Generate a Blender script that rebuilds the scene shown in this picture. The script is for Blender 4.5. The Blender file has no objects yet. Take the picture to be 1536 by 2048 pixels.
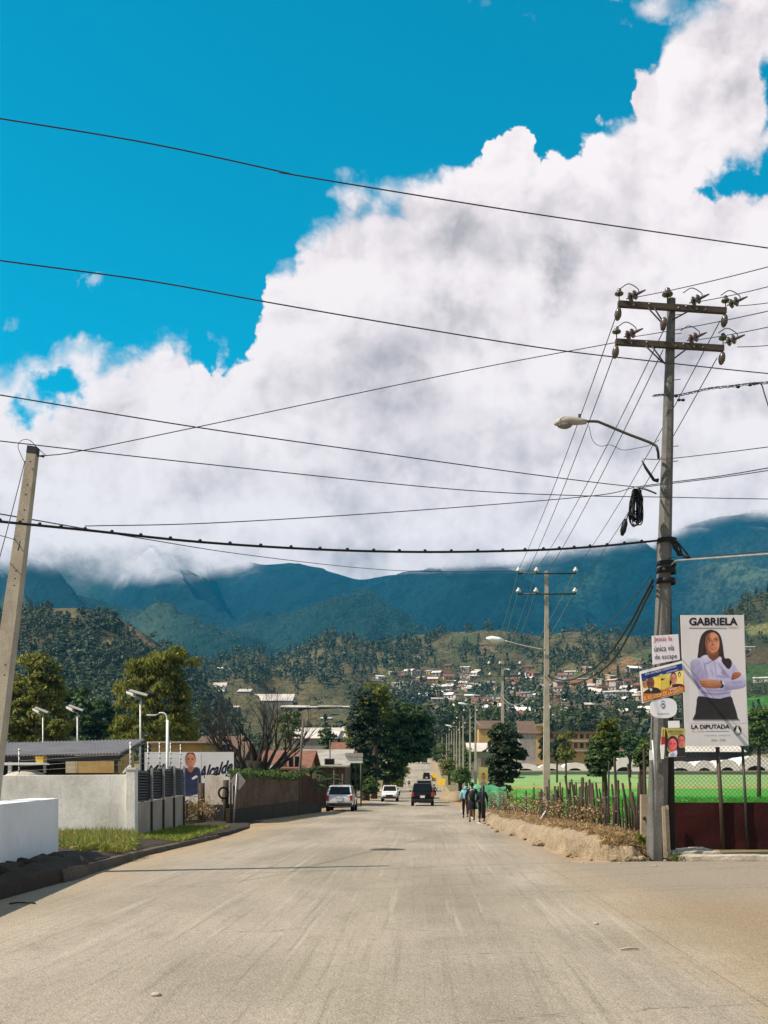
import bpy, bmesh, math, random
import numpy as np
from mathutils import Vector, Matrix, noise as mnoise
from mathutils.geometry import tessellate_polygon
S = bpy.context.scene
C = S.collection
# ------------------------------------------------------------------ camera, sky, sun, exposure
F, CX, CY, EYE = 2200.0, 845.0, 1572.0, 1.6      # a level camera with a shifted lens, 1.6 m above the road
cam_d = bpy.data.cameras.new('camera'); cam = bpy.data.objects.new('camera', cam_d); C.objects.link(cam)
cam_d.sensor_fit = 'VERTICAL'; cam_d.sensor_height = 36.0; cam_d.lens = 36.0 * F / 2048
cam_d.shift_x = (768 - CX) / 2048; cam_d.shift_y = (CY - 1024) / 2048
cam_d.clip_start = 0.1; cam_d.clip_end = 30000
cam.location = (0, 0, EYE); cam.rotation_euler = (math.pi / 2, 0, 0)
S.camera = cam
TOSUN = Vector((-0.62, -0.20, 0.76)).normalized()
sun_d = bpy.data.lights.new('sun', 'SUN'); sun_d.energy = 5.0; sun_d.angle = math.radians(0.5); sun_d.color = (1.0, 0.90, 0.75)
sun = bpy.data.objects.new('sun', sun_d); C.objects.link(sun)
sun.rotation_euler = TOSUN.to_track_quat('Z', 'Y').to_euler(); sun.location = (-40, -10, 60)
S.view_settings.view_transform = 'Standard'; S.view_settings.look = 'None'
S.view_settings.exposure = 0.55; S.view_settings.gamma = 1.0
S.cycles.max_bounces = 8; S.cycles.volume_bounces = 0; S.cycles.transparent_max_bounces = 24
S.cycles.sample_clamp_indirect = 6.0

class N:
    """small helper round a node tree"""
    def __init__(s, nt): s.nt = nt
    def n(s, t, **kw):
        nd = s.nt.nodes.new(t)
        for k, v in kw.items():
            if k.startswith('i_'):
                key = k[2:]; key = int(key) if key.isdigit() else key.replace('_', ' ')
                nd.inputs[key].default_value = v
            else: setattr(nd, k, v)
        return nd
    def l(s, a, b): s.nt.links.new(a, b)
    def val(s, sock, v):
        if hasattr(v, 'is_linked') or hasattr(v, 'links'): s.l(v, sock)
        else: sock.default_value = v
    def m(s, op, a, b=0.0, c=0.0, clamp=False):
        nd = s.nt.nodes.new('ShaderNodeMath'); nd.operation = op; nd.use_clamp = clamp
        s.val(nd.inputs[0], a); s.val(nd.inputs[1], b); s.val(nd.inputs[2], c)
        return nd.outputs[0]
    def vm(s, op, a, b=(0, 0, 0), sc=None):
        nd = s.nt.nodes.new('ShaderNodeVectorMath'); nd.operation = op
        s.val(nd.inputs[0], a); s.val(nd.inputs[1], b)
        if sc is not None: s.val(nd.inputs['Scale'], sc)
        return nd.outputs['Value'] if op in ('LENGTH', 'DOT_PRODUCT', 'DISTANCE') else nd.outputs[0]
    def ss(s, x, lo, hi, a=0.0, b=1.0):
        nd = s.nt.nodes.new('ShaderNodeMapRange'); nd.interpolation_type = 'SMOOTHSTEP'
        s.val(nd.inputs[0], x); s.val(nd.inputs[1], lo); s.val(nd.inputs[2], hi); s.val(nd.inputs[3], a); s.val(nd.inputs[4], b)
        return nd.outputs[0]
    def mix(s, f, a, b, mode='MIX'):
        nd = s.nt.nodes.new('ShaderNodeMix'); nd.data_type = 'RGBA'; nd.blend_type = mode
        s.val(nd.inputs['Factor'], f)
        for sock, v in ((nd.inputs[6], a), (nd.inputs[7], b)):
            s.val(sock, tuple(v) + (1,) if isinstance(v, (tuple, list)) and len(v) == 3 else v)
        return nd.outputs[2]
    def noise(s, vec, scale, detail=3, rough=.5, dim='3D', dist=0.0):
        nd = s.nt.nodes.new('ShaderNodeTexNoise'); nd.noise_dimensions = dim
        if vec is not None: s.l(vec, nd.inputs['Vector'])
        nd.inputs['Scale'].default_value = scale; nd.inputs['Detail'].default_value = detail
        nd.inputs['Roughness'].default_value = rough; nd.inputs['Distortion'].default_value = dist
        return nd

# the sky: NISHITA blue plus broken cumulus, both by direction only
world = bpy.data.worlds.new('World'); S.world = world; world.use_nodes = True
nt = world.node_tree; nt.nodes.clear(); w = N(nt)
gb = bpy.data.node_groups.new('cloud_billow', 'ShaderNodeTree')
gb.interface.new_socket('P', in_out='INPUT', socket_type='NodeSocketVector')
gb.interface.new_socket('B', in_out='OUTPUT', socket_type='NodeSocketFloat')
g = N(gb); gi = gb.nodes.new('NodeGroupInput'); go = gb.nodes.new('NodeGroupOutput')
wn = g.noise(gi.outputs[0], 5.0, 3, .5, '2D')
wv = g.vm('SCALE', g.vm('SUBTRACT', wn.outputs['Color'], (.5, .5, .5)), sc=.06)
pw = g.vm('ADD', gi.outputs[0], wv)
acc = None
for sc_, am in ((4.2, .50), (9.5, .30), (22.0, .15), (50.0, .06), (110.0, .03)):
    o = g.m('ABSOLUTE', g.m('MULTIPLY', g.m('SUBTRACT', g.noise(pw, sc_, 1.0, .5, '2D').outputs[0], .5), 4.0))
    o = g.m('MULTIPLY', g.m('MINIMUM', o, 1.2), am)
    acc = o if acc is None else g.m('ADD', acc, o)
g.l(acc, go.inputs[0])
tc = w.n('ShaderNodeTexCoord'); sx = w.n('ShaderNodeSeparateXYZ'); w.l(tc.outputs['Generated'], sx.inputs[0])
ay = w.m('MAXIMUM', w.m('ABSOLUTE', sx.outputs[1]), .06)
U = w.m('ADD', w.m('MULTIPLY', w.m('DIVIDE', sx.outputs[0], ay), F / 1000), CX / 1000)
V = w.m('SUBTRACT', CY / 1000, w.m('MULTIPLY', w.m('DIVIDE', sx.outputs[2], ay), F / 1000))
cp = w.n('ShaderNodeCombineXYZ'); w.l(U, cp.inputs[0]); w.l(V, cp.inputs[1]); P0 = cp.outputs[0]
def billow(vec):
    nd = w.n('ShaderNodeGroup'); nd.node_tree = gb; w.l(vec, nd.inputs[0]); return nd.outputs[0]
B1 = billow(P0)
B2 = billow(w.vm('ADD', P0, (-.020, -.026, 0)))
B3 = billow(w.vm('ADD', P0, (-.006, -.008, 0)))
fb = w.noise(P0, 7.0, 9, .62, '2D')
fbc = w.m('SUBTRACT', fb.outputs[0], .5)
wl = w.noise(P0, 9.0, 4, .55, '2D')
Uw = w.m('ADD', U, w.m('MULTIPLY', w.m('SUBTRACT', wl.outputs[0], .5), .10))
Un = w.m('DIVIDE', w.m('ADD', Uw, .5), 2.6, clamp=True)
fc = w.n('ShaderNodeFloatCurve'); cu = fc.mapping.curves[0]
edge = [(-500, 560), (-100, 700), (0, 690), (90, 672), (170, 692), (225, 668), (300, 665), (350, 655), (400, 695), (450, 712), (505, 712), (524, 668), (534, 560), (552, 528), (590, 496),
        (604, 440), (640, 415), (720, 372), (780, 380), (840, 345), (930, 312), (985, 268), (1040, 262), (1130, 298), (1165, 262), (1235, 225), (1275, 140), (1310, 75), (1350, 20), (1450, -80), (1700, -300), (2100, -420)]
pts = [((x + 500) / 2600, (v + 500) / 1500) for x, v in edge]
while len(cu.points) < len(pts): cu.points.new(.5, .5)
for p, (a, b) in zip(cu.points, pts): p.location = (a, b); p.handle_type = 'AUTO_CLAMPED'
fc.mapping.update(); w.l(Un, fc.inputs['Value'])
Vb = w.m('SUBTRACT', w.m('MULTIPLY', fc.outputs[0], 1.5), .5)
d = w.m('SUBTRACT', V, Vb)
bw = w.n('ShaderNodeSeparateXYZ'); w.l(w.vm('ADD', P0, w.vm('SCALE', w.vm('SUBTRACT', w.noise(P0, 14.0, 5, .6, '2D').outputs['Color'], (.5, .5, .5)), sc=.09)), bw.inputs[0])
def blob(cx, cy, rx, ry, k=1.0):
    a = w.m('DIVIDE', w.m('SUBTRACT', bw.outputs[0], cx / 1000), rx / 1000); b = w.m('DIVIDE', w.m('SUBTRACT', bw.outputs[1], cy / 1000), ry / 1000)
    r2 = w.m('ADD', w.m('MULTIPLY', a, a), w.m('MULTIPLY', b, b))
    return w.m('MULTIPLY', w.m('EXPONENT', w.m('MULTIPLY', r2, -1.0)), k)
dd = d
for args in ((112, 775, 62, 40, .20), (62, 822, 50, 24, .13), (1490, 362, 95, 34, .17), (1560, 335, 44, 44, .19), (1538, 190, 22, 100, .145), (1412, 385, 44, 24, .15)):   # blue gaps
    dd = w.m('MINIMUM', dd, w.m('SUBTRACT', .13, blob(*args)))
for args in ((1330, 10, 110, 60, .205), (1210, 0, 60, 26, .16), (955, 8, 40, 28, .165), (188, 562, 42, 24, .160), (272, 570, 38, 24, .145), (1070, 40, 36, 28, .14), (24, 645, 34, 26, .16)):  # wisps
    dd = w.m('MAXIMUM', dd, w.m('SUBTRACT', blob(*args), .12))
dens = w.m('ADD', dd, w.m('ADD', w.m('MULTIPLY', w.m('SUBTRACT', B1, .42), .10), w.m('MULTIPLY', fbc, .085)))
soft = w.m('ADD', .008, w.m('MULTIPLY', w.ss(w.noise(P0, 3.3, 2, .5, '2D').outputs[0], .35, .75), .07))
for args in ((112, 790, 130, 100, .12), (1480, 340, 140, 120, .10), (1310, 10, 170, 90, .14), (955, 8, 60, 50, .12), (188, 562, 60, 40, .12), (272, 570, 60, 40, .12), (1070, 40, 60, 50, .12), (20, 640, 50, 40, .10), (230, 690, 120, 60, .04)): soft = w.m('ADD', soft, blob(*args))
mask = w.ss(dens, 0.0, soft)
deep = w.ss(dens, .0, .16)
# relief inside the cloud: billows brighter towards the sun, grey where it is thick
rel = w.m('ADD', w.m('MULTIPLY', w.m('SUBTRACT', B1, B2), .60), w.m('MULTIPLY', w.m('SUBTRACT', B1, B3), .22))
rel = w.m('MULTIPLY', rel, w.m('ADD', .26, w.m('MULTIPLY', w.ss(dens, .03, .26, 1.0, 0.0), .74)))
PL = w.vm('SCALE', P0, sc=.46)
BL = w.m('SUBTRACT', billow(PL), billow(w.vm('ADD', PL, (-.020, -.028, 0))))
rel = w.m('ADD', rel, w.m('MULTIPLY', BL, .50))
lowg = w.noise(P0, 3.4, 6, .55, '2D', .3)
grey = w.m('MULTIPLY', w.ss(lowg.outputs[0], .46, .74), .52)
grey = w.m('ADD', grey, w.m('MULTIPLY', w.ss(w.noise(P0, 8.5, 7, .58, '2D', .2).outputs[0], .48, .75), .26))
for args in ((800, 800, 150, 95, .62), (740, 700, 90, 60, .30), (940, 640, 120, 60, .45), (1200, 575, 130, 55, .36), (860, 500, 110, 45, .18), (470, 960, 130, 45, .36), (170, 860, 110, 40, .22), (900, 905, 150, 50, .34), (1180, 800, 110, 70, .24),
             (1380, 60, 100, 50, .34), (650, 790, 120, 60, .16), (1250, 400, 90, 40, .10), (860, 1100, 300, 50, .20), (1350, 1000, 330, 50, .14)):
    grey = w.m('ADD', grey, blob(*args))
grey = w.m('MULTIPLY', grey, w.m('ADD', .35, w.m('MULTIPLY', deep, .65)))
grey = w.m('MULTIPLY', grey, w.m('ADD', .30, w.m('MULTIPLY', fb.outputs[0], 1.5)))
fine = w.m('MULTIPLY', fbc, .34)
t = w.m('SUBTRACT', w.m('ADD', w.m('ADD', .99, rel), fine), grey, clamp=True)
cr = w.n('ShaderNodeValToRGB'); w.l(t, cr.inputs[0]); el = cr.color_ramp.elements
el[0].position = 0.0; el[0].color = (3.6, 3.2, 3.25, 1); el[1].position = 1.0; el[1].color = (7.5, 6.75, 6.65, 1)
e = el.new(.45); e.color = (5.5, 4.85, 4.9, 1); e = el.new(.75); e.color = (6.8, 6.0, 6.0, 1)
sky = w.n('ShaderNodeTexSky', sky_type='NISHITA'); sky.sun_disc = False
sky.sun_elevation = math.asin(TOSUN.z); sky.sun_rotation = math.atan2(TOSUN.x, TOSUN.y)
sky.altitude = 1200; sky.air_density = 1.0; sky.dust_density = .3; sky.ozone_density = 3.0
tint = w.mix(1.0, sky.outputs[0], SKYTINT if 'SKYTINT' in globals() else (0.0, 1.34, 1.22), 'MULTIPLY')
# unseen broken cloud added overhead and behind, to whiten the fill light
ov = w.noise(tc.outputs['Generated'], 3.2, 7, .58)
hi_ = w.m('MAXIMUM', w.ss(sx.outputs[2], .62, .74), w.ss(sx.outputs[1], .25, -.1))
om = w.m('MULTIPLY', w.ss(ov.outputs[0], .42, .56), hi_)
allsky = w.mix(mask, tint, cr.outputs[0])
allsky = w.mix(om, allsky, (3.6, 3.2, 3.0))
bg = w.n('ShaderNodeBackground', i_Strength=.1); w.l(allsky, bg.inputs[0])
out = w.n('ShaderNodeOutputWorld'); w.l(bg.outputs[0], out.inputs[0])
world.cycles.sampling_method = 'MANUAL'; world.cycles.sample_map_resolution = 512

# ------------------------------------------------------------------ helpers
def W(px, py, D): return Vector(((px - CX) / F * D, D, EYE - (py - CY) / F * D))
def srgb(r, g, b):
    f = lambda c: ((c / 255 + .055) / 1.055) ** 2.4 if c > 10 else c / 255 / 12.92
    return (f(r), f(g), f(b))
def smooth(pts, k=6, closed=False):
    """Catmull-Rom through the points"""
    P = [Vector(p) for p in pts]; n = len(P); out = []
    rng = range(n if closed else n - 1)
    for i in rng:
        p1, p2 = P[i], P[(i + 1) % n]
        p0 = P[i - 1] if (i > 0 or closed) else p1 * 2 - p2
        p3 = P[(i + 2) % n] if (i + 2 < n or closed) else p2 * 2 - p1
        for j in range(k):
            t = j / k
            out.append(.5 * ((2 * p1) + (p2 - p0) * t + (2 * p0 - 5 * p1 + 4 * p2 - p3) * t * t + (3 * p1 - p0 - 3 * p2 + p3) * t ** 3))
    if not closed: out.append(P[-1])
    return out
def fill_mat(name, col, rough=.8, var=.25, scale=3.0, col2=None, metal=0.0, bump=0.0, bscale=20.0, spec=.3, streak=0.0, coat=0.0, fine=0.0, stretch=None, amt=1.0):
    """a principled surface with two scales of colour variation and an optional bump"""
    m = bpy.data.materials.new(name); m.use_nodes = True; t = m.node_tree; h = N(t); b = t.nodes['Principled BSDF']
    tcn = h.n('ShaderNodeTexCoord'); vec = tcn.outputs['Object']
    if stretch: mp = h.n('ShaderNodeMapping'); mp.inputs['Scale'].default_value = stretch; h.l(vec, mp.inputs[0]); vec = mp.outputs[0]
    n1 = h.noise(vec, scale, 6, .6)
    c2 = col2 or tuple(c * (1 - var) for c in col)
    c = h.mix(h.ss(n1.outputs[0], .36, .66, 0, amt), col, c2)
    if fine:
        n2 = h.noise(vec, scale * 14, 3, .6)
        c = h.mix(fine, c, h.mix(h.ss(n2.outputs[0], .3, .7), tuple(x * .45 for x in col), tuple(min(1, x * 1.4) for x in col)))
    if streak:
        mp = h.n('ShaderNodeMapping'); mp.inputs['Scale'].default_value = (6, 6, .5); h.l(tcn.outputs['Object'], mp.inputs[0])
        n3 = h.noise(mp.outputs[0], 2.0, 5, .65)
        c = h.mix(h.ss(n3.outputs[0], .52, .8, 0, streak), c, tuple(x * .38 for x in col))
    h.l(c, b.inputs['Base Color'])
    b.inputs['Roughness'].default_value = rough; b.inputs['Metallic'].default_value = metal; b.inputs['Specular IOR Level'].default_value = spec
    b.inputs['Coat Weight'].default_value = coat
    if bump:
        n4 = h.noise(vec, bscale, 5, .6); bp = h.n('ShaderNodeBump'); bp.inputs['Strength'].default_value = bump; bp.inputs['Distance'].default_value = .02
        h.l(n4.outputs[0], bp.inputs['Height']); h.l(bp.outputs[0], b.inputs['Normal'])
    return m
def leaf_mat(name, a, b, c=None, trans=.3, nscale=.7):
    m = bpy.data.materials.new(name); m.use_nodes = True; t = m.node_tree; h = N(t); p = t.nodes['Principled BSDF']
    ge = h.n('ShaderNodeNewGeometry'); tcn = h.n('ShaderNodeTexCoord')
    n1 = h.noise(tcn.outputs['Object'], nscale, 3, .6)
    col = h.mix(h.ss(n1.outputs[0], .35, .65), a, b)
    col = h.mix(h.ss(ge.outputs['Random Per Island'], .55, 1.0), col, c or tuple(min(1, x * 1.7) for x in b))
    h.l(col, p.inputs['Base Color']); p.inputs['Roughness'].default_value = .65; p.inputs['Specular IOR Level'].default_value = .25
    tr = h.n('ShaderNodeBsdfTranslucent'); h.l(col, tr.inputs[0])
    mx = h.n('ShaderNodeMixShader'); mx.inputs[0].default_value = trans
    h.l(p.outputs[0], mx.inputs[1]); h.l(tr.outputs[0], mx.inputs[2]); h.l(mx.outputs[0], t.nodes['Material Output'].inputs[0])
    return m
def prop(o, label=None, cat=None, group=None, kind=None):
    for k, v in (('label', label), ('category', cat), ('group', group), ('kind', kind)):
        if v: o[k] = v
    return o
def thing(name, label, cat, loc=(0, 0, 0), rz=0.0, group=None):
    o = bpy.data.objects.new(name, None); C.objects.link(o); o.location = loc; o.rotation_euler = (0, 0, rz); o.empty_display_size = .3
    return prop(o, label, cat, group)
def copy_tree(o, parent=None):
    c = o.copy(); C.objects.link(c)
    if parent: c.parent = parent
    for ch in list(o.children): copy_tree(ch, c)
    return c
class MB:
    def __init__(s): s.v = []; s.f = []; s.mi = []; s.sm = []; s.mats = []; s.cur = 0; s.M = None; s.smooth = False
    def mat(s, m):
        if m not in s.mats: s.mats.append(m)
        s.cur = s.mats.index(m); return s
    def add(s, vs, fs, sm=None):
        b = len(s.v)
        for p in vs:
            p = Vector(p); s.v.append(tuple(s.M @ p) if s.M else tuple(p))
        for f in fs: s.f.append([b + i for i in f]); s.mi.append(s.cur); s.sm.append(s.smooth if sm is None else sm)
        return s
    def box(s, c, d, R=None, taper=1.0):
        x, y, z = (k / 2 for k in d); c = Vector(c); vs = []
        for sz in (-1, 1):
            k = taper if sz > 0 else 1
            for sx_, sy in ((-1, -1), (1, -1), (1, 1), (-1, 1)):
                p = Vector((sx_ * x * k, sy * y * k, sz * z)); vs.append(c + (R @ p if R else p))
        return s.add(vs, [(3, 2, 1, 0), (4, 5, 6, 7), (0, 1, 5, 4), (1, 2, 6, 5), (2, 3, 7, 6), (3, 0, 4, 7)], False)
    def poly(s, pts, flip=False):
        n = len(pts); return s.add(pts, [tuple(range(n))[::-1] if flip else tuple(range(n))], False)
    def prism(s, poly, z0, z1):
        n = len(poly); z0 = z0 if hasattr(z0, '__len__') else [z0] * n; z1 = z1 if hasattr(z1, '__len__') else [z1] * n
        vs = [(p[0], p[1], z0[i]) for i, p in enumerate(poly)] + [(p[0], p[1], z1[i]) for i, p in enumerate(poly)]
        return s.add(vs, [tuple(range(n))[::-1], tuple(range(n, 2 * n))] + [(i, (i + 1) % n, n + (i + 1) % n, n + i) for i in range(n)], False)
    def slab(s, pts, dv):
        """polygon pts thickened by the vector dv"""
        n = len(pts); dv = Vector(dv); a = [Vector(p) for p in pts]
        return s.add(a + [p + dv for p in a], [tuple(range(n)), tuple(range(n, 2 * n))[::-1]] + [(i, n + i, n + (i + 1) % n, (i + 1) % n) for i in range(n)], False)
    def tube(s, pts, r, n=6, cap=True, sm=True, rot=0.0):
        P = [Vector(p) for p in pts]; k = len(P); R = r if hasattr(r, '__len__') else [r] * k
        vs = []; up = None
        for i in range(k):
            d_ = (P[min(i + 1, k - 1)] - P[max(i - 1, 0)])
            d_ = d_.normalized() if d_.length > 1e-9 else Vector((0, 0, 1))
            if up is None: up = d_.cross(Vector((0, 1, 0)) if abs(d_.y) < .9 else Vector((1, 0, 0))).normalized()
            up = (up - d_ * up.dot(d_)); up = up.normalized() if up.length > 1e-6 else d_.orthogonal().normalized()
            q = d_.cross(up)
            for j in range(n):
                a = rot + 2 * math.pi * j / n; vs.append(P[i] + (up * math.cos(a) + q * math.sin(a)) * R[i])
        fs = [(i * n + j, i * n + (j + 1) % n, (i + 1) * n + (j + 1) % n, (i + 1) * n + j) for i in range(k - 1) for j in range(n)]
        s.add(vs, fs, sm)
        if cap:
            b = len(s.v) - len(vs)
            s.f.append([b + j for j in range(n)][::-1]); s.f.append([b + (k - 1) * n + j for j in range(n)])
            s.mi += [s.cur] * 2; s.sm += [False] * 2
        return s
    def lathe(s, prof, c=(0, 0, 0), axis=(0, 0, 1), n=12, sm=True):
        ax = Vector(axis).normalized(); u = ax.orthogonal().normalized(); q = ax.cross(u); c = Vector(c); vs = []
        for r, z in prof:
            for j in range(n):
                a = 2 * math.pi * j / n; vs.append(c + ax * z + (u * math.cos(a) + q * math.sin(a)) * max(r, 1e-4))
        k = len(prof)
        fs = [(i * n + j, i * n + (j + 1) % n, (i + 1) * n + (j + 1) % n, (i + 1) * n + j) for i in range(k - 1) for j in range(n)]
        return s.add(vs, fs, sm)
    def ball(s, c, r, n=10, m=7):
        r = Vector(r) if hasattr(r, '__len__') else Vector((r, r, r)); c = Vector(c); vs = []; fs = []
        for i in range(m + 1):
            a = math.pi * i / m
            for j in range(n):
                b = 2 * math.pi * j / n; vs.append(c + Vector((r.x * math.sin(a) * math.cos(b), r.y * math.sin(a) * math.sin(b), -r.z * math.cos(a))))
        for i in range(m):
            for j in range(n): fs.append((i * n + j, i * n + (j + 1) % n, (i + 1) * n + (j + 1) % n, (i + 1) * n + j))
        return s.add(vs, fs, True)
    def build(s, name, parent=None, mat=None, loc=None, bevel=0.0):
        me = bpy.data.meshes.new(name); me.from_pydata(s.v, [], s.f)
        for m in ([mat] if mat else s.mats): me.materials.append(m)
        if not mat and len(s.mats) > 1: me.polygons.foreach_set('material_index', s.mi)
        me.polygons.foreach_set('use_smooth', s.sm)
        me.update(); o = bpy.data.objects.new(name, me); C.objects.link(o)
        if parent: o.parent = parent
        if loc is not None: o.location = loc
        if bevel:
            b = o.modifiers.new('bevel', 'BEVEL'); b.width = bevel; b.segments = 2; b.limit_method = 'ANGLE'
        return o
def np_mesh(name, verts, quads, mat, parent=None, loc=None, attr=None, smooth_=False):
    me = bpy.data.meshes.new(name); verts = np.asarray(verts, np.float32); quads = np.asarray(quads, np.int32); k = quads.shape[1]
    me.vertices.add(len(verts)); me.vertices.foreach_set('co', verts.ravel())
    me.loops.add(quads.size); me.loops.foreach_set('vertex_index', quads.ravel())
    me.polygons.add(len(quads)); me.polygons.foreach_set('loop_start', np.arange(0, quads.size, k, dtype=np.int32))
    me.polygons.foreach_set('loop_total', np.full(len(quads), k, np.int32))
    if smooth_: me.polygons.foreach_set('use_smooth', np.ones(len(quads), bool))
    if attr is not None:
        for an, av in attr.items():
            if av.ndim == 2: me.color_attributes.new(an, 'FLOAT_COLOR', 'POINT').data.foreach_set('color', av.astype(np.float32).ravel())
            else: me.attributes.new(an, 'FLOAT', 'POINT').data.foreach_set('value', av.astype(np.float32))
    for m_ in (mat if isinstance(mat, (list, tuple)) else [mat]): me.materials.append(m_)
    me.update(); me.validate(); o = bpy.data.objects.new(name, me); C.objects.link(o)
    if parent: o.parent = parent
    if loc is not None: o.location = loc
    return o
def leafquads(cen, L, Wd, nrm, rng, droop=None):
    """rhombic leaves at cen with normals near nrm"""
    n = len(cen); r = rng.normal(size=(n, 3)); t = np.cross(nrm, r)
    if droop is not None: t = t * (1 - droop) + np.array([0, 0, -1.0]) * droop * np.linalg.norm(t, axis=1, keepdims=True)
    t /= np.linalg.norm(t, axis=1, keepdims=True) + 1e-9
    b = np.cross(nrm, t); b /= np.linalg.norm(b, axis=1, keepdims=True) + 1e-9
    L = np.broadcast_to(L, n)[:, None]; Wd = np.broadcast_to(Wd, n)[:, None]
    v = np.stack([cen - t * L / 2, cen + b * Wd / 2 - t * L * .08, cen + t * L / 2, cen - b * Wd / 2 - t * L * .08], 1).reshape(-1, 3)
    return v, np.arange(4 * n).reshape(n, 4)
def inpoly(x, y, poly):
    x = np.asarray(x); y = np.asarray(y); c = np.zeros(x.shape, bool); n = len(poly)
    for i in range(n):
        x1, y1 = poly[i]; x2, y2 = poly[i - 1]
        c ^= ((y1 > y) != (y2 > y)) & (x < (x2 - x1) * (y - y1) / (y2 - y1 + 1e-12) + x1)
    return c
def crown_pts(poly, D, ncl, clr, nl, seed, thick=.85, flat=.8):
    """leaf centres and outward normals of a crown whose front outline is poly (photo pixels) at depth D"""
    rng = np.random.default_rng(seed); P = np.array(poly, float)
    lo, hi = P.min(0), P.max(0); cs = []
    while len(cs) < ncl:
        q = rng.uniform(lo, hi, (4000, 2)); q = q[inpoly(q[:, 0], q[:, 1], poly)]; cs.extend(q.tolist())
    cs = np.array(cs[:ncl])
    rows = np.linspace(lo[1], hi[1], 60); xs = np.linspace(lo[0], hi[0], 120); ext = []
    for r_ in rows:
        m_ = inpoly(xs, np.full_like(xs, r_), poly); ext.append((xs[m_].min(), xs[m_].max()) if m_.any() else (xs.mean(), xs.mean()))
    ext = np.array(ext); a = np.interp(cs[:, 1], rows, ext[:, 0]); b = np.interp(cs[:, 1], rows, ext[:, 1])
    hw = np.maximum((b - a) / 2, 1.0); u = (cs[:, 0] - (a + b) / 2) / hw
    half = np.sqrt(np.clip(1 - u * u, 0.03, 1)) * hw / F * D * thick
    y = rng.uniform(-1, 1, ncl) * half; dep = D + y
    ctr = np.stack([(cs[:, 0] - CX) / F * D, dep, EYE - (cs[:, 1] - CY) / F * D], 1)
    d_ = rng.normal(size=(ncl, nl, 3)); d_ /= np.linalg.norm(d_, axis=2, keepdims=True); d_[:, :, 2] = np.abs(d_[:, :, 2]) * .9 - .2
    rad = clr * rng.uniform(.55, 1.25, (ncl, 1, 1)) * np.cbrt(rng.uniform(.25, 1, (ncl, nl, 1)))
    pts = ctr[:, None, :] + d_ * rad * np.array([1, 1, flat]); nr = d_ + rng.normal(scale=.45, size=d_.shape); nr[:, :, 2] += .35
    nr /= np.linalg.norm(nr, axis=2, keepdims=True)
    return pts.reshape(-1, 3), nr.reshape(-1, 3), ctr, rng
def tree_outline(name, label, cat, poly, D, leafm, barkm, trunk, ncl=90, clr=.8, nl=60, ls=.32, lw=.18, seed=1, droop=None, group=None, flat=.8, limbs=10, thick=.85):
    """trunk: list of (px,row,radius m) from the ground up; crown leaves fill the outline"""
    base = W(trunk[0][0], trunk[0][1], D)
    t = thing(name, label, cat, base, 0, group)
    pts, nr, ctr, rng = crown_pts(poly, D, ncl, clr, nl, seed, thick, flat)
    v, q = leafquads(pts, ls * rng.uniform(.6, 1.4, len(pts)), lw * rng.uniform(.6, 1.4, len(pts)), nr, rng, droop)
    np_mesh('crown', v - np.array(base), q, leafm, t)
    mb = MB(); tp = [W(a, b, D) - base for a, b, r in trunk]; tr = [r for a, b, r in trunk]
    mb.tube(smooth(tp, 4), list(np.interp(np.linspace(0, len(tr) - 1, (len(tp) - 1) * 4 + 1), range(len(tr)), tr)), 8)
    top = tp[-1]
    for i in rng.choice(len(ctr), min(limbs, len(ctr)), replace=False):
        e = Vector(ctr[i]) - base; st = tp[0].lerp(top, rng.uniform(.55, 1.0)) if len(tp) < 3 else Vector(tp[-2]).lerp(top, rng.uniform(.2, 1))
        mid = st.lerp(e, .5) + Vector((0, 0, (e - st).length * .12)); mb.tube([st, mid, e], [tr[-1] * .7, tr[-1] * .42, tr[-1] * .15], 5)
    mb.build('trunk', t, barkm)
    return t
def text_mesh(s, bold=0.0, shear=0.0):
    cu_ = bpy.data.curves.new('lettering', 'FONT'); cu_.body = s; cu_.offset = bold; cu_.shear = shear; cu_.resolution_u = 3
    o = bpy.data.objects.new('lettering', cu_); C.objects.link(o); bpy.context.view_layer.update()
    me = bpy.data.meshes.new_from_object(o.evaluated_get(bpy.context.evaluated_depsgraph_get()))
    vs = [v.co.copy() for v in me.vertices]; fs = [list(p.vertices) for p in me.polygons]
    bpy.data.objects.remove(o); bpy.data.curves.remove(cu_); bpy.data.meshes.remove(me)
    return vs, fs
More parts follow.
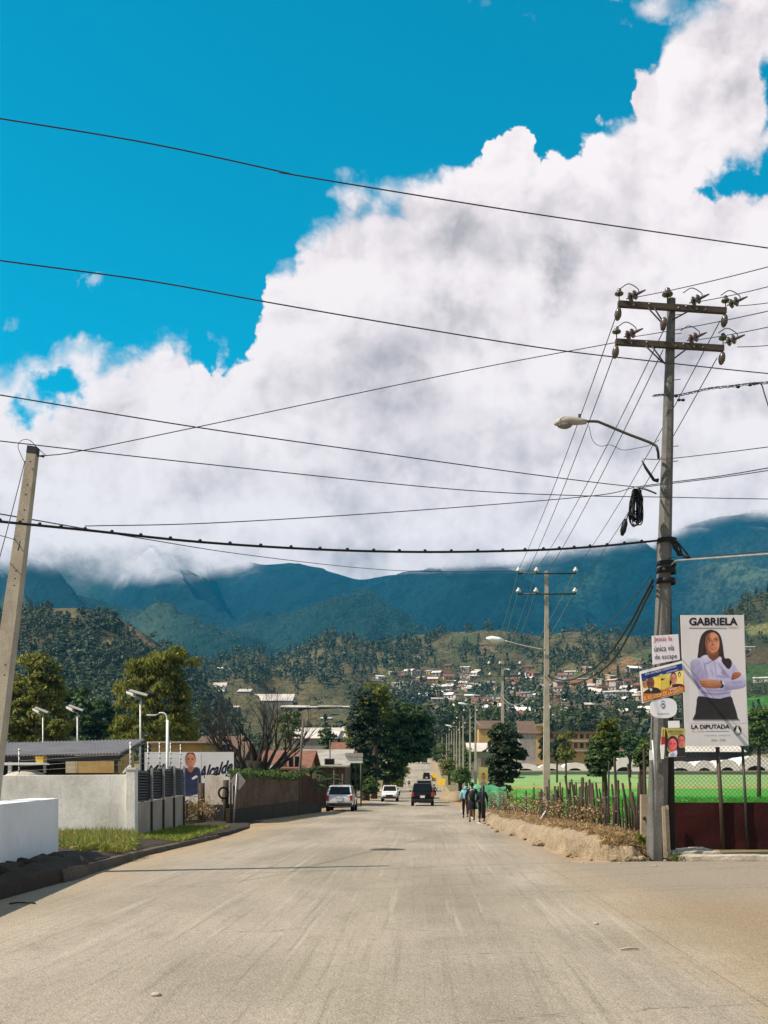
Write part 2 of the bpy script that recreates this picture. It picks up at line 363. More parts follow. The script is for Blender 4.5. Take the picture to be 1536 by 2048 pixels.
class Board:
    """a flat printed board facing the road; everything on it is given in a pixel frame mapped by conv"""
    def __init__(s, D, base, conv=None): s.D = D; s.base = Vector(base); s.conv = conv or (lambda a, b: (a, b)); s.mb = MB()
    def p(s, a, b, lay=0.0):
        v = W(*s.conv(a, b), s.D) - s.base; v.y -= lay * .0028; return v
    def panel(s, pts, mat, thick=.035):
        s.mb.mat(mat).slab([s.p(a, b) for a, b in pts][::-1], (0, thick, 0))
    def shape(s, pts, mat, lay=1, k=0):
        q = [Vector((a, b, 0)) for a, b in pts]
        if k: q = smooth(q, k, True)
        P3 = [s.p(v.x, v.y, lay) for v in q]; tri = tessellate_polygon([[Vector((v.x, v.z, 0)) for v in P3]])
        fs = []
        for t_ in tri:
            a, b, c = (P3[i] for i in t_); nrm = (b - a).cross(c - a); fs.append(tuple(t_) if nrm.y < 0 else tuple(t_)[::-1])
        s.mb.mat(mat).add(P3, fs, False)
    def oval(s, cx, cy, rx, ry, mat, lay=1, n=20, pw=2.0):
        pts = []
        for i in range(n):
            a = 2 * math.pi * i / n; c_, s_ = math.cos(a), math.sin(a); e_ = 2 / pw
            pts.append((cx + rx * math.copysign(abs(c_) ** e_, c_), cy + ry * math.copysign(abs(s_) ** e_, s_)))
        s.shape(pts, mat, lay)
    def text(s, txt, quad, mat, lay=2, bold=0.0, shear=0.0):
        """quad: bottom-left, bottom-right, top-left corners of the lettering's box"""
        vs, fs = text_mesh(txt, bold, shear)
        x0 = min(v.x for v in vs); x1 = max(v.x for v in vs); y0 = min(v.y for v in vs); y1 = max(v.y for v in vs)
        bl, br, tl = (Vector(q) for q in quad); o = []
        for v in vs:
            q = bl + (br - bl) * ((v.x - x0) / (x1 - x0)) + (tl - bl) * ((v.y - y0) / (y1 - y0)); o.append(s.p(q.x, q.y, lay))
        s.mb.mat(mat).add(o, fs, False)
    def pgrid(s, x0, y0, x1, y1, bg, res=120): return Print(s, x0, y0, x1, y1, bg, res)
    def part(s, name, parent): o = s.mb.build(name, parent); s.mb = MB(); return o

def ink(r, g, b, k=1.12): return np.array(srgb(r, g, b)) * k
class Print:
    """a printed picture: a fine grid of ink colours, each shape with a soft edge and its own printed modelling"""
    def __init__(s, board, x0, y0, x1, y1, bg, res):
        s.b = board; s.n = res; s.m = max(4, int(res * (y1 - y0) / (x1 - x0))); X, Y = np.meshgrid(np.linspace(x0, x1, s.n), np.linspace(y0, y1, s.m)); s.X, s.Y = X, Y
        s.col = np.ones((s.m, s.n, 3)) * np.array(bg); s.w = (x1 - x0) / s.n; s.rng = np.random.default_rng(int(x0 * 7 + y0))
    def poly(s, pts, col, feather=None, k=4, grad=None, var=.10, col2=None, a=1.0):
        P = smooth([(p[0], p[1], 0) for p in pts], k, True) if k else [Vector((p[0], p[1], 0)) for p in pts]; P = np.array([(v.x, v.y) for v in P]); d = np.full(s.X.shape, 1e9)
        for i in range(len(P)):
            p, q = P[i - 1], P[i]; e = q - p; L2 = e @ e + 1e-9; t = np.clip(((s.X - p[0]) * e[0] + (s.Y - p[1]) * e[1]) / L2, 0, 1); d = np.minimum(d, np.hypot(s.X - p[0] - t * e[0], s.Y - p[1] - t * e[1]))
        sd = np.where(inpoly(s.X, s.Y, [tuple(v) for v in P]), d, -d); f = feather or s.w; al = np.clip(sd / (2 * f) + .5, 0, 1); al = (al * al * (3 - 2 * al) * a)[..., None]
        c = np.ones(s.col.shape) * np.array(col); lo, hi = P.min(0), P.max(0); u = (s.X - lo[0]) / (hi[0] - lo[0] + 1e-9) - .5; v = (s.Y - lo[1]) / (hi[1] - lo[1] + 1e-9) - .5
        if col2 is not None and grad: g_ = np.clip(.5 + u * grad[0] + v * grad[1], 0, 1)[..., None]; c = c * (1 - g_) + np.array(col2) * g_
        if var:
            ph = s.rng.uniform(0, 6, 4); nz = np.sin(u * 9 + ph[0] + 2 * np.sin(v * 7 + ph[1])) * np.sin(v * 11 + ph[2] + 2 * np.sin(u * 6 + ph[3])); c = c * (1 + var * nz[..., None])
        s.col = s.col * (1 - al) + c * al; return s
    def oval(s, cx, cy, rx, ry, col, **kw): return s.poly([(cx + rx * math.cos(t), cy + ry * math.sin(t)) for t in [i * math.pi / 8 for i in range(16)]], col, k=2, **kw)
    def part(s, name, parent, lay=1, clip=None):
        V = [tuple(s.b.p(x, y, lay)) for x, y in zip(s.X.ravel(), s.Y.ravel())]; i = np.arange(s.m * s.n).reshape(s.m, s.n); q = np.stack([i[1:, :-1], i[1:, 1:], i[:-1, 1:], i[:-1, :-1]], -1).reshape(-1, 4)
        if clip: k = inpoly(s.X.ravel(), s.Y.ravel(), clip); q = q[k[q].all(1)]
        c = s.col * (1 + s.rng.normal(scale=.03, size=s.X.shape))[..., None]; c4 = np.concatenate([np.clip(c, 0, 1), np.ones(s.X.shape + (1,))], -1).reshape(-1, 4)
        if 'print' not in M:
            m = bpy.data.materials.new('printed_ink'); m.use_nodes = True; h = N(m.node_tree); a = h.n('ShaderNodeVertexColor'); a.layer_name = 'ink'; b = m.node_tree.nodes['Principled BSDF']; h.l(a.outputs[0], b.inputs['Base Color']); b.inputs['Roughness'].default_value = .55; M['print'] = m
        return np_mesh(name, V, q, M['print'], parent, attr={'ink': c4})
M = {}
# ------------------------------------------------------------------ materials
M['conc'] = fill_mat('concrete_pole', (.42, .36, .28), .85, scale=2.5, col2=(.31, .265, .205), streak=.35, fine=.25, bump=.25, bscale=30)
M['concgrey'] = fill_mat('grey_concrete', (.165, .155, .14), .85, scale=2.0, col2=(.10, .095, .088), streak=.5, fine=.35, bump=.3, bscale=30)
M['oldwood'] = fill_mat('dark_wood_pole', (.030, .020, .014), .85, scale=2.0, col2=(.014, .010, .008), fine=.4, bump=.5, bscale=12, stretch=(6, 6, .5))
M['postwood'] = fill_mat('weathered_wood', (.075, .055, .038), .9, scale=3.0, col2=(.03, .022, .016), fine=.4, bump=.5, bscale=12, stretch=(8, 8, .7))
M['palewood'] = fill_mat('pale_plank', (.42, .33, .23), .85, scale=2.0, col2=(.25, .185, .12), fine=.3, streak=.4)
M['armwood'] = fill_mat('crossarm_wood', (.085, .068, .054), .85, scale=3.0, col2=(.045, .036, .03), fine=.35, stretch=(.6, 6, 6))
M['steel'] = fill_mat('galvanised_steel', (.42, .42, .41), .5, metal=.6, scale=5, var=.25)
M['darksteel'] = fill_mat('dark_steel', (.06, .055, .05), .6, metal=.4, scale=5)
M['whitesteel'] = fill_mat('white_steel', (.78, .78, .76), .5, scale=4, var=.12)
M['browntube'] = fill_mat('brown_painted_steel', (.07, .045, .034), .6, scale=4)
M['porc'] = fill_mat('brown_glaze', (.115, .085, .07), .25, scale=9, var=.3, spec=.5)
M['porcw'] = fill_mat('white_glaze', (.62, .60, .58), .25, scale=9, var=.15, spec=.5)
M['rubber'] = fill_mat('black_cable', (.008, .008, .009), .55, scale=5)
M['wire'] = fill_mat('dark_wire', (.030, .030, .034), .5, scale=5)
M['wirelt'] = fill_mat('aluminium_wire', (.34, .34, .34), .45, scale=5, metal=.3)
M['lampgrey'] = fill_mat('lamp_housing', (.40, .36, .31), .5, scale=4, var=.2)
M['glassy'] = fill_mat('lamp_lens', (.20, .18, .15), .15, scale=4, spec=.6)
M['white'] = fill_mat('white_paint', (.76, .74, .73), .55, scale=2, var=.06)
M['plaster'] = fill_mat('white_plaster', (.74, .72, .70), .85, scale=1.1, col2=(.62, .60, .57), streak=.28, fine=.10, bump=.25, bscale=14)
M['plaster2'] = fill_mat('cream_plaster', (.77, .735, .67), .85, scale=.9, col2=(.54, .505, .44), streak=.55, fine=.12, bump=.3, bscale=14)
M['tanpanel'] = fill_mat('tan_block_panel', (.40, .33, .265), .9, scale=1.3, col2=(.31, .25, .20), streak=.3, fine=.15, bump=.3, bscale=16)
M['black'] = fill_mat('black_paint', (.012, .012, .013), .5, scale=4)
M['louvre'] = fill_mat('black_slat', (.010, .009, .009), .55, scale=4, var=.4)
M['zinc'] = fill_mat('corrugated_zinc', (.36, .33, .33), .45, metal=.35, scale=1.2, col2=(.22, .19, .19), streak=.35, fine=.15)
M['zincold'] = fill_mat('old_tin', (.40, .37, .33), .6, metal=.15, scale=.6, col2=(.26, .20, .15), streak=.6, fine=.25)
M['rust'] = fill_mat('rusty_tin', (.085, .040, .022), .85, scale=.9, col2=(.035, .020, .014), streak=.6, fine=.4, bump=.4, bscale=9)
M['rust2'] = fill_mat('rusty_tin_mixed', (.16, .10, .065), .8, scale=1.0, col2=(.030, .019, .015), streak=.7, fine=.5, bump=.4, bscale=9)
M['darkwall'] = fill_mat('mossy_dark_wall', (.050, .038, .026), .95, scale=1.5, col2=(.022, .018, .014), streak=.5, fine=.5, bump=.5, bscale=10)
M['redwall'] = fill_mat('dark_red_painted_wall', (.042, .0055, .005), .75, scale=1.4, col2=(.015, .0035, .0035), fine=.35, streak=.55, bump=.4, bscale=9, spec=.2)
M['kerb'] = fill_mat('kerb_stone', (.46, .40, .32), .9, scale=1.5, col2=(.30, .25, .19), fine=.35, bump=.6, bscale=9)
M['darkkerb'] = fill_mat('dirty_kerb', (.10, .078, .058), .95, scale=1.4, col2=(.05, .040, .030), fine=.5, bump=.8, bscale=8)
M['soil'] = fill_mat('dark_soil', (.045, .031, .021), .95, scale=2.2, col2=(.025, .018, .013), fine=.5, bump=1.0, bscale=7)
M['yellowwall'] = fill_mat('ochre_wall', (.50, .32, .12), .9, scale=.8, col2=(.38, .24, .09), streak=.4, fine=.15)
M['schoolwall'] = fill_mat('yellow_school_wall', (.56, .36, .14), .9, scale=.2, col2=(.47, .30, .11), streak=.2)
M['tile'] = fill_mat('red_clay_tile', (.23, .10, .065), .85, scale=2.0, col2=(.13, .062, .045), fine=.3)
M['greyroof'] = fill_mat('grey_roof', (.26, .235, .21), .8, scale=.7, col2=(.18, .15, .125), streak=.3, fine=.2)
M['brownroof'] = fill_mat('brown_roof', (.14, .085, .06), .85, scale=.7, col2=(.09, .06, .045), fine=.3)
M['plastic'] = fill_mat('greenhouse_plastic', (.88, .82, .75), .6, scale=.35, col2=(.74, .66, .58), streak=.15, fine=.12)
M['plasticw'] = fill_mat('white_shed_roof', (.60, .54, .48), .7, scale=.12, col2=(.42, .36, .31), fine=.12)
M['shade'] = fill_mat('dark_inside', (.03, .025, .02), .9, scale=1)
M['glass'] = fill_mat('dark_window', (.011, .011, .012), .15, scale=2, spec=.22)
M['carwhite'] = fill_mat('white_car_paint', (.72, .71, .70), .25, scale=2, var=.06, coat=.6)
M['carblack'] = fill_mat('black_car_paint', (.010, .0095, .0095), .4, scale=2, var=.2, spec=.12, coat=.08)
M['carbeige'] = fill_mat('pale_car_paint', (.36, .36, .33), .3, scale=2, var=.1, coat=.5)
M['tyre'] = fill_mat('tyre_rubber', (.012, .012, .012), .9, scale=6)
M['rim'] = fill_mat('wheel_rim', (.35, .35, .35), .35, metal=.7, scale=6)
M['redlight'] = fill_mat('red_lamp_glass', (.45, .02, .015), .2, scale=6, spec=.6)
M['clearlight'] = fill_mat('clear_lamp_glass', (.55, .55, .52), .12, scale=6, spec=.7)
M['trim'] = fill_mat('black_trim', (.02, .02, .021), .6, scale=6)
M['yellowpaint'] = fill_mat('yellow_paint', (.62, .40, .04), .6, scale=3, col2=(.50, .31, .03))
M['skin'] = fill_mat('skin', (.17, .085, .05), .6, scale=4, var=.15)
M['hair'] = fill_mat('black_hair', (.008, .007, .006), .6, scale=8)
M['bluehood'] = fill_mat('light_blue_hoodie', (.20, .43, .50), .85, scale=5, var=.15)
M['darkcloth'] = fill_mat('black_cloth', (.010, .010, .012), .9, scale=5, var=.3)
M['navycloth'] = fill_mat('dark_navy_cloth', (.014, .015, .022), .9, scale=5, var=.3)
M['greycloth'] = fill_mat('pale_cloth', (.48, .42, .36), .9, scale=5)
M['tarp'] = fill_mat('green_tarp', (.03, .22, .08), .5, scale=1.0, col2=(.16, .36, .26), fine=.1)
M['straw'] = leaf_mat('dry_straw', (.34, .215, .10), (.20, .125, .055), (.50, .37, .20), .15)
M['twig'] = fill_mat('dry_twig', (.095, .058, .032), .9, scale=3, col2=(.055, .035, .022))
M['bark'] = fill_mat('bark', (.075, .052, .036), .95, scale=3, col2=(.035, .025, .018), fine=.4, bump=.6, bscale=9, stretch=(5, 5, .8))
M['barkgrey'] = fill_mat('grey_bark', (.13, .105, .085), .95, scale=3, col2=(.06, .048, .04), fine=.4)
M['leafdark'] = leaf_mat('dark_leaves', (.018, .042, .014), (.040, .078, .022), (.12, .18, .06), .26)
M['leafblack'] = leaf_mat('cypress_leaves', (.010, .019, .008), (.017, .031, .011), (.045, .068, .025), .15)
M['leafolive'] = leaf_mat('olive_leaves', (.055, .082, .014), (.16, .17, .024), (.33, .30, .05), .40, .35)
M['leaflight'] = leaf_mat('light_leaves', (.085, .115, .014), (.145, .155, .022), (.26, .24, .045), .35)
M['leafmid'] = leaf_mat('mid_green_leaves', (.035, .075, .017), (.07, .12, .026), (.14, .19, .045), .32)
M['leafgrass'] = leaf_mat('verge_grass_blades', (.13, .20, .022), (.23, .27, .04), (.38, .34, .09), .3, 1.2)
M['leafcrop'] = leaf_mat('crop_blades', (.030, .19, .014), (.05, .27, .02), (.13, .36, .045), .3, .5)
M['leaffar'] = leaf_mat('hill_tree_leaves', (.026, .045, .028), (.052, .070, .034), (.12, .13, .055), .18, .02)
M['leaffar2'] = leaf_mat('dry_hill_leaves', (.055, .058, .024), (.09, .078, .038), (.16, .135, .06), .12, .02)

# ------------------------------------------------------------------ the ground, road and fields
GY = [-80, 0, 115, 150, 200, 260, 330, 400, 500, 700, 12000]
GZ = [0, 0, 0, .3, 1.3, 3.6, 8.3, 13.0, 17.0, 20.0, 20.0]
def gz(y):
    # smoothed piecewise profile: flat, then the valley floor climbs beyond 150 m
    return float(np.mean(np.interp([y - 14, y - 7, y, y + 7, y + 14], GY, GZ)))
def road_mat():
    m = bpy.data.materials.new('worn_asphalt'); m.use_nodes = True; t = m.node_tree; h = N(t); b = t.nodes['Principled BSDF']
    tcn = h.n('ShaderNodeTexCoord'); P = tcn.outputs['Object']
    sp = h.n('ShaderNodeSeparateXYZ'); h.l(P, sp.inputs[0]); X, Y = sp.outputs[0], sp.outputs[1]
    def stretched(sx_, sy, sc, det=5, ro=.6, dist=0.):
        mp = h.n('ShaderNodeMapping'); mp.inputs['Scale'].default_value = (sx_, sy, 1); h.l(P, mp.inputs[0]); return h.noise(mp.outputs[0], sc, det, ro, '3D', dist).outputs[0]
    base = h.mix(h.ss(stretched(1, .16, .55, 6, .6), .30, .70), (.395, .328, .268), (.295, .245, .198))
    base = h.mix(h.ss(stretched(1, .5, .16, 4, .55, .6), .40, .62, 0, .75), base, (.185, .158, .112))           # oily, greenish stretches
    # wheel tracks polished paler along the lanes
    for cx_, wd, am in ((-4.4, .55, .4), (-2.6, .45, .3), (-.6, .5, .4), (1.35, .5, .45)):
        xx = h.m('ADD', X, h.m('MULTIPLY', h.m('SUBTRACT', stretched(1, .06, .5, 3), .5), 1.2))
        q = h.m('DIVIDE', h.m('SUBTRACT', xx, cx_), wd); f = h.m('EXPONENT', h.m('MULTIPLY', h.m('MULTIPLY', q, q), -1.0))
        f = h.m('MULTIPLY', f, h.ss(stretched(1, .08, .9, 4), .35, .65, .15, 1.0))
        base = h.mix(h.m('MULTIPLY', f, am), base, (.40, .335, .25))
    blo = h.ss(stretched(1, .45, 1.6, 7, .68, .8), .50, .72, 0, .5); base = h.mix(blo, base, (.20, .168, .122))
    lin = h.ss(stretched(7, .12, 1.4, 5, .7), .50, .70, 0, .62); base = h.mix(lin, base, (.19, .160, .118))
    pal = h.ss(stretched(5, .10, 1.1, 5, .7), .54, .72, 0, .55); base = h.mix(pal, base, (.46, .395, .315))
    # dust drifting in from both edges and the corner of the side street
    e = h.m('ADD', h.m('MULTIPLY', h.m('SUBTRACT', stretched(1, .3, .7, 5), .5), 2.4), 0)
    dl = h.ss(h.m('ADD', X, e), -4.6, -6.3, 0, .75); dr = h.ss(h.m('ADD', X, e), 1.9, 3.2, 0, .75)
    base = h.mix(dl, base, (.36, .265, .165)); base = h.mix(dr, base, (.35, .255, .155))
    side = h.ss(h.m('ADD', X, e), 2.3, 3.6); nearp = h.ss(h.m('ADD', Y, h.m('MULTIPLY', e, 1.5)), 20, 13)
    base = h.mix(h.m('MULTIPLY', side, h.m('MULTIPLY', nearp, .8)), base, (.235, .165, .10))
    base = h.mix(h.m('MULTIPLY', side, h.ss(Y, 13.5, 18, 0, .75)), base, (.235, .195, .155))
    # aggregate: pale and dark stones
    v = h.n('ShaderNodeTexVoronoi', feature='F1'); v.inputs['Scale'].default_value = 55; h.l(P, v.inputs['Vector'])
    sv = h.n('ShaderNodeSeparateXYZ'); h.l(v.outputs['Color'], sv.inputs[0])
    base = h.mix(h.ss(sv.outputs[0], .55, 1.0, 0, .22), base, (.50, .44, .35)); base = h.mix(h.ss(sv.outputs[1], .5, 1.0, 0, .32), base, (.095, .080, .06))
    n5 = h.noise(P, 9.0, 6, .7); base = h.mix(h.ss(n5.outputs[0], .45, .75, 0, .38), base, (.15, .125, .09))
    # fine cracks and tar seams running across
    mp = h.n('ShaderNodeMapping'); mp.inputs['Scale'].default_value = (.10, .42, 1); h.l(P, mp.inputs[0])
    wd = h.noise(mp.outputs[0], 2.4, 5, .6); vv = h.vm('ADD', mp.outputs[0], h.vm('SCALE', wd.outputs['Color'], sc=.55))
    vc = h.n('ShaderNodeTexVoronoi', feature='DISTANCE_TO_EDGE'); vc.inputs['Scale'].default_value = .9; h.l(vv, vc.inputs['Vector'])
    crack = h.m('MULTIPLY', h.ss(vc.outputs['Distance'], .005, .0, 0, 1), h.ss(h.noise(P, .16, 3, .5).outputs[0], .44, .60))
    base = h.mix(h.m('MULTIPLY', crack, .7), base, (.05, .042, .034))
    h.l(base, b.inputs['Base Color']); b.inputs['Roughness'].default_value = .88; b.inputs['Specular IOR Level'].default_value = .25
    bp = h.n('ShaderNodeBump'); bp.inputs['Strength'].default_value = .55; bp.inputs['Distance'].default_value = .012
    hh = h.m('ADD', h.m('MULTIPLY', v.outputs['Distance'], -1.0), h.m('MULTIPLY', h.noise(P, 24, 5, .65).outputs[0], 1.2)); h.l(hh, bp.inputs['Height']); h.l(bp.outputs[0], b.inputs['Normal'])
    return m
M['road'] = road_mat()
M['dirt'] = fill_mat('dusty_dirt', (.36, .255, .155), .95, scale=.8, col2=(.25, .17, .095), fine=.3, bump=.6, bscale=8)
M['ground'] = fill_mat('dry_ground', (.21, .155, .085), .95, scale=.35, col2=(.10, .105, .04), fine=.35, bump=.6, bscale=4)
M['bank'] = fill_mat('earth_bank', (.31, .232, .150), .95, scale=1.6, col2=(.15, .105, .062), fine=.6, bump=1.0, bscale=9, streak=.75)
def grid_sheet(name, xs, ys, zf, mat, kind='structure'):
    xs = np.asarray(xs); ys = np.asarray(ys); nx, ny = len(xs), len(ys)
    v = np.array([(x, y, zf(x, y)) for y in ys for x in xs]); i = np.arange(nx * ny).reshape(ny, nx)
    q = np.stack([i[:-1, :-1], i[:-1, 1:], i[1:, 1:], i[1:, :-1]], -1).reshape(-1, 4)
    return prop(np_mesh(name, v, q, mat, smooth_=True), kind=kind)
ysg = np.concatenate([np.arange(-80, 30, 5), np.arange(30, 520, 6), [560, 620, 700, 900, 1300, 2000, 3200, 5000, 8500]])
xsg = np.concatenate([[-6000, -3000, -1500, -800, -400], np.arange(-240, 241, 12), [400, 800, 1500, 3000, 6000]])
grid_sheet('ground', xsg, ysg, lambda x, y: gz(y) - .035, M['ground'])
def strip(name, edge, mat, dz, ny=3):
    """edge: rows of (y, x_left, x_right)"""
    vs = []; fs = []; E = []
    for (y0, a0, b0), (y1, a1, b1) in zip(edge[:-1], edge[1:]):
        k = max(1, int((y1 - y0) / ny))
        E += [(y0 + (y1 - y0) * j / k, a0 + (a1 - a0) * j / k, b0 + (b1 - b0) * j / k) for j in range(k)]
    E.append(edge[-1]); NX = 8
    for y, a, b in E:
        for i in range(NX + 1): vs.append((a + (b - a) * i / NX, y, gz(y) + dz))
    n = NX + 1
    fs = [(r * n + i, r * n + i + 1, (r + 1) * n + i + 1, (r + 1) * n + i) for r in range(len(E) - 1) for i in range(NX)]
    return prop(np_mesh(name, vs, fs, mat, smooth_=True), kind='structure')
strip('shoulder', [(-30, -9, 4.2), (22.6, -7.4, 4.2), (40, -7.2, 3.8), (48, -9.5, 3.6), (56, -8.2, 3.6), (64, -7.0, 3.6), (130, -7.5, 4.3), (345, -7.2, 4.6)], M['dirt'], -.012)
strip('road', [(-30, -6.4, 3.3), (15, -6.2, 3.3), (30, -6.0, 3.05), (45, -6.0, 2.75), (64, -5.75, 2.75), (125, -5.6, 3.05), (180, -5.2, 3.1), (345, -4.4, 2.9), (440, -4.4, 2.9)], M['road'], 0.0)
strip('side_street', [(-12, 2.5, 40), (22.3, 2.5, 40), (22.9, 3.1, 40), (23.3, 4.9, 40)], M['road'], 0.004)
# painted edge line fragments, worn
mb = MB().mat(fill_mat('worn_white_line', (.62, .58, .52), .8, scale=9, col2=(.36, .30, .23)))
for y0, y1 in ((46.5, 49), (50.5, 51.5), (53, 57.5), (60, 62), (66, 74)):
    x = lambda y: 2.35 + (y - 46) * .006
    mb.poly([(x(y0), y0, .006), (x(y0) + .11, y0, .006), (x(y1) + .11, y1, .006), (x(y1), y1, .006)])
prop(mb.build('road_marking'), kind='structure')
# manhole and a speed bump
t = thing('manhole_cover', 'dark round manhole cover set in the pale road', 'manhole cover', W(775, 1699, 27.7))
MB().mat(M['darksteel']).lathe([(0, .012), (.30, .012), (.32, .002)], n=20).build('lid', t); MB().mat(M['darkkerb']).lathe([(.325, .008), (.45, .006), (.47, -.01)], n=20).build('rim', t)
mb = MB().mat(fill_mat('tar_strip', (.030, .027, .024), .9, scale=2))
yb = 172.0
mb.slab([(-5.0, yb, gz(yb) + .05), (3.0, yb, gz(yb) + .05), (3.0, yb + 1.2, gz(yb) + .14), (-5.0, yb + 1.2, gz(yb) + .14)], (0, 0, -.12))
prop(mb.build('speed_bump'), 'dark speed bump crossing the road beyond the cars', 'speed bump')

# crop field: plots with their own colours of green, divided by low dikes
M['crop'] = fill_mat('bright_green_crop', (.036, .24, .016), .9, scale=.12, col2=(.085, .29, .030), fine=.4, bump=1.0, bscale=3, stretch=(.5, 1, 1))
M['crop2'] = fill_mat('pale_green_crop', (.17, .29, .085), .9, scale=.25, col2=(.24, .34, .12), fine=.3, bump=.6, bscale=3, stretch=(.4, 1, 1))
M['dike'] = fill_mat('dry_grass_dike', (.32, .27, .07), .95, scale=.6, col2=(.15, .17, .05), fine=.4, bump=.6, bscale=3)
M['dikedark'] = fill_mat('dark_wet_dike', (.030, .055, .022), .95, scale=.6, fine=.4, bump=.6, bscale=3)
def plot(name, y0, y1, xl, mat, h):
    ys_ = np.linspace(y0, y1, max(2, int((y1 - y0) / 6) + 2)); rs = random.Random(int(y0))
    vs = []; fs = []; xs_ = np.concatenate([[xl], np.linspace(xl + .6, 170, 60)])
    for k, y in enumerate(ys_):
        for i, x in enumerate(xs_):
            edge_ = k in (0, len(ys_) - 1) or i == 0
            vs.append((x, y, gz(y) + (-.03 if edge_ else h + rs.uniform(-.05, .05))))
    n = len(xs_)
    fs = [(r * n + i, r * n + i + 1, (r + 1) * n + i + 1, (r + 1) * n + i) for r in range(len(ys_) - 1) for i in range(n - 1)]
    return prop(np_mesh(name, vs, fs, mat, smooth_=True), kind='stuff')
plot('crop_field', 34, 84, 7.0, M['crop'], .22)
plot('field_dike', 84.3, 88.3, 7.0, M['dikedark'], .3)
plot('crop_field', 89, 112, 7.0, M['crop'], .22)
plot('field_dike', 112.3, 117, 7.0, M['dikedark'], .25)
plot('crop_field', 118, 186, 7.4, M['crop'], .25)
plot('field_dike', 186.5, 201, 7.6, M['dike'], .35)
plot('crop_field', 202, 272, 8.0, M['crop2'], .25)
plot('field_dike', 272.5, 283, 8.0, M['dikedark'], .45)
rng = np.random.default_rng(5)
n = 26000; y = 36 + 80 * rng.uniform(0, 1, n) ** 1.6; x = rng.uniform(7.2, 7.2 + y * .36)
c = np.stack([x, y, .38 + rng.uniform(-.1, .14, n)], 1); nr = rng.normal(size=(n, 3)); nr[:, 2] *= .25
v, q = leafquads(c, rng.uniform(.3, .6, n), rng.uniform(.03, .06, n), nr / np.linalg.norm(nr, axis=1, keepdims=True), rng, -.75 * np.ones((n, 1)))
prop(np_mesh('crop_leaves', v, q, M['leafcrop']), kind='stuff')

# ------------------------------------------------------------------ hills and mountains
def hill_mat(name, forest, rock, nscale, bump, fadecol=False):
    m = bpy.data.materials.new(name); m.use_nodes = True; t = m.node_tree; h = N(t); b = t.nodes['Principled BSDF']
    a = h.n('ShaderNodeVertexColor'); a.layer_name = 'field'
    tcn = h.n('ShaderNodeTexCoord'); P = tcn.outputs['Object']
    n1 = h.noise(P, nscale, 6, .6); n2 = h.noise(P, nscale * 9, 4, .65); n3 = h.noise(P, nscale * .28, 4, .55)
    c = h.mix(h.ss(n1.outputs[0], .38, .64), a.outputs[0], h.mix(.6, a.outputs[0], forest))
    c = h.mix(h.ss(n2.outputs[0], .45, .72, 0, .7), c, tuple(x * .55 for x in forest)); n5 = h.noise(P, nscale * 30, 3, .6); c = h.mix(h.ss(n5.outputs[0], .42, .60, 0, .6), c, tuple(x * .5 for x in forest)); c = h.mix(h.ss(n3.outputs[0], .5, .68, 0, .55), c, rock)
    h.l(c, b.inputs['Base Color']); b.inputs['Roughness'].default_value = .95; b.inputs['Specular IOR Level'].default_value = .1
    bp = h.n('ShaderNodeBump'); bp.inputs['Strength'].default_value = bump; bp.inputs['Distance'].default_value = .8 / nscale * .1
    h.l(h.noise(P, nscale * 6, 6, .7).outputs[0], bp.inputs['Height']); h.l(bp.outputs[0], b.inputs['Normal'])
    if fadecol:      # tops turn transparent, imitating cloud that hides them
        fa = h.n('ShaderNodeAttribute'); fa.attribute_name = 'cloud_fade'
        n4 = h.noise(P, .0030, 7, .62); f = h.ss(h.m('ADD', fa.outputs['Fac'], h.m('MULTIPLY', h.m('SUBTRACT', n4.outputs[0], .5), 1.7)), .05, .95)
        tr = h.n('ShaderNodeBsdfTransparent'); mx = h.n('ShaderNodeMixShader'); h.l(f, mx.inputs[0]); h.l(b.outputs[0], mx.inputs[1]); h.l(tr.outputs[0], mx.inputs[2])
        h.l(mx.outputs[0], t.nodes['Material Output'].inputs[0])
    return m
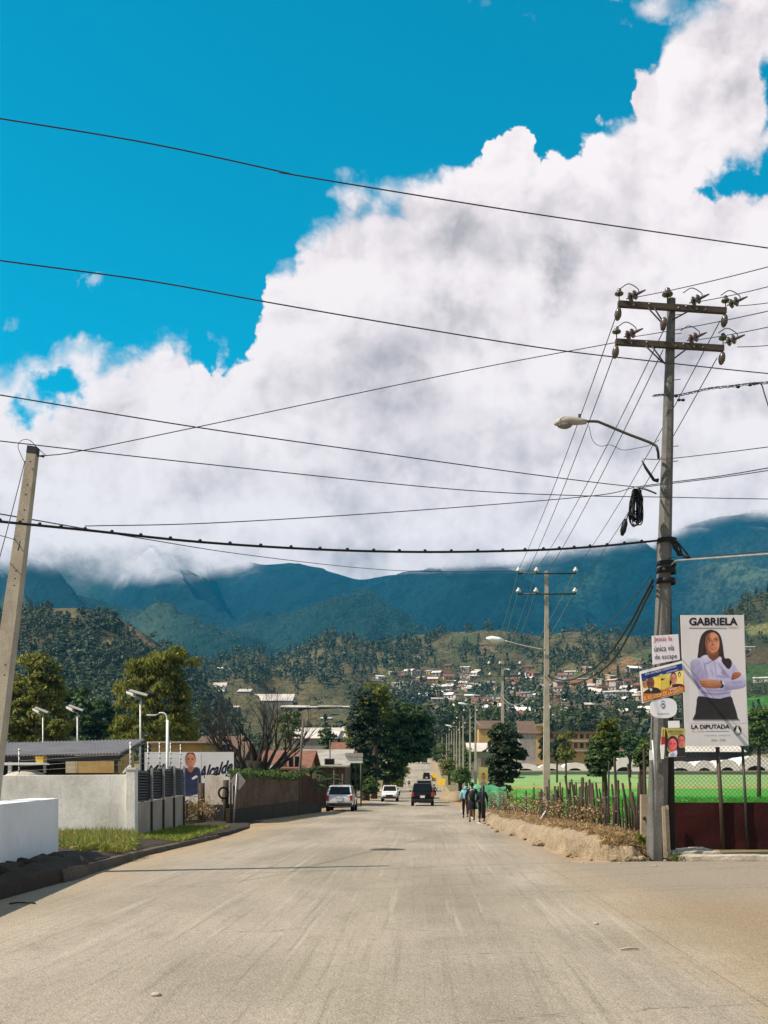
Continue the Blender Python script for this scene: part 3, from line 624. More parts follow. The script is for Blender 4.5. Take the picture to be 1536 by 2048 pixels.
class Hill:
    def __init__(s, name, ridge, D0, D1, base, mat, col, fields=(), nu=260, nv=90, amp=14, nsc=.004, seed=0, power=1.0, spur=0.0, cover=None, kind='structure', spurf=.012, slant=.4, blur=0):
        rx = [a for a, b in ridge]; ry = [b for a, b in ridge]
        pxs = np.linspace(rx[0], rx[-1], nu); ss_ = np.concatenate([np.linspace(0, 1, nv), [1.08, 1.25, 1.5]])
        rid = np.interp(pxs, rx, ry); ker = np.hanning(9); ker /= ker.sum(); rid = np.convolve(np.pad(rid, 4, 'edge'), ker, 'valid')
        V_ = np.zeros((len(ss_), nu, 3)); s.row = np.zeros((len(ss_), nu)); s.pxs = pxs
        for i, sv in enumerate(ss_):
            for j, px in enumerate(pxs):
                D = D0 + (D1 - D0) * sv
                if sv <= 1:
                    row = base + (rid[j] - base) * sv ** power; x = (px - CX) / F * D; z = EYE - (row - CY) / F * D
                    env = math.sin(math.pi * min(1, sv)) ** .6
                    nz = mnoise.fractal((x * nsc + seed, D * nsc, seed * 1.7), 1.0, 2.1, 6)
                    sp = 0.0
                    if spur:
                        u_ = (x + slant * D) * spurf * .1 + .5 * mnoise.noise((x * nsc * .5, D * nsc * .5, seed + 9.0))
                        sp = spur * (abs(2 * (u_ - math.floor(u_ + .5))) - .5) * 2 + spur * .55 * (abs(2 * (2.3 * u_ + .3 - math.floor(2.3 * u_ + .8))) - .5)
                    z += env * (amp * nz + sp)
                    if sv == 1: z += amp * .12 * nz
                    zr = z
                else:
                    top = V_[nv - 1, j]; x = (px - CX) / F * D; z = top[2] - (sv - 1) * (D1 - D0) * .8
                V_[i, j] = (x, D, z)
        s.V = V_; R = CY - (V_[:, :, 2] - EYE) * F / V_[:, :, 1]; PX = CX + V_[:, :, 0] * F / V_[:, :, 1]; s.R = R; s.PX = PX; s.nv = nv
        colr = np.ones((len(ss_), nu, 4)); colr[:, :, :3] = col; s.fld = np.zeros((len(ss_), nu), bool)
        for poly, fc_ in fields:
            wob = np.array([[mnoise.noise((PX[i, j] * .05, R[i, j] * .08, seed + 3)) for j in range(nu)] for i in range(len(ss_))]) * 5
            k_ = inpoly(PX + wob, R + wob, poly); colr[k_, :3] = fc_; s.fld |= k_
        for _ in range(blur): colr = (colr + np.roll(colr, 1, 1) + np.roll(colr, -1, 1) + np.roll(colr, 1, 0) + np.roll(colr, -1, 0)) / 5
        i = np.arange(len(ss_) * nu).reshape(len(ss_), nu)
        q = np.stack([i[:-1, :-1], i[:-1, 1:], i[1:, 1:], i[1:, :-1]], -1).reshape(-1, 4)
        at = {'field': colr.reshape(-1, 4)}
        if cover is not None:  # per-vertex fade to transparent, standing in for cloud on the tops
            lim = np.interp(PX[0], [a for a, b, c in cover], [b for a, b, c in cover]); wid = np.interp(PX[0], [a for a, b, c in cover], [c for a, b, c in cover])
            at['cloud_fade'] = np.clip((lim[None, :] + wid[None, :] - R) / (2 * wid[None, :]), 0, 1).ravel()
        s.o = prop(np_mesh(name, V_.reshape(-1, 3), q, mat, attr=at, smooth_=True), kind=kind)
        # what of it the road sees: nearest sample wins
        s.vis = np.zeros(R.shape, bool); low = np.full(nu, 1e9)
        for i_ in range(nv):
            s.vis[i_] = R[i_] <= low + 1.5; low = np.minimum(low, R[i_])
    def at(s, px, row):
        d_ = (s.PX[:s.nv] - px) ** 2 + (s.R[:s.nv] - row) ** 2 + np.where(s.vis[:s.nv], 0, 60); k_ = np.unravel_index(np.argmin(d_), d_.shape); return Vector(s.V[:s.nv][k_])
    def scatter(s, n, seed, keep, avoid=True):
        """n random surface points (even in the picture) as (px,row)->keep() allows"""
        rng = np.random.default_rng(seed); ok = s.vis[:s.nv - 1].copy()
        if avoid: ok &= ~s.fld[:s.nv - 1]
        ii, jj = np.nonzero(ok); pick = rng.integers(0, len(ii), n * 3); i_, j_ = ii[pick], jj[pick]
        kp = np.array([keep(a, b) for a, b in zip(s.PX[i_, j_], s.R[i_, j_])]); kp = rng.uniform(size=len(kp)) < kp
        i_, j_ = i_[kp][:n], j_[kp][:n]; fu = rng.uniform(size=(len(i_), 1)); fv = rng.uniform(size=(len(i_), 1)); j2 = np.minimum(j_ + 1, s.V.shape[1] - 1)
        return (s.V[i_, j_] * (1 - fu) + s.V[i_, j2] * fu) * (1 - fv) + (s.V[i_ + 1, j_] * (1 - fu) + s.V[i_ + 1, j2] * fu) * fv
def forest(name, P, hmin, hmax, seed, mat, pine=.5, nl=34):
    rng = np.random.default_rng(seed); vs = []; qs = []; k = 0
    for p in P:
        h_ = rng.uniform(hmin, hmax) * (1.35 if rng.uniform() < .1 else 1); m_ = nl
        if rng.uniform() < pine:
            t_ = rng.uniform(.08, 1, m_) ** .8; a = rng.uniform(0, 2 * math.pi, m_); r_ = (1.04 - t_) * h_ * rng.uniform(.20, .30) * rng.uniform(.7, 1.1, m_)
            c_ = np.stack([r_ * np.cos(a), r_ * np.sin(a), t_ * h_], 1); nn = np.stack([np.cos(a), np.sin(a), np.full(m_, .7)], 1)
        else:
            d_ = rng.normal(size=(m_, 3)); d_ /= np.linalg.norm(d_, axis=1, keepdims=True); d_[:, 2] = np.abs(d_[:, 2]) * 1.1 - .25
            lob = rng.normal(scale=.16, size=(4, 3)); c_ = d_ * np.array([.36, .36, .40]) * h_ * rng.uniform(.75, 1.05, (m_, 1)) + np.array([0, 0, .45 * h_]) + lob[rng.integers(0, 4, m_)] * h_; nn = d_ + np.array([0, 0, .3])
        nn = nn + rng.normal(scale=.3, size=nn.shape); nn /= np.linalg.norm(nn, axis=1, keepdims=True)
        v_, q_ = leafquads(c_ + p, h_ * rng.uniform(.14, .28, m_), h_ * rng.uniform(.10, .19, m_), nn, rng, np.full((m_, 1), .25)); vs.append(v_); qs.append(q_ + k); k += len(v_)
    if not vs: return
    prop(np_mesh(name, np.concatenate(vs), np.concatenate(qs), mat), kind='stuff')
FOR = (.016, .028, .016)
GRN = (.085, .115, .030); BRN = (.16, .085, .045); OCH = (.27, .17, .075); RED = (.13, .055, .032); LGT = (.30, .27, .10)
M['hillm'] = hill_mat('wooded_hillside', (.050, .058, .026), (.12, .085, .050), .012, .7)
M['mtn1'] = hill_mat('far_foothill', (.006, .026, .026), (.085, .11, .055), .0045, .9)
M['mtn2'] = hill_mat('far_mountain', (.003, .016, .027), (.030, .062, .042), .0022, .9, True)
hl = Hill('hill', [(-420, 1330), (-200, 1262), (-60, 1240), (30, 1224), (90, 1218), (150, 1216), (190, 1222), (232, 1236), (275, 1258), (315, 1285), (350, 1312), (385, 1340), (430, 1385), (480, 1440), (520, 1490)], 330, 800, 1532, M['hillm'], (.035, .042, .020),
          [([(90, 1214), (130, 1216), (180, 1220), (196, 1234), (160, 1232), (110, 1240), (100, 1226)], LGT), ([(236, 1240), (262, 1245), (300, 1285), (348, 1312), (335, 1318), (290, 1300), (252, 1270)], (.27, .17, .11)),
           ([(200, 1290), (238, 1274), (226, 1288), (205, 1300)], LGT), ([(25, 1218), (85, 1216), (80, 1222), (30, 1226)], LGT), ([(160, 1440), (215, 1425), (240, 1450), (180, 1462)], GRN)], seed=2, amp=10, nsc=.006)
hc = Hill('hill', [(300, 1400), (360, 1330), (400, 1318), (440, 1322), (470, 1308), (520, 1300), (545, 1322), (565, 1312), (600, 1292), (650, 1276), (690, 1272), (715, 1282), (745, 1288), (790, 1282), (830, 1270), (890, 1264), (930, 1262), (990, 1258), (1040, 1266), (1080, 1272), (1130, 1262), (1180, 1262), (1230, 1268), (1290, 1276), (1340, 1276), (1400, 1285), (1500, 1300)],
          400, 1350, 1515, M['hillm'], (.16, .128, .062),
          [([(835, 1345), (905, 1335), (915, 1365), (870, 1385), (820, 1378)], BRN), ([(940, 1375), (985, 1362), (985, 1378), (955, 1390), (920, 1392)], (.07, .13, .035)), ([(1110, 1350), (1190, 1365), (1185, 1395), (1105, 1390), (1090, 1370)], (.20, .125, .065)),
           ([(1048, 1350), (1085, 1350), (1085, 1364), (1045, 1366)], GRN), ([(1125, 1342), (1165, 1340), (1160, 1356), (1128, 1358)], (.15, .155, .05)), ([(1200, 1340), (1290, 1300), (1300, 1320), (1245, 1360), (1205, 1370)], (.25, .15, .07)), ([(1205, 1395), (1300, 1388), (1320, 1420), (1230, 1415), (1190, 1405)], RED),
           ([(1135, 1296), (1165, 1294), (1160, 1318), (1130, 1312)], OCH), ([(960, 1282), (1010, 1278), (1000, 1300), (955, 1310)], (.22, .15, .08)), ([(900, 1268), (960, 1272), (955, 1292), (915, 1292)], (.10, .12, .04)), ([(1180, 1430), (1320, 1425), (1330, 1460), (1200, 1460)], OCH),
           ([(735, 1366), (795, 1366), (800, 1380), (735, 1382)], (.06, .15, .03)), ([(985, 1316), (1040, 1310), (1060, 1330), (1000, 1345)], (.12, .09, .05)), ([(1260, 1310), (1320, 1290), (1330, 1310), (1290, 1335)], (.16, .17, .06)), ([(890, 1390), (960, 1395), (1000, 1420), (900, 1430)], (.12, .09, .055)),
           ([(380, 1420), (470, 1408), (640, 1412), (700, 1420), (700, 1470), (380, 1470)], (.17, .13, .065))], seed=5, amp=26, nsc=.005, nu=400, nv=110)
hr = Hill('hill', [(1340, 1420), (1380, 1330), (1410, 1280), (1440, 1236), (1475, 1210), (1510, 1190), (1560, 1172), (1700, 1150), (2000, 1180)], 420, 1000, 1515, M['hillm'], (.045, .050, .024),
          [([(1490, 1250), (1600, 1245), (1600, 1275), (1495, 1268)], (.20, .19, .07)), ([(1485, 1300), (1600, 1290), (1600, 1330), (1490, 1325)], (.15, .07, .045)), ([(1490, 1330), (1600, 1330), (1600, 1370), (1490, 1362)], (.05, .11, .03)), ([(1490, 1395), (1600, 1380), (1600, 1430), (1490, 1430)], (.05, .20, .03))], seed=8, amp=10, nsc=.006)
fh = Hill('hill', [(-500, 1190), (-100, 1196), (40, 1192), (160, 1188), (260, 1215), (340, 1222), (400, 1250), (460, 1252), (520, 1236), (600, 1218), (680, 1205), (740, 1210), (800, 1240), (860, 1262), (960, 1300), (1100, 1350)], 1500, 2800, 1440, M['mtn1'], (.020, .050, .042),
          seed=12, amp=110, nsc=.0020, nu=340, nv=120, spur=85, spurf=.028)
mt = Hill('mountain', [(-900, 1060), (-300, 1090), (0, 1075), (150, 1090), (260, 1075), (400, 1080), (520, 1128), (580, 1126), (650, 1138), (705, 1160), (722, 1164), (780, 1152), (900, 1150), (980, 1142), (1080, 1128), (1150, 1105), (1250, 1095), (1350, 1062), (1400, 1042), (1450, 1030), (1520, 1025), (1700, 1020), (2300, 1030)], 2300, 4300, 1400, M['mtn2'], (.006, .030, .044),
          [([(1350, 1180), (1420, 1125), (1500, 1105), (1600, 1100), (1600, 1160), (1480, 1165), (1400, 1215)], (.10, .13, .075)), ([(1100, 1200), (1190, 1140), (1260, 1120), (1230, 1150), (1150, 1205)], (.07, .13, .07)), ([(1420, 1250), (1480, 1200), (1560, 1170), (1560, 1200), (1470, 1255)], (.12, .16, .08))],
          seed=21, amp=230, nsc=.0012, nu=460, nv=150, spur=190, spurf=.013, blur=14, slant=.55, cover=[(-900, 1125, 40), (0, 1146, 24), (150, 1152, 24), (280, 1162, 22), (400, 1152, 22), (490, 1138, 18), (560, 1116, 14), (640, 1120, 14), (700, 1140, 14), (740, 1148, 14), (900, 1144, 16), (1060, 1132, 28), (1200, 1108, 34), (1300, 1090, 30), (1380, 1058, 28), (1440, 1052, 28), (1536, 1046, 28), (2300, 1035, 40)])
ridge_ok = lambda a, b: 1.0
forest('forest', hl.scatter(3600, 1, lambda a, b: 1.0 if b < 1480 else .3), 3.5, 8.5, 1, M['leaffar'], .22, 80)
forest('forest', hc.scatter(2300, 2, lambda a, b: (1.0 if a < 840 else (.95 if mnoise.noise((a * .022, b * .045, 4.0)) + .5 * mnoise.noise((a * .06, b * .11, 9.0)) > .06 else .05)) * (.04 if 372 < a < 700 and b > 1372 else 1)), 6, 13, 2, M['leaffar'], .6, 44)
forest('forest', hc.scatter(700, 3, lambda a, b: 0.6 if a > 830 else .25), 4, 8, 3, M['leaffar2'], .15, 26)
forest('forest', hc.scatter(2600, 9, lambda a, b: .8 if a > 800 else .2, False), 1.6, 3.6, 9, M['leaffar2'], .0, 18)
forest('forest', hc.scatter(900, 10, lambda a, b: .8 if a > 800 else .1), 2.5, 6, 10, M['leafmid'], .0, 30)
forest('forest', hr.scatter(1100, 4, lambda a, b: 1.0 if b < 1290 else .25), 4, 9, 4, M['leaffar'], .5, 50)
forest('forest', fh.scatter(5200, 6, lambda a, b: 1.0), 7, 13, 6, M['leaffar'], .4, 16)
# ------------------------------------------------------------------ right side: utility poles
def insul_pin(mb, c, s=1.0, wire=True):
    """a pin insulator standing on c"""
    c = Vector(c)
    mb.mat(M['darksteel']).tube([c, c + Vector((0, 0, .17 * s))], .012 * s, 5)
    mb.mat(M['porc']).lathe([(.02 * s, .13 * s), (.085 * s, .125 * s), (.10 * s, .15 * s), (.075 * s, .185 * s), (.045 * s, .205 * s), (.05 * s, .23 * s), (.035 * s, .255 * s), (0, .26 * s)], c, n=10)
def insul_string(mb, c, dirv, s=1.0):
    """two-disc strain insulator from c along dirv"""
    c = Vector(c); d_ = Vector(dirv).normalized()
    mb.mat(M['darksteel']).tube([c, c + d_ * .42 * s], .014 * s, 5)
    for k in (.10, .21): mb.mat(M['porc']).lathe([(.02, k - .03), (.055, k - .035), (.105, k), (.09, k + .025), (.03, k + .035)], c, d_, n=10) if s == 1 else mb.lathe([(.02 * s, (k - .03) * s), (.1 * s, k * s), (.03 * s, (k + .035) * s)], c, d_, n=8)
    mb.mat(M['armwood']).tube([c + d_ * .26 * s, c + d_ * .36 * s, c + d_ * .48 * s], [.035 * s, .03 * s, .015 * s], 6)
BD = 23.8
pb = W(1311, 1724, BD); pt = W(1343, 598, BD)
big = thing('utility_pole', 'tall grey octagonal concrete pole with two wooden crossarms carrying the signs', 'utility pole', pb)
L = lambda px, py, D=BD: W(px, py, D) - pb
MB().mat(M['concgrey']).tube([L(1311, 1724) - Vector((0, 0, .3)), L(1343, 598)], [.235, .088], 8, sm=False, rot=math.pi / 8).build('shaft', big)
def arm(y0, y1, pxl, pxr):
    a = L(pxl, y0, 23.55); b = L(pxr, y1, 23.75); d_ = (b - a).normalized(); up = Vector((0, 0, 1)); q = d_.cross(up).normalized(); up = q.cross(d_)
    vs = [p + q * sy * .055 + up * sz * .06 for p in (a, b) for sy, sz in ((-1, -1), (1, -1), (1, 1), (-1, 1))]
    mb = MB().mat(M['armwood']); mb.add(vs, [(3, 2, 1, 0), (4, 5, 6, 7), (0, 1, 5, 4), (1, 2, 6, 5), (2, 3, 7, 6), (3, 0, 4, 7)], False)
    mb.mat(M['steel'])
    for k in (.14, .28, .55, .62, .72, .80):
        p = a.lerp(b, k) - q * .058 * (1 if q.y > 0 else -1) + up * (.02 if k in (.28, .62) else -.02); mb.lathe([(.018, 0), (.018, .012), (0, .014)], p, (0, -1, 0), n=6)
    return mb.build('crossarm', big), a, b
arms = []
for (y0, y1, xl, xr, yb, yc) in ((608, 622, 1236, 1452, 648, 640), (684, 697, 1231, 1447, 726, 720)):
    o, a, b = arm(y0, y1, xl, xr); arms.append((a, b))
    for st, en, off in ((.27, (1326, yb), 0), (.33, (1330, yb + 2), .07), (.66, (1344, yc), 0)):
        p = a.lerp(b, st) + Vector((0, -.05, -.06)); e = L(en[0], en[1], 23.65); MB().mat(M['darksteel']).tube([p, e], .017, 5).build('brace', big)
    for k in (0.0, .985):
        mb = MB(); p = a.lerp(b, k) + Vector((.02, -.02, .06)); insul_pin(mb, p); mb.build('pin_insulator', big)
        mb = MB(); e = p + Vector((0, 0, -.14)); mb.mat(M['porc']).lathe([(.02, 0), (.05, -.03), (.075, -.10), (.078, -.17), (.05, -.24), (.02, -.27)], e, (.12, -.25, 1), n=9); mb.build('suspension_insulator', big)
    for k in (.06, .64, .99):
        mb = MB(); p = a.lerp(b, k) + Vector((.03, -.06, .09)); insul_string(mb, p, (.5, -.5, .06)); mb.build('strain_insulator', big)
        st = p + Vector((.22, -.22, .02)); tp = a.lerp(b, max(0, k - .05)) + Vector((.02, -.02, .32))
        MB().mat(M['wire']).tube(smooth([st, st + Vector((-.02, .02, .11)), st.lerp(tp, .55) + Vector((0, 0, .15)), tp], 5), .011, 5).build('jumper_wire', big)
mb = MB(); insul_pin(mb, L(1335, 606, 23.7), 1.25); mb.build('pin_insulator', big)
mb = MB(); mb.mat(M['porc']).lathe([(.02, 0), (.06, -.04), (.08, -.13), (.05, -.26), (.02, -.28)], L(1329, 634, 23.6), (.1, -.2, 1), n=9); mb.build('suspension_insulator', big)
mb = MB().mat(M['darksteel'])
for k in (630, 668, 760, 790, 893, 923, 1096):
    p = L(1343 - 32 * (k - 598) / 1126 + 9, k); MB().mat(M['darksteel']).tube([p, p + Vector((.14, -.04, 0))], .008, 5).build('step_bolt', big)
for k in range(660, 1080, 22):
    px = 1343 - 32 * (k - 598) / 1126; MB().mat(M['darksteel']).lathe([(.012, 0), (.012, .01), (0, .011)], L(px + (2 if (k // 22) % 3 else -2), k) + Vector((0, -.09 - .14 * (k - 598) / 1126, 0)), (0, -1, 0), n=6).build('bolt_hole', big)
for row, h_ in ((1082, .05), (1128, .05), (1142, .06), (1163, .06)):
    px = 1343 - 32 * (row - 598) / 1126 + 5; MB().mat(M['rubber']).lathe([(.20, -h_), (.215, -h_), (.215, h_), (.20, h_)], L(px, row), n=12).build('strap', big)
MB().mat(M['palewood']).slab([L(1324, 1612, 23.45), L(1330, 1612, 23.45), L(1335, 1716, 23.45), L(1328, 1716, 23.45)], (0, .04, 0)).build('guard_board', big)
MB().mat(M['palewood']).slab([L(1332, 1610, 23.5), L(1337, 1611, 23.5), L(1342, 1718, 23.5), L(1337, 1718, 23.5)], (0, .04, 0)).build('guard_board', big)
MB().mat(M['steel']).tube([L(1305, 1480, 23.52), L(1313, 1580, 23.5)], .025, 6).build('conduit', big)
MB().mat(M['whitesteel']).slab([L(1299, 1500, 23.52), L(1306, 1500, 23.52), L(1307, 1520, 23.52), L(1299, 1520, 23.52)], (0, .02, 0)).build('tag_plate', big)
# lamp arm and head
lamp = thing('street_lamp', 'grey cobra head street lamp on a long bent arm high on the signed pole', 'street lamp', L(1313, 905) + pb)
b0 = L(1313, 905) + pb; Q = lambda px, py, D=23.5: W(px, py, D) - b0
MB().mat(M['armwood']).tube(smooth([Q(1317, 916, 23.7), Q(1315, 900), Q(1306, 888), Q(1255, 868), Q(1205, 847), Q(1192, 843), Q(1168, 843)], 5), .030, 7).build('arm', lamp)
mb = MB().mat(M['lampgrey'])
mb.tube([Q(1173, 844), Q(1160, 843), Q(1150, 842), Q(1136, 841), Q(1122, 843), Q(1112, 847), Q(1109, 850)], [.05, .075, .09, .10, .095, .06, .02], 10); mb.build('lamp_head', lamp)
MB().mat(M['glassy']).ball(Q(1129, 850), (.17, .10, .085)).build('lens', lamp)
MB().mat(M['trim']).lathe([(.03, 0), (.03, .09), (0, .1)], Q(1159, 837), n=8).build('photocell', lamp)
MB().mat(M['wire']).tube(smooth([Q(1178, 852), Q(1185, 880), Q(1200, 892), Q(1222, 890), Q(1245, 900), Q(1275, 896), Q(1300, 890), Q(1318, 880)], 5), .006, 4).build('cable', lamp)
# cable bracket with the coil hanging from it, other coils
t = thing('cable_coil', 'black bundle of coiled cable hanging left of the signed pole', 'cable coil', W(1272, 975, 23.4)); b1 = W(1272, 975, 23.4); Q = lambda px, py, D=23.4: W(px, py, D) - b1
rs = random.Random(4); mb = MB().mat(M['rubber'])
for k in range(17):
    cx = 1272 + rs.uniform(-5, 8); wd = rs.uniform(5, 15); hg = rs.uniform(50, 76) if k % 4 else rs.uniform(40, 66)
    lp = [Q(cx + wd * math.sin(a) * (.35 + .65 * (1 - math.cos(a)) / 2) + rs.uniform(-1, 1), 978 + hg * (1 - math.cos(a)) / 2, 23.4 + rs.uniform(-.12, .12)) for a in [i * 2 * math.pi / 14 for i in range(14)]]
    lp = smooth(lp, 2, True); mb.tube(lp + [lp[0]], .014, 5, cap=False)
mb.build('loops', t)
MB().mat(M['rubber']).tube(smooth([Q(1265, 1000), Q(1256, 1030), Q(1252, 1042)], 4), .015, 5).build('cord', t)
MB().mat(M['rubber']).tube([Q(1251, 1038), Q(1250, 1046), Q(1246, 1062), Q(1244, 1071)], [.03, .06, .065, .03], 8).build('closure', t)
MB().mat(M['concgrey']).tube(smooth([Q(1275, 974), Q(1295, 980), Q(1312, 987, 23.7)], 3), .02, 6).build('bracket', t)
t = thing('cable_loop', 'black oval cable loop hanging at the right of the pole under the heavy cable', 'cable coil', W(1358, 1098, 23.6)); b1 = W(1358, 1098, 23.6); Q = lambda px, py, D=23.6: W(px, py, D) - b1
mb = MB().mat(M['rubber'])
for k in (0, 1.6, 3.2):
    lp = smooth([Q(1344 + k, 1084 + k), Q(1352 + k, 1084), Q(1372, 1104 + k * .5), Q(1380 - k, 1116 - k), Q(1366, 1113 - k), Q(1350 + k, 1100 - k)], 4, True); mb.tube(lp + [lp[0]], .016, 5, cap=False)
mb.build('loops', t)
t = thing('cable_loop', 'small black cable loop at the right edge of the dark wooden pole', 'cable coil', W(1343, 1160, 23.6)); b1 = W(1343, 1160, 23.6)
mb = MB().mat(M['rubber'])
for k in (0, 1.5): lp = smooth([Q(1338 + k, 1148) + W(1358, 1098, 23.6) - b1, Q(1346, 1160 + k) + W(1358, 1098, 23.6) - b1, Q(1348 - k, 1170) + W(1358, 1098, 23.6) - b1, Q(1341, 1172 - k) + W(1358, 1098, 23.6) - b1, Q(1338 + k, 1160) + W(1358, 1098, 23.6) - b1], 4, True); mb.tube(lp + [lp[0]], .018, 5, cap=False)
mb.build('loops', t)
t = thing('cutout_fuse', 'black fuse arm sticking up left from the signed pole below the lamp', 'fuse', W(1309, 963, 23.6)); b1 = W(1309, 963, 23.6); Q = lambda px, py, D=23.6: W(px, py, D) - b1
MB().mat(M['rubber']).tube([Q(1284, 921), Q(1291, 935), Q(1308, 960), Q(1317, 961)], [.015, .03, .035, .05], 7).build('arm', t)
# the second, dark wooden pole behind it
wb = W(1334, 1722, 24.35); wp = thing('wooden_pole', 'dark wooden pole standing right behind the octagonal concrete pole', 'utility pole', wb)
MB().mat(M['oldwood']).tube([Vector((0, 0, -.3)), W(1330, 1400, 24.35) - wb, W(1327, 1086, 24.35) - wb], [.20, .18, .155], 12).build('shaft', wp)
MB().mat(M['concgrey']).slab([W(1322, 1210, 24.15) - wb, W(1325, 1210, 24.15) - wb, W(1324, 1330, 24.15) - wb, W(1321, 1330, 24.15) - wb], (0, .03, 0)).build('ground_strap', wp)
# poles down the road
def pole(px0, top, D, label, wtop=.15, wbot=.36, arms_=(), lampr=None, pxt=None, name='utility_pole', mat='conc'):
    x0 = (px0 - CX) / F * D; base = Vector((x0, D, gz(D) - .2)); t = thing(name, label, 'utility pole', base, 0, 'concrete poles along the right side of the road')
    tp = W(pxt or px0, top, D) - base
    MB().mat(M[mat]).tube([Vector((0, 0, 0)), tp], [wbot * .7, wtop * .7], 4, sm=False, rot=math.pi / 4).build('shaft', t)
    for row, xl, xr, ins in arms_:
        a = W(xl, row, D - .15) - base; b = W(xr, row, D - .15) - base
        mb = MB().mat(M['darksteel']); mb.tube([a, b], .045, 4, rot=math.pi / 4); mb.build('crossarm', t)
        for px in ins:
            mb = MB(); c = W(px, row, D - .15) - base
            mb.mat(M['darksteel']).tube([c, c + Vector((0, 0, .16))], .02, 4); mb.mat(M['porcw']).lathe([(.03, .10), (.12, .10), (.13, .15), (.09, .22), (.05, .25), (.05, .30), (0, .32)], c, n=8); mb.build('pin_insulator', t)
    return t, base
for a in (
    (1093, 1142, 53.7, 'second concrete pole from the front with two thin crossarms of white insulators', [(1147, 1034, 1152, (1037, 1073, 1151)), (1188, 1034, 1152, (1037, 1072, 1150))]),
    (1005, 1322, 91, 'third concrete pole from the front, beside the dark cypress', [(1330, 975, 1042, (978, 1000, 1040)), (1352, 978, 1040, (980, 1039))]),
    (951, 1398, 134, 'slim concrete pole rising behind the three walking people', [(1404, 930, 978, (932, 976))]),
    (926, 1432, 168, 'concrete pole with a short arm just left of the slim pole behind the walkers', [(1438, 912, 944, (914, 942))]),
    (913, 1452, 205, 'concrete pole with a lamp at the far end of the row', [(1456, 900, 926, (902, 924))]),
    (940, 1418, 150, 'thin concrete pole just right of the lamp pole row behind the walkers', [(1423, 926, 956, (928, 954))]), (919, 1443, 186, 'thin concrete pole between two lamp poles down the row', [(1448, 906, 932, (908, 930))]), (908, 1457, 222, 'thin far pole with a short arm near the earth heap', [(1461, 897, 919, (899, 917))]), (898, 1466, 262, 'very thin far pole just beyond the yellow stands', []),
    (903, 1462, 240, 'far thin pole above the yellow cart', []), (893, 1468, 285, 'far thin pole nearest the road end', []), (884, 1474, 330, 'farthest tiny pole where the road meets the trees', [])):
    pole(a[0], a[1], a[2], a[3], arms_=a[4])
def cobra(tail, head, D, label):
    """tail: list of px points from the pole to the head"""
    b_ = W(*tail[0], D); t = thing('street_lamp', label, 'street lamp', b_); q = lambda p: W(p[0], p[1], D - .1) - b_
    MB().mat(M['lampgrey']).tube(smooth([q(p) for p in tail], 4), .035, 5).build('arm', t)
    a, b = q(head[0]), q(head[1]); MB().mat(M['whitesteel']).tube([a, a.lerp(b, .3), a.lerp(b, .7), b], [.06, .13, .14, .04], 8).build('lamp_head', t)
cobra([(1091, 1300), (1050, 1292), (1008, 1281)], ((1008, 1281), (972, 1276)), 53.6, 'pale street lamp on a slanting arm of the second concrete pole')
cobra([(950, 1412), (938, 1408), (930, 1408)], ((934, 1409), (916, 1406)), 133.8, 'small street lamp on the slim pole behind the walkers')
cobra([(913, 1454), (904, 1452), (900, 1452)], ((905, 1453), (891, 1450)), 204, 'tiny street lamp far down the pole row')

# ------------------------------------------------------------------ wires
def wire(pts, r, label, mat='wire', name='overhead_wire', n=5, k=8, group='overhead wires'):
    P_ = smooth([W(*p) for p in pts], k); b_ = P_[0].copy()
    mb = MB().mat(M[mat]); mb.tube([p - b_ for p in P_], r, n); o = mb.build(name, loc=b_)
    return prop(o, label, 'wire' if name == 'overhead_wire' else 'cable', group)
wire([(-260, 196, 14), (0, 237, 14), (300, 287, 14.5), (570, 345, 15), (590, 350, 15), (1050, 425, 16), (1536, 496, 17), (1800, 532, 17.5)], .0095, 'topmost wire sloping across the open blue sky')
wire([(-260, 484, 14), (0, 521, 14), (300, 562, 15), (550, 607, 15.5), (830, 655, 16), (1100, 698, 17), (1320, 724, 18), (1536, 747, 19), (1800, 770, 20)], .0095, 'second wire from the top, crossing from blue sky into the cloud')
wire([(-200, 758, 15), (0, 790, 15.5), (390, 854, 17), (770, 908, 19), (1050, 947, 21), (1200, 966, 22.5), (1272, 974, 23.4)], .0095, 'wire sloping from the left edge down to the hanging cable coil')
wire([(-200, 860, 17), (0, 882, 17.5), (400, 927, 18.5), (900, 978, 21), (1150, 991, 22.5), (1313, 994, 23.5), (1536, 998, 24), (1700, 999, 24.5)], .009, 'nearly level wire passing the pole below the lamp and on to the right edge')
wire([(85, 912, 20), (160, 902, 20.2), (390, 855, 21), (770, 775, 22), (1000, 728, 23), (1232, 685, 23.6)], .009, 'wire rising from the leaning left pole to the lower crossarm')
wire([(170, 1052, 19), (400, 1047, 19.6), (700, 1030, 20.8), (1000, 1008, 22.3), (1200, 990, 23.2), (1268, 975, 23.4)], .009, 'thin wire from the heavy cable up to the hanging coil')
wire([(-100, 1010, 20), (0, 1028, 20), (290, 1078, 28), (480, 1108, 36), (700, 1134, 44), (850, 1143, 49), (1037, 1142, 53.5)], .013, 'thin wire sagging over the mountains to the second concrete pole')
P_ = [(-150, 1026, 18.5), (0, 1043, 19), (170, 1060, 19.5), (400, 1084, 20.5), (640, 1099, 21.3), (850, 1104, 22), (1050, 1101, 22.8), (1180, 1094, 23.2), (1318, 1081, 23.6)]
cab = wire(P_, .024, 'thick black bundled cable spanning from the left pole to the signed pole', 'rubber', 'heavy_cable', 7, group='heavy cables')
b_ = W(*P_[0])
for p in smooth([W(*p) for p in P_], 4): MB().mat(M['rubber']).ball(p - b_ + Vector((0, 0, .03)), (.035, .02, .03), 6, 4).build('clamp', cab)
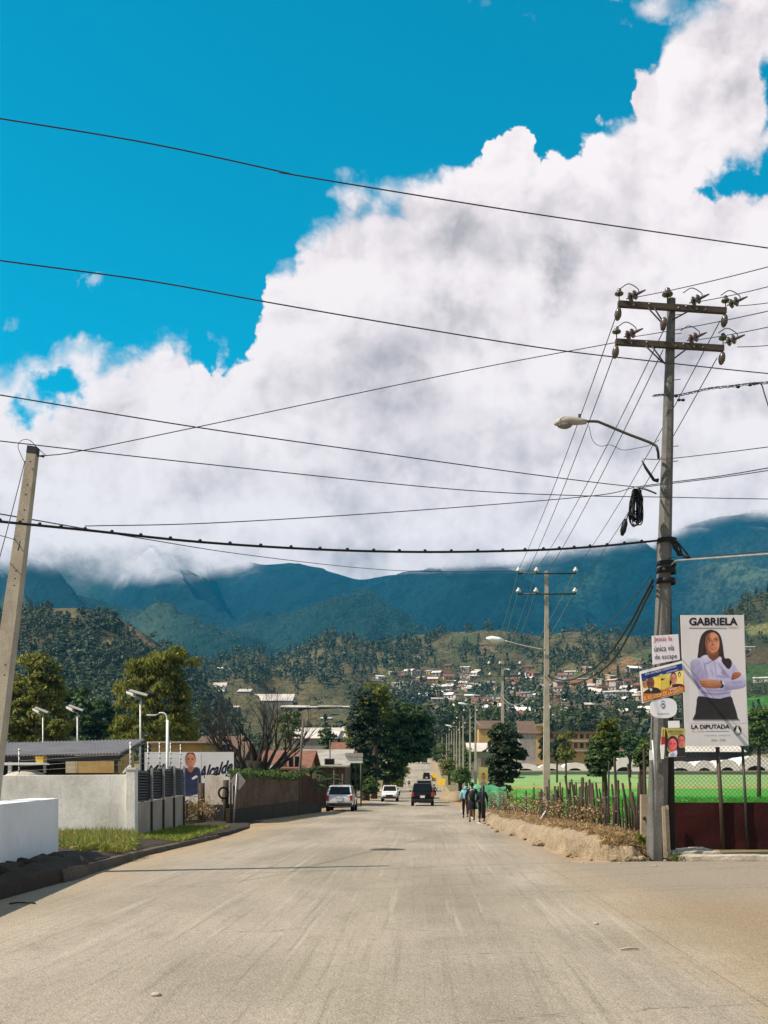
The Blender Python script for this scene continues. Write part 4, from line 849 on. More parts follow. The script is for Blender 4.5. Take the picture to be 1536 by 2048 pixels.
# six conductors from the big pole down to the next
A1 = [(1232, 632), (1330, 655), (1440, 642), (1229, 706), (1326, 700), (1434, 716)]
A2 = [(1037, 1139), (1073, 1139), (1151, 1139), (1037, 1180), (1072, 1180), (1150, 1180)]
nm = ['outer left wire of the upper crossarm running down to the second pole', 'middle wire of the upper crossarm running down to the second pole', 'right wire of the upper crossarm running down to the second pole',
      'outer left wire of the lower crossarm running down to the second pole', 'middle wire of the lower crossarm running down to the second pole', 'right wire of the lower crossarm running down to the second pole']
for (a, b, n_) in zip(A1, A2, nm):
    pts = []
    for i in range(7):
        t_ = i / 6; pa = W(a[0], a[1], 23.5); pb_ = W(b[0], b[1], 53.6); p = pa.lerp(pb_, t_) - Vector((0, 0, .32 * 4 * t_ * (1 - t_)))
        pts.append((CX + p.x * F / p.y, CY - (p.z - EYE) * F / p.y, p.y))
    wire(pts, .011, n_)
A3 = [(978, 1325), (1000, 1325), (1040, 1325), (980, 1347), (1003, 1347), (1039, 1347)]
def span(a, Da, b, Db, sag, r, label, mat='wire', name='overhead_wire', group='overhead wires'):
    pts = []
    for i in range(7):
        t_ = i / 6; p = W(a[0], a[1], Da).lerp(W(b[0], b[1], Db), t_) - Vector((0, 0, sag * 4 * t_ * (1 - t_))); pts.append((CX + p.x * F / p.y, CY - (p.z - EYE) * F / p.y, p.y))
    return wire(pts, r, label, mat, name, group=group)
for a, b, n_ in zip(A2, A3, ('upper left', 'upper middle', 'upper right', 'lower left', 'lower middle', 'lower right')):
    span(a, 53.6, b, 90.9, .5, .014, n_ + ' wire between the second and third concrete poles', 'wirelt')
A4 = [(932, 1400), (976, 1400), (951, 1408)]
for a, b, n_ in zip((A3[0], A3[2], A3[4]), A4, ('left', 'right', 'middle')): span(a, 90.8, b, 133.9, .7, .018, n_ + ' wire between the third pole and the slim pole behind the walkers', 'wirelt')
for a, b, n_ in zip(A4, ((914, 1434), (942, 1434), (926, 1440)), ('left', 'right', 'middle')): span(a, 133.8, b, 167.9, .6, .02, n_ + ' wire beyond the slim pole behind the walkers', 'wirelt')
span((1090, 1352), 53.5, (1003, 1390), 90.8, 1.1, .03, 'pale sagging service cable between the second and third poles', 'wirelt', 'service_cable', 'heavy cables')
span((1003, 1392), 90.7, (951, 1440), 133.8, 1.4, .03, 'pale sagging service cable beyond the third pole', 'wirelt', 'service_cable', 'heavy cables')
# the service bundle sagging from the signed pole to the second pole
wire([(1306, 1160, 23.5), (1285, 1200, 25), (1255, 1255, 28), (1215, 1312, 33), (1175, 1345, 39), (1140, 1360, 45), (1112, 1358, 51), (1096, 1350, 53.4)], .030, 'upper black cable of the sagging bundle from the signed pole', 'rubber', 'heavy_cable', 6, group='heavy cables')
wire([(1306, 1172, 23.5), (1288, 1208, 25), (1262, 1262, 28), (1225, 1322, 33), (1182, 1355, 39), (1142, 1369, 45), (1112, 1364, 51), (1096, 1352, 53.4)], .026, 'lower black cable of the sagging bundle from the signed pole', 'rubber', 'heavy_cable', 6, group='heavy cables')
wire([(1304, 1150, 23.5), (1240, 1225, 28), (1170, 1290, 36), (1120, 1335, 46), (1096, 1352, 53.4)], .010, 'thin wire above the sagging black bundle', 'wire')
# lines to the right edge
for a, e, lab in (((1270, 595, 23.2), (1700, 488, 17), 'first line from the upper crossarm to the right edge'), ((1395, 604, 23.2), (1700, 526, 17), 'second line from the upper crossarm to the right edge'), ((1476, 612, 23.2), (1700, 572, 17), 'third line from the upper crossarm to the right edge'),
                  ((1265, 674, 23.2), (1700, 583, 17), 'first line from the lower crossarm to the right edge'), ((1392, 680, 23.2), (1700, 613, 17), 'second line from the lower crossarm to the right edge'), ((1475, 694, 23.2), (1700, 666, 17), 'third line from the lower crossarm to the right edge')):
    span(a[:2], a[2], e[:2], e[2], .05, .0085, lab)
wire([(1285, 918, 23.5), (1330, 918, 23.4), (1440, 906, 21.5), (1536, 894, 19.5), (1700, 874, 17)], .0085, 'thin line leaving the pole for the right edge at lamp height')
wire([(1272, 974, 23.4), (1330, 966, 23.3), (1440, 952, 21.5), (1536, 936, 19.5), (1700, 908, 17)], .010, 'upper of the paired lines from the coil to the right edge')
wire([(1276, 976, 23.4), (1335, 968, 23.3), (1440, 955, 21.5), (1536, 941, 19.5), (1700, 915, 17)], .009, 'lower of the paired lines from the coil to the right edge')
wire([(1342, 1130, 23.6), (1352, 1122, 23.5), (1370, 1120, 23.2), (1440, 1115, 22), (1536, 1108, 20), (1700, 1097, 17)], .022, 'pale grey cable running from the strapped poles to the right edge', 'wirelt', 'service_cable', group='heavy cables')
wire([(1336, 1126, 23.6), (1348, 1114, 23.5), (1440, 1110, 22), (1536, 1102, 20), (1700, 1088, 17)], .010, 'thin line just above the pale grey cable at the right edge', 'wire')
tw = thing('twisted_cable', 'twisted service cable with clamps running from the pole to the right edge', 'cable', W(1345, 792, 23.5), group='heavy cables'); b_ = W(1345, 792, 23.5)
pth = smooth([W(*p) for p in [(1306, 792, 23.6), (1325, 790, 23.6), (1352, 791, 23.5), (1380, 786, 23), (1420, 777, 22.3), (1460, 773, 21.5), (1500, 768, 20.7), (1536, 765, 20), (1700, 750, 17)]], 10)
for ph in (0, 2.1, 4.2):
    MB().mat(M['wire']).tube([p - b_ + Vector((math.sin(i * .62 + ph) * .018, 0, math.cos(i * .62 + ph) * .02)) for i, p in enumerate(pth)], .009, 4).build('strand', tw)
for px, py in ((1352, 792), (1366, 800), (1476, 774), (1500, 770), (1508, 768), (1358, 800)): MB().mat(M['rubber']).ball(W(px, py, 22.3) - b_, (.045, .03, .03), 6, 5).build('clamp', tw)
MB().mat(M['rubber']).tube(smooth([W(*p) - b_ for p in [(1508, 768, 20.6), (1522, 768, 20.4), (1528, 785, 20.3), (1536, 810, 20.2), (1548, 850, 20)]], 5), .012, 5).build('drop_cable', tw)

# ------------------------------------------------------------------ signs on the pole
INK = fill_mat('navy_ink', (.010, .011, .022), .6, scale=3); REDI = fill_mat('red_ink', (.42, .02, .035), .6, scale=3); BLUI = fill_mat('blue_ink', (.012, .04, .22), .6, scale=3)
YEL = fill_mat('yellow_ink', (.72, .55, .09), .6, scale=2); YEL2 = fill_mat('pale_yellow_ink', (.80, .68, .24), .6, scale=2); ORA = fill_mat('orange_ink', (.62, .16, .03), .6, scale=2); REDP = fill_mat('bright_red_ink', (.55, .035, .02), .6, scale=2)
SK1 = fill_mat('printed_skin_tan', (.36, .13, .055), .6, scale=6, var=.18); SK2 = fill_mat('printed_skin_dark', (.19, .075, .045), .6, scale=6, var=.2); SK3 = fill_mat('printed_skin_pink', (.55, .11, .11), .6, scale=6, var=.15)
HAIRP = fill_mat('printed_hair', (.018, .010, .010), .6, scale=4); SHIRT = fill_mat('printed_lilac_shirt', (.40, .37, .56), .6, scale=7, var=.18); SHIRT2 = fill_mat('printed_lilac_fold', (.29, .27, .43), .6, scale=7, var=.18); SHIRT3 = fill_mat('printed_lilac_light', (.52, .49, .68), .6, scale=7, var=.1)
SKIRT = fill_mat('printed_black', (.012, .011, .012), .6, scale=4); LIP = fill_mat('printed_lip', (.24, .045, .035), .6, scale=4); BOARD = fill_mat('white_board', (.70, .675, .675), .6, scale=.8, col2=(.63, .605, .60), streak=.08)
GOLD = fill_mat('gold_ink', (.58, .33, .14), .6, scale=3); GRI = fill_mat('grey_ink', (.22, .21, .22), .6, scale=3); SUIT = fill_mat('printed_suit', (.025, .022, .024), .6, scale=4); OLIV = fill_mat('olive_ink', (.44, .40, .13), .6, scale=2)
NAVY = fill_mat('printed_navy', (.014, .018, .055), .6, scale=4, var=.3); TEE = fill_mat('white_ink', (.82, .80, .78), .6, scale=3, var=.05); LBL = fill_mat('pale_blue_ink', (.25, .33, .52), .6, scale=3); FADE = fill_mat('fade_ink', (.28, .22, .23), .6, scale=3)
LIPR = fill_mat('shade_ink', (.115, .048, .028), .6, scale=4)
c3 = lambda a, b: (1270 + a / 6.678, 1220 + b / 6.678)
# the large board with the woman
gD = 26.0; gb_ = W(1437, 1605, gD); t = thing('campaign_billboard', 'tall white campaign board showing a woman in a lilac shirt with folded arms', 'billboard', gb_)
B = Board(gD, gb_, c3)
MB().mat(M['darksteel']).slab([B.p(592, 82) + Vector((0, .04, 0)), B.p(610, 68) + Vector((0, .04, 0)), B.p(675, 1818) + Vector((0, .04, 0)), B.p(655, 1818) + Vector((0, .04, 0))], (0, .06, 0)).build('frame', t)
B.panel([(608, 68), (1455, 66), (1518, 1812), (672, 1815)], BOARD, .03); B.part('panel', t)
B.text('GABRIELA', ((722, 207), (1370, 205), (722, 102)), INK, 2, .034); B.shape([(722, 243), (1228, 247), (1228, 254), (722, 250)], INK); B.shape([(722, 226), (1228, 228), (1228, 231), (722, 229)], GRI)
B.text('ABREU', ((1240, 246), (1382, 246), (1240, 224)), GOLD); B.part('title_lettering', t)
G = B.pgrid(722, 256, 1490, 1512, ink(206, 201, 202), 190)
HR = ink(38, 26, 26); S1 = ink(176, 108, 76); S2 = ink(126, 70, 48); S0 = ink(205, 140, 104); SHc = ink(168, 162, 196); SHd = ink(126, 120, 158); SHl = ink(190, 186, 216)
G.poly([(1000, 262), (1060, 272), (1110, 300), (1148, 360), (1168, 440), (1182, 540), (1198, 640), (1252, 645), (1290, 682), (1292, 735), (1262, 788), (1225, 778), (1190, 735), (1140, 690), (1100, 640), (940, 600), (900, 612), (836, 648), (843, 560), (852, 470), (868, 390), (893, 330), (938, 284)], HR, var=.3)
G.poly([(960, 540), (1105, 540), (1112, 640), (1075, 700), (1030, 690), (985, 640)], S2, col2=ink(96, 52, 38), grad=(.4, .8), feather=6)
G.poly([(905, 612), (985, 645), (1040, 685), (1110, 640), (1140, 650), (1160, 690), (1215, 778), (1262, 788), (1295, 735), (1290, 690), (1322, 730), (1385, 820), (1380, 850), (1300, 850), (1290, 900), (1290, 1080), (1270, 1100), (1275, 1162), (1100, 1178), (900, 1165), (845, 1112), (850, 1040), (820, 1000), (782, 910), (742, 800), (736, 720), (760, 672), (830, 648)], SHl, k=2, col2=SHc, grad=(.5, .7), var=.09)
G.poly([(880, 700), (905, 760), (960, 900), (952, 935), (870, 985), (872, 1040), (845, 1055), (800, 965), (760, 880), (742, 790), (738, 720), (765, 675), (820, 660)], SHc, feather=14, col2=SHd, grad=(-.3, .9))
for f_ in ([(912, 690), (925, 780), (955, 880), (975, 900), (950, 780), (935, 690)], [(1000, 760), (1040, 840), (1050, 900), (1030, 850)], [(1180, 790), (1230, 850), (1270, 900), (1200, 880), (1150, 840)], [(1100, 870), (1180, 885), (1270, 905), (1180, 905), (1100, 890)], [(900, 1085), (1080, 1110), (1250, 1090), (1255, 1115), (1080, 1140), (905, 1115)], [(960, 1060), (1100, 1066), (1260, 1062), (1200, 1085), (1000, 1085)], [(1110, 700), (1160, 760), (1200, 830), (1150, 790)]): G.poly(f_, SHd, feather=12, a=.8)
for cy in (720, 780, 850): G.oval(1068, cy, 5, 5, ink(120, 116, 150), feather=3)
G.poly([(1058, 690), (1066, 690), (1092, 905), (1084, 905)], SHd, feather=5, a=.7)
G.poly([(1322, 735), (1390, 820), (1450, 890), (1400, 925), (1300, 930), (1292, 850)], SHc, col2=SHl, grad=(1, 0), feather=6)
G.poly([(1310, 842), (1370, 828), (1412, 842), (1408, 885), (1345, 922), (1288, 934), (1290, 885)], S1, col2=S2, grad=(-.7, .7), feather=5)
for y in (856, 872, 888): G.poly([(1335, y), (1400, y - 4), (1402, y), (1335, y + 5)], S2, feather=3, k=0)
G.poly([(1180, 945), (1300, 938), (1400, 925), (1445, 893), (1480, 935), (1484, 1000), (1440, 1042), (1300, 1066), (1195, 1062), (1178, 1000)], SHl, col2=SHd, grad=(0, 1.0), feather=6)
G.poly([(1300, 960), (1380, 950), (1430, 960), (1380, 985), (1310, 985)], SHd, feather=14, a=.5)
G.poly([(868, 935), (910, 922), (1000, 926), (1100, 936), (1152, 958), (1160, 1005), (1130, 1040), (1050, 1050), (960, 1045), (900, 1028), (872, 1000), (862, 965)], S0, col2=S2, grad=(.3, .9), feather=5)
for k_ in (950, 972, 996, 1020): G.poly([(866, k_), (930, k_ + 2), (1000, k_ + 8), (930, k_ + 8), (868, k_ + 5)], ink(88, 48, 34), feather=4, k=0)
G.poly([(1138, 950), (1165, 945), (1190, 1000), (1168, 1042), (1135, 1042), (1158, 1000)], ink(30, 26, 30), feather=4); G.poly([(1160, 950), (1178, 952), (1192, 990), (1180, 1000)], ink(210, 206, 214), feather=3)
G.poly([(905, 606), (935, 598), (985, 640), (1022, 672), (960, 712), (928, 718), (915, 660)], ink(204, 200, 226), feather=4, col2=SHc, grad=(.3, .8)); G.poly([(1112, 635), (1140, 622), (1158, 660), (1128, 700), (1108, 670)], ink(200, 196, 222), feather=4)
G.poly([(928, 718), (960, 712), (1022, 674), (1026, 684), (962, 724)], SHd, feather=4)
G.poly([(845, 1150), (1000, 1172), (1140, 1182), (1278, 1152), (1312, 1230), (1352, 1350), (1372, 1440), (1380, 1530), (804, 1530), (806, 1380), (822, 1250)], ink(30, 27, 29), k=2, var=.25)
G.poly([(760, 1478), (1460, 1478), (1460, 1560), (760, 1560)], ink(206, 201, 202), feather=26, k=0, var=0)
G.poly([(1042, 300), (1090, 312), (1120, 360), (1130, 430), (1122, 500), (1095, 560), (1050, 592), (1000, 585), (962, 540), (945, 470), (942, 400), (960, 340), (1000, 308)], S1, col2=S0, grad=(.9, -.1), feather=6, var=.05)
G.poly([(942, 400), (960, 340), (1000, 310), (1000, 350), (978, 420), (975, 500), (1005, 580), (962, 540), (945, 470)], S2, feather=18)
G.poly([(975, 545), (1040, 575), (1105, 545), (1080, 585), (1045, 600), (1000, 592)], S2, feather=14)
G.oval(1096, 470, 24, 30, ink(206, 132, 100), feather=18); G.oval(1000, 480, 22, 28, ink(182, 108, 78), feather=18); G.oval(1050, 345, 40, 26, S0, feather=22)
for ex, ey in ((992, 412), (1084, 401)):
    G.oval(ex, ey, 34, 20, S2, feather=12); G.oval(ex, ey + 1, 20, 7, ink(208, 196, 190), feather=3); G.oval(ex + 1, ey, 10, 8, ink(34, 20, 18), feather=3); G.poly([(ex - 26, ey), (ex, ey - 11), (ex + 26, ey - 1), (ex, ey - 5)], ink(26, 16, 16), feather=3, k=2); G.poly([(ex - 32, ey - 22), (ex, ey - 35), (ex + 32, ey - 27), (ex, ey - 27)], ink(44, 26, 22), feather=4, k=2)
G.poly([(1036, 400), (1046, 450), (1062, 468), (1040, 476), (1022, 464), (1032, 440)], S2, feather=8); G.oval(1052, 455, 7, 12, S0, feather=7); G.oval(1030, 470, 6, 4, ink(70, 36, 28), feather=3); G.oval(1058, 468, 6, 4, ink(70, 36, 28), feather=3)
G.poly([(1006, 514), (1035, 505), (1052, 509), (1068, 503), (1100, 506), (1062, 530), (1035, 530)], ink(140, 50, 50), feather=4, k=3); G.poly([(1012, 514), (1055, 514), (1096, 508), (1055, 520)], ink(214, 196, 190), feather=2, k=2)
G.poly([(1040, 278), (960, 335), (934, 430), (938, 520), (948, 590), (900, 614), (850, 636), (864, 420), (905, 330), (960, 285)], HR, var=.35, feather=7, k=3); G.poly([(1040, 278), (1100, 300), (1142, 370), (1162, 470), (1182, 600), (1130, 620), (1127, 520), (1128, 430), (1110, 350), (1066, 306)], HR, var=.35, feather=7, k=3)
G.poly([(905, 400), (915, 380), (900, 520), (885, 600), (890, 500)], ink(78, 52, 46), feather=10, a=.7)
G.part('printed_portrait', t, 1, [(612, 72), (1452, 70), (1514, 1808), (676, 1811)])
B.text('LA DIPUTADA', ((750, 1590), (1262, 1585), (750, 1532)), INK, 2, .03); B.text('DEL CAMBIO', ((752, 1630), (940, 1628), (752, 1610)), GOLD); B.shape([(948, 1618), (1258, 1614), (1258, 1621), (948, 1625)], GRI)
B.text('CONSTANZA - JARABACOA', ((925, 1688), (1280, 1684), (925, 1668)), GRI); B.text('2024 - 2028', ((1015, 1754), (1205, 1750), (1015, 1724)), GRI); B.part('caption_lettering', t)
B.oval(1368, 1603, 58, 68, GRI, 1, 24); B.oval(1368, 1603, 54, 64, TEE, 2, 24); B.oval(1368, 1603, 48, 58, INK, 3, 24)
B.shape([(1358, 1555), (1378, 1555), (1382, 1590), (1396, 1610), (1396, 1640), (1368, 1652), (1340, 1640), (1340, 1612), (1354, 1590)], TEE, 4, 2); B.text('PRM', ((1348, 1678), (1390, 1678), (1348, 1666)), INK, 2); B.part('party_emblem', t)
MB().mat(M['browntube']).tube([W(1435, 1494, gD + .15) - gb_, W(1442, 1606, gD + .15) - gb_, W(1446, 1700, gD + .15) - gb_], .050, 8).build('post', t)
MB().mat(M['darksteel']).tube([W(1485, 1495, gD + .15) - gb_, W(1491, 1606, gD + .15) - gb_, W(1495, 1700, gD + .15) - gb_], .034, 8).build('post', t)
# small signs on the pole
sD = 23.42
def sign(name, label, cat, c): return thing(name, label, cat, W(*c3(*c), sD)), Board(sD, W(*c3(*c), sD), c3)
t, B = sign('gospel_sign', 'white square sign with red and blue lettering, topmost on the pole', 'sign', (410, 720))
B.panel([(228, 345), (578, 322), (600, 660), (240, 730)], fill_mat('lilac_white_board', (.74, .69, .74), .6, scale=2, var=.08)); B.part('panel', t)
B.text('Jesús la', ((252, 440), (495, 428), (250, 358)), REDI, 2, .004); B.part('lettering', t); B.text('única vía', ((258, 560), (522, 540), (256, 482)), INK, 2, .004); B.part('lettering', t); B.text('de escape', ((264, 682), (562, 664), (262, 596)), INK, 2, .004); B.part('lettering', t)
t, B = sign('campaign_sign', 'tilted blue, yellow and orange campaign sign with faces of candidates', 'sign', (380, 1160))
B.panel([(65, 820), (622, 680), (672, 1095), (98, 1245)], TEE); B.part('panel', t)
B.shape([(80, 856), (625, 712), (668, 1040), (104, 1160)], YEL2, 1); B.shape([(80, 856), (625, 712), (634, 800), (420, 850), (330, 870), (220, 900), (94, 950)], BLUI, 2)
B.shape([(102, 1120), (330, 1075), (400, 1060), (560, 1020), (655, 1000), (668, 1090), (104, 1232)], ORA, 3); B.shape([(420, 1090), (640, 1005), (658, 1005), (660, 1030), (440, 1095)], REDP, 4)
B.shape([(345, 850), (400, 870), (490, 960), (470, 1020), (380, 1065), (290, 1030), (250, 960), (290, 900)], YEL, 3); B.shape([(340, 905), (365, 920), (400, 910), (375, 935), (352, 940)], INK, 4)
B.part('printed_ground', t)
def face(G, cx, cy, rx, ry, sk, hair, bald=0.0, tilt=0):
    d = sk * .55; G.oval(cx, cy - ry * .12, rx * 1.12, ry * 1.08, hair, feather=rx * .1, var=.2)
    G.oval(cx, cy + ry * .08, rx, ry * (.98 + .1 * bald), sk, feather=rx * .14, var=.05, col2=sk * 1.25, grad=(.8, -.3)); G.oval(cx - rx * .75, cy + ry * .1, rx * .35, ry * .7, d, feather=rx * .35, a=.8); G.oval(cx, cy + ry * .95, rx * .6, ry * .22, d, feather=rx * .3, a=.7)
    if bald: G.oval(cx + rx * .1, cy - ry * .55, rx * .75, ry * .42, sk * 1.15, feather=rx * .3)
    for s_ in (-1, 1):
        G.oval(cx + s_ * rx * .40, cy - ry * .06, rx * .26, ry * .09, d * .8, feather=rx * .1); G.oval(cx + s_ * rx * .40, cy - ry * .04, rx * .10, ry * .06, hair, feather=rx * .05); G.oval(cx + s_ * rx * .40, cy - ry * .22, rx * .28, ry * .045, hair, feather=rx * .07)
    G.oval(cx + rx * .03, cy + ry * .24, rx * .18, ry * .14, d, feather=rx * .16); G.oval(cx, cy + ry * .52, rx * .36, ry * .07, sk * np.array([.7, .35, .38]), feather=rx * .08); G.oval(cx, cy + ry * .51, rx * .22, ry * .03, ink(210, 200, 195), feather=rx * .06, a=.7)
G = B.pgrid(102, 905, 345, 1112, ink(226, 196, 110), 110); HB = ink(30, 24, 22)
G.poly([(95, 905), (230, 880), (330, 875), (200, 910), (100, 955)], ink(30, 62, 150), k=0); G.poly([(255, 960), (300, 900), (350, 880), (350, 1060), (290, 1030)], ink(228, 190, 70), k=0)
face(G, 134, 988, 29, 50, ink(176, 112, 82), HB); G.poly([(98, 1070), (130, 1048), (165, 1060), (160, 1115), (98, 1115)], ink(214, 210, 206)); face(G, 208, 985, 45, 74, ink(120, 68, 50), ink(60, 40, 34), 1.0); G.poly([(104, 1130), (140, 1078), (190, 1052), (240, 1034), (300, 1042), (345, 1078), (345, 1130)], ink(34, 30, 32), var=.2); G.poly([(195, 1052), (222, 1046), (228, 1075), (208, 1085)], ink(205, 200, 200)); G.part('printed_faces', t, 4)
G = B.pgrid(462, 820, 645, 1030, ink(228, 200, 110), 90); G.poly([(455, 815), (650, 760), (650, 800), (455, 850)], ink(30, 62, 150), k=0); face(G, 512, 925, 40, 82, ink(190, 120, 104), HB); G.poly([(455, 1040), (490, 1024), (505, 1000), (570, 985), (645, 1000), (645, 1050), (455, 1050)], ink(34, 30, 32), var=.2); G.part('printed_faces', t, 3)
B.text('POR UN MEJOR CONSTANZA', ((140, 885), (558, 772), (134, 852)), TEE, 4, .0); B.text('LUIS ROSARIO', ((420, 845), (575, 805), (416, 828)), TEE, 4); B.text('EL REGIDOR DE LA GENTE', ((120, 1212), (640, 1085), (114, 1160)), YEL2, 6, .0); B.text('PRESIDENTE', ((460, 1078), (605, 1035), (457, 1058)), TEE, 6)
B.oval(592, 862, 18, 36, INK, 3, 14); B.oval(592, 868, 8, 22, TEE, 4, 10); B.part('lettering', t)
t, B = sign('oval_sign', 'white rounded oval sign with a pale blue round emblem', 'sign', (380, 1440))
pts = []
B.oval(380, 1308, 181, 136, TEE, 0, 36, 2.7); B.mb = MB(); pts = [(380 + 181 * math.copysign(abs(math.cos(a)) ** .74, math.cos(a)), 1308 + 136 * math.copysign(abs(math.sin(a)) ** .74, math.sin(a))) for a in [i * 2 * math.pi / 36 for i in range(36)]]
B.panel(pts, fill_mat('oval_white', (.76, .755, .78), .5, scale=2, var=.06), .03); B.part('panel', t)
B.oval(372, 1272, 34, 52, LBL, 1); B.oval(372, 1272, 27, 43, TEE, 2); B.oval(372, 1275, 20, 32, BLUI, 3); B.oval(372, 1280, 10, 16, TEE, 4); B.shape([(345, 1222), (372, 1205), (400, 1222), (372, 1232)], LBL, 2); B.text('Kaligreens', ((302, 1402), (456, 1398), (302, 1376)), INK, 2, 0, .2); B.part('emblem', t)
t, B = sign('blank_plate', 'small blank white plate nailed under the oval sign', 'plate', (520, 1575)); B.panel([(444, 1482), (594, 1478), (598, 1572), (448, 1576)], TEE, .02); B.part('panel', t)
B.oval(456, 1494, 4, 4, GRI, 1, 6); B.oval(586, 1490, 4, 4, GRI, 1, 6); B.part('nails', t)
t, B = sign('campaign_poster', 'olive poster with a pink faced woman and a man, below the blank plate', 'poster', (540, 1960))
B.panel([(398, 1575), (640, 1580), (674, 1960), (400, 1968)], OLIV, .02); B.part('panel', t)
G = B.pgrid(402, 1585, 670, 1958, ink(168, 158, 88), 110); G.poly([(395, 1600), (430, 1640), (440, 1740), (430, 1860), (470, 1905), (560, 1880), (690, 1880), (690, 1970), (395, 1970)], ink(30, 26, 28), k=2, var=.2); G.poly([(570, 1790), (600, 1840), (668, 1836), (690, 1900), (560, 1900)], ink(30, 26, 30), k=2)
face(G, 620, 1748, 46, 72, ink(196, 100, 92), ink(36, 26, 24)); G.oval(503, 1785, 78, 104, ink(28, 20, 22), var=.3); face(G, 503, 1795, 56, 88, ink(214, 92, 98), ink(28, 20, 22)); G.poly([(452, 1915), (500, 1895), (560, 1880), (545, 1965), (455, 1968)], ink(214, 210, 214)); G.poly([(470, 1940), (505, 1900), (540, 1935), (505, 1964)], ink(140, 156, 196)); G.part('printed_faces', t)
B.text('DIPUTADO', ((440, 1638), (640, 1636), (440, 1608)), INK, 2, .005); B.text('CONSTANZA', ((462, 1668), (635, 1664), (462, 1646)), INK, 2); B.part('lettering', t)
t, B = sign('folded_poster', 'narrow faded red and yellow poster strip wrapped on the pole', 'poster', (370, 1990)); B.panel([(362, 1565), (400, 1570), (398, 1800), (385, 1990), (352, 1990), (340, 1840)], TEE, .02); B.part('panel', t)
B.shape([(362, 1566), (400, 1571), (399, 1690), (350, 1690)], YEL, 1); B.shape([(350, 1690), (399, 1690), (398, 1790), (345, 1800)], REDP, 1); B.shape([(372, 1590), (386, 1590), (380, 1680), (368, 1680)], ORA, 2); B.part('print', t)
# ------------------------------------------------------------------ right edge: earth bank, stakes, red wall, chain link
path = smooth([(4.4, 140, 0), (3.9, 112, 0), (3.25, 84, 0), (2.85, 62, 0), (2.72, 47, 0), (2.85, 38, 0), (3.15, 31, 0), (3.4, 26, 0), (3.75, 24.0, 0), (4.3, 23.5, 0), (4.85, 23.45, 0)], 34)
vs = []; fs = []; SEC = [(0, -.05), (.04, .18), (.08, .40), (.13, .62), (.20, .82), (.34, .97), (.55, 1.0), (.9, .96), (1.4, .90), (1.9, .86), (2.6, .78), (3.3, .55), (4.0, .1), (4.6, -.15)]
for i, p in enumerate(path):
    a = path[max(0, i - 1)]; b = path[min(len(path) - 1, i + 1)]; tg = (b - a).normalized(); nn = Vector((-tg.y, tg.x, 0)); D = p.y
    hgt = float(np.interp(D, [23.4, 25, 30, 45, 60, 90, 140], [.34, .56, .48, .38, .34, .28, .15])); wd = 1.0 if D > 33 else .45 + .55 * max(0, (D - 23.4)) / 9.6
    if i > len(path) - 24: hgt *= max(.12, (len(path) - 1 - i) / 23)
    for j, (o, h_) in enumerate(SEC):
        nz = mnoise.fractal((p.x * 2.2 + o * 2, p.y * 1.1, o * 1.5), 1, 2, 4) * .13 + mnoise.noise((p.y * 1.4 + o, o * 3, 4)) * .10 + mnoise.noise((p.x * 6, p.y * 5 + o * 9, o * 6)) * .022 + .05 * abs(mnoise.noise((p.y * 4.0 + o, o * 5, 9)))
        q = p + nn * (o * wd + (nz if 0 < j < 8 else 0)); vs.append((q.x, q.y, gz(D) + h_ * hgt + (nz * .7 if j > 2 else 0)))
k = len(SEC); fs = [(i * k + j, i * k + j + 1, (i + 1) * k + j + 1, (i + 1) * k + j) for i in range(len(path) - 1) for j in range(k - 1)]
prop(np_mesh('earth_bank', vs, [f[::-1] for f in fs], M['bank'], smooth_=False), kind='structure')
bankv = np.array(vs).reshape(len(path), k, 3)
rng = np.random.default_rng(11); P_ = []
for _ in range(13000):
    i = int(rng.integers(100, len(path) - 2)); j = int(rng.choice((5, 6, 6, 7, 7, 8, 8, 9, 9, 10))); a = bankv[i, j]; b = bankv[i + 1, j + 1]; P_.append(a + (b - a) * rng.uniform(size=3))
P_ = np.array(P_); P_ = P_[P_[:, 1] < 75]; P_[:, 2] += rng.uniform(0, .07, len(P_)); n_ = len(P_)
nr = rng.normal(size=(n_, 3)); nr[:, 2] = np.abs(nr[:, 2]) + .3; nr /= np.linalg.norm(nr, axis=1, keepdims=True)
v, q = leafquads(P_, rng.uniform(.12, .38, n_), rng.uniform(.012, .03, n_), nr, rng); prop(np_mesh('dry_grass', v, q, M['straw']), kind='stuff')
P2 = P_[rng.integers(0, n_, 900)]; P2 = P2 + np.array([0, 0, .06]); nr = rng.normal(size=(len(P2), 3)); nr[:, 2] *= .2; nr /= np.linalg.norm(nr, axis=1, keepdims=True)
v, q = leafquads(P2, rng.uniform(.12, .32, len(P2)), rng.uniform(.01, .02, len(P2)), nr, rng, -.8 * np.ones((len(P2), 1))); prop(np_mesh('dry_grass', v, q, M['straw']), kind='stuff')
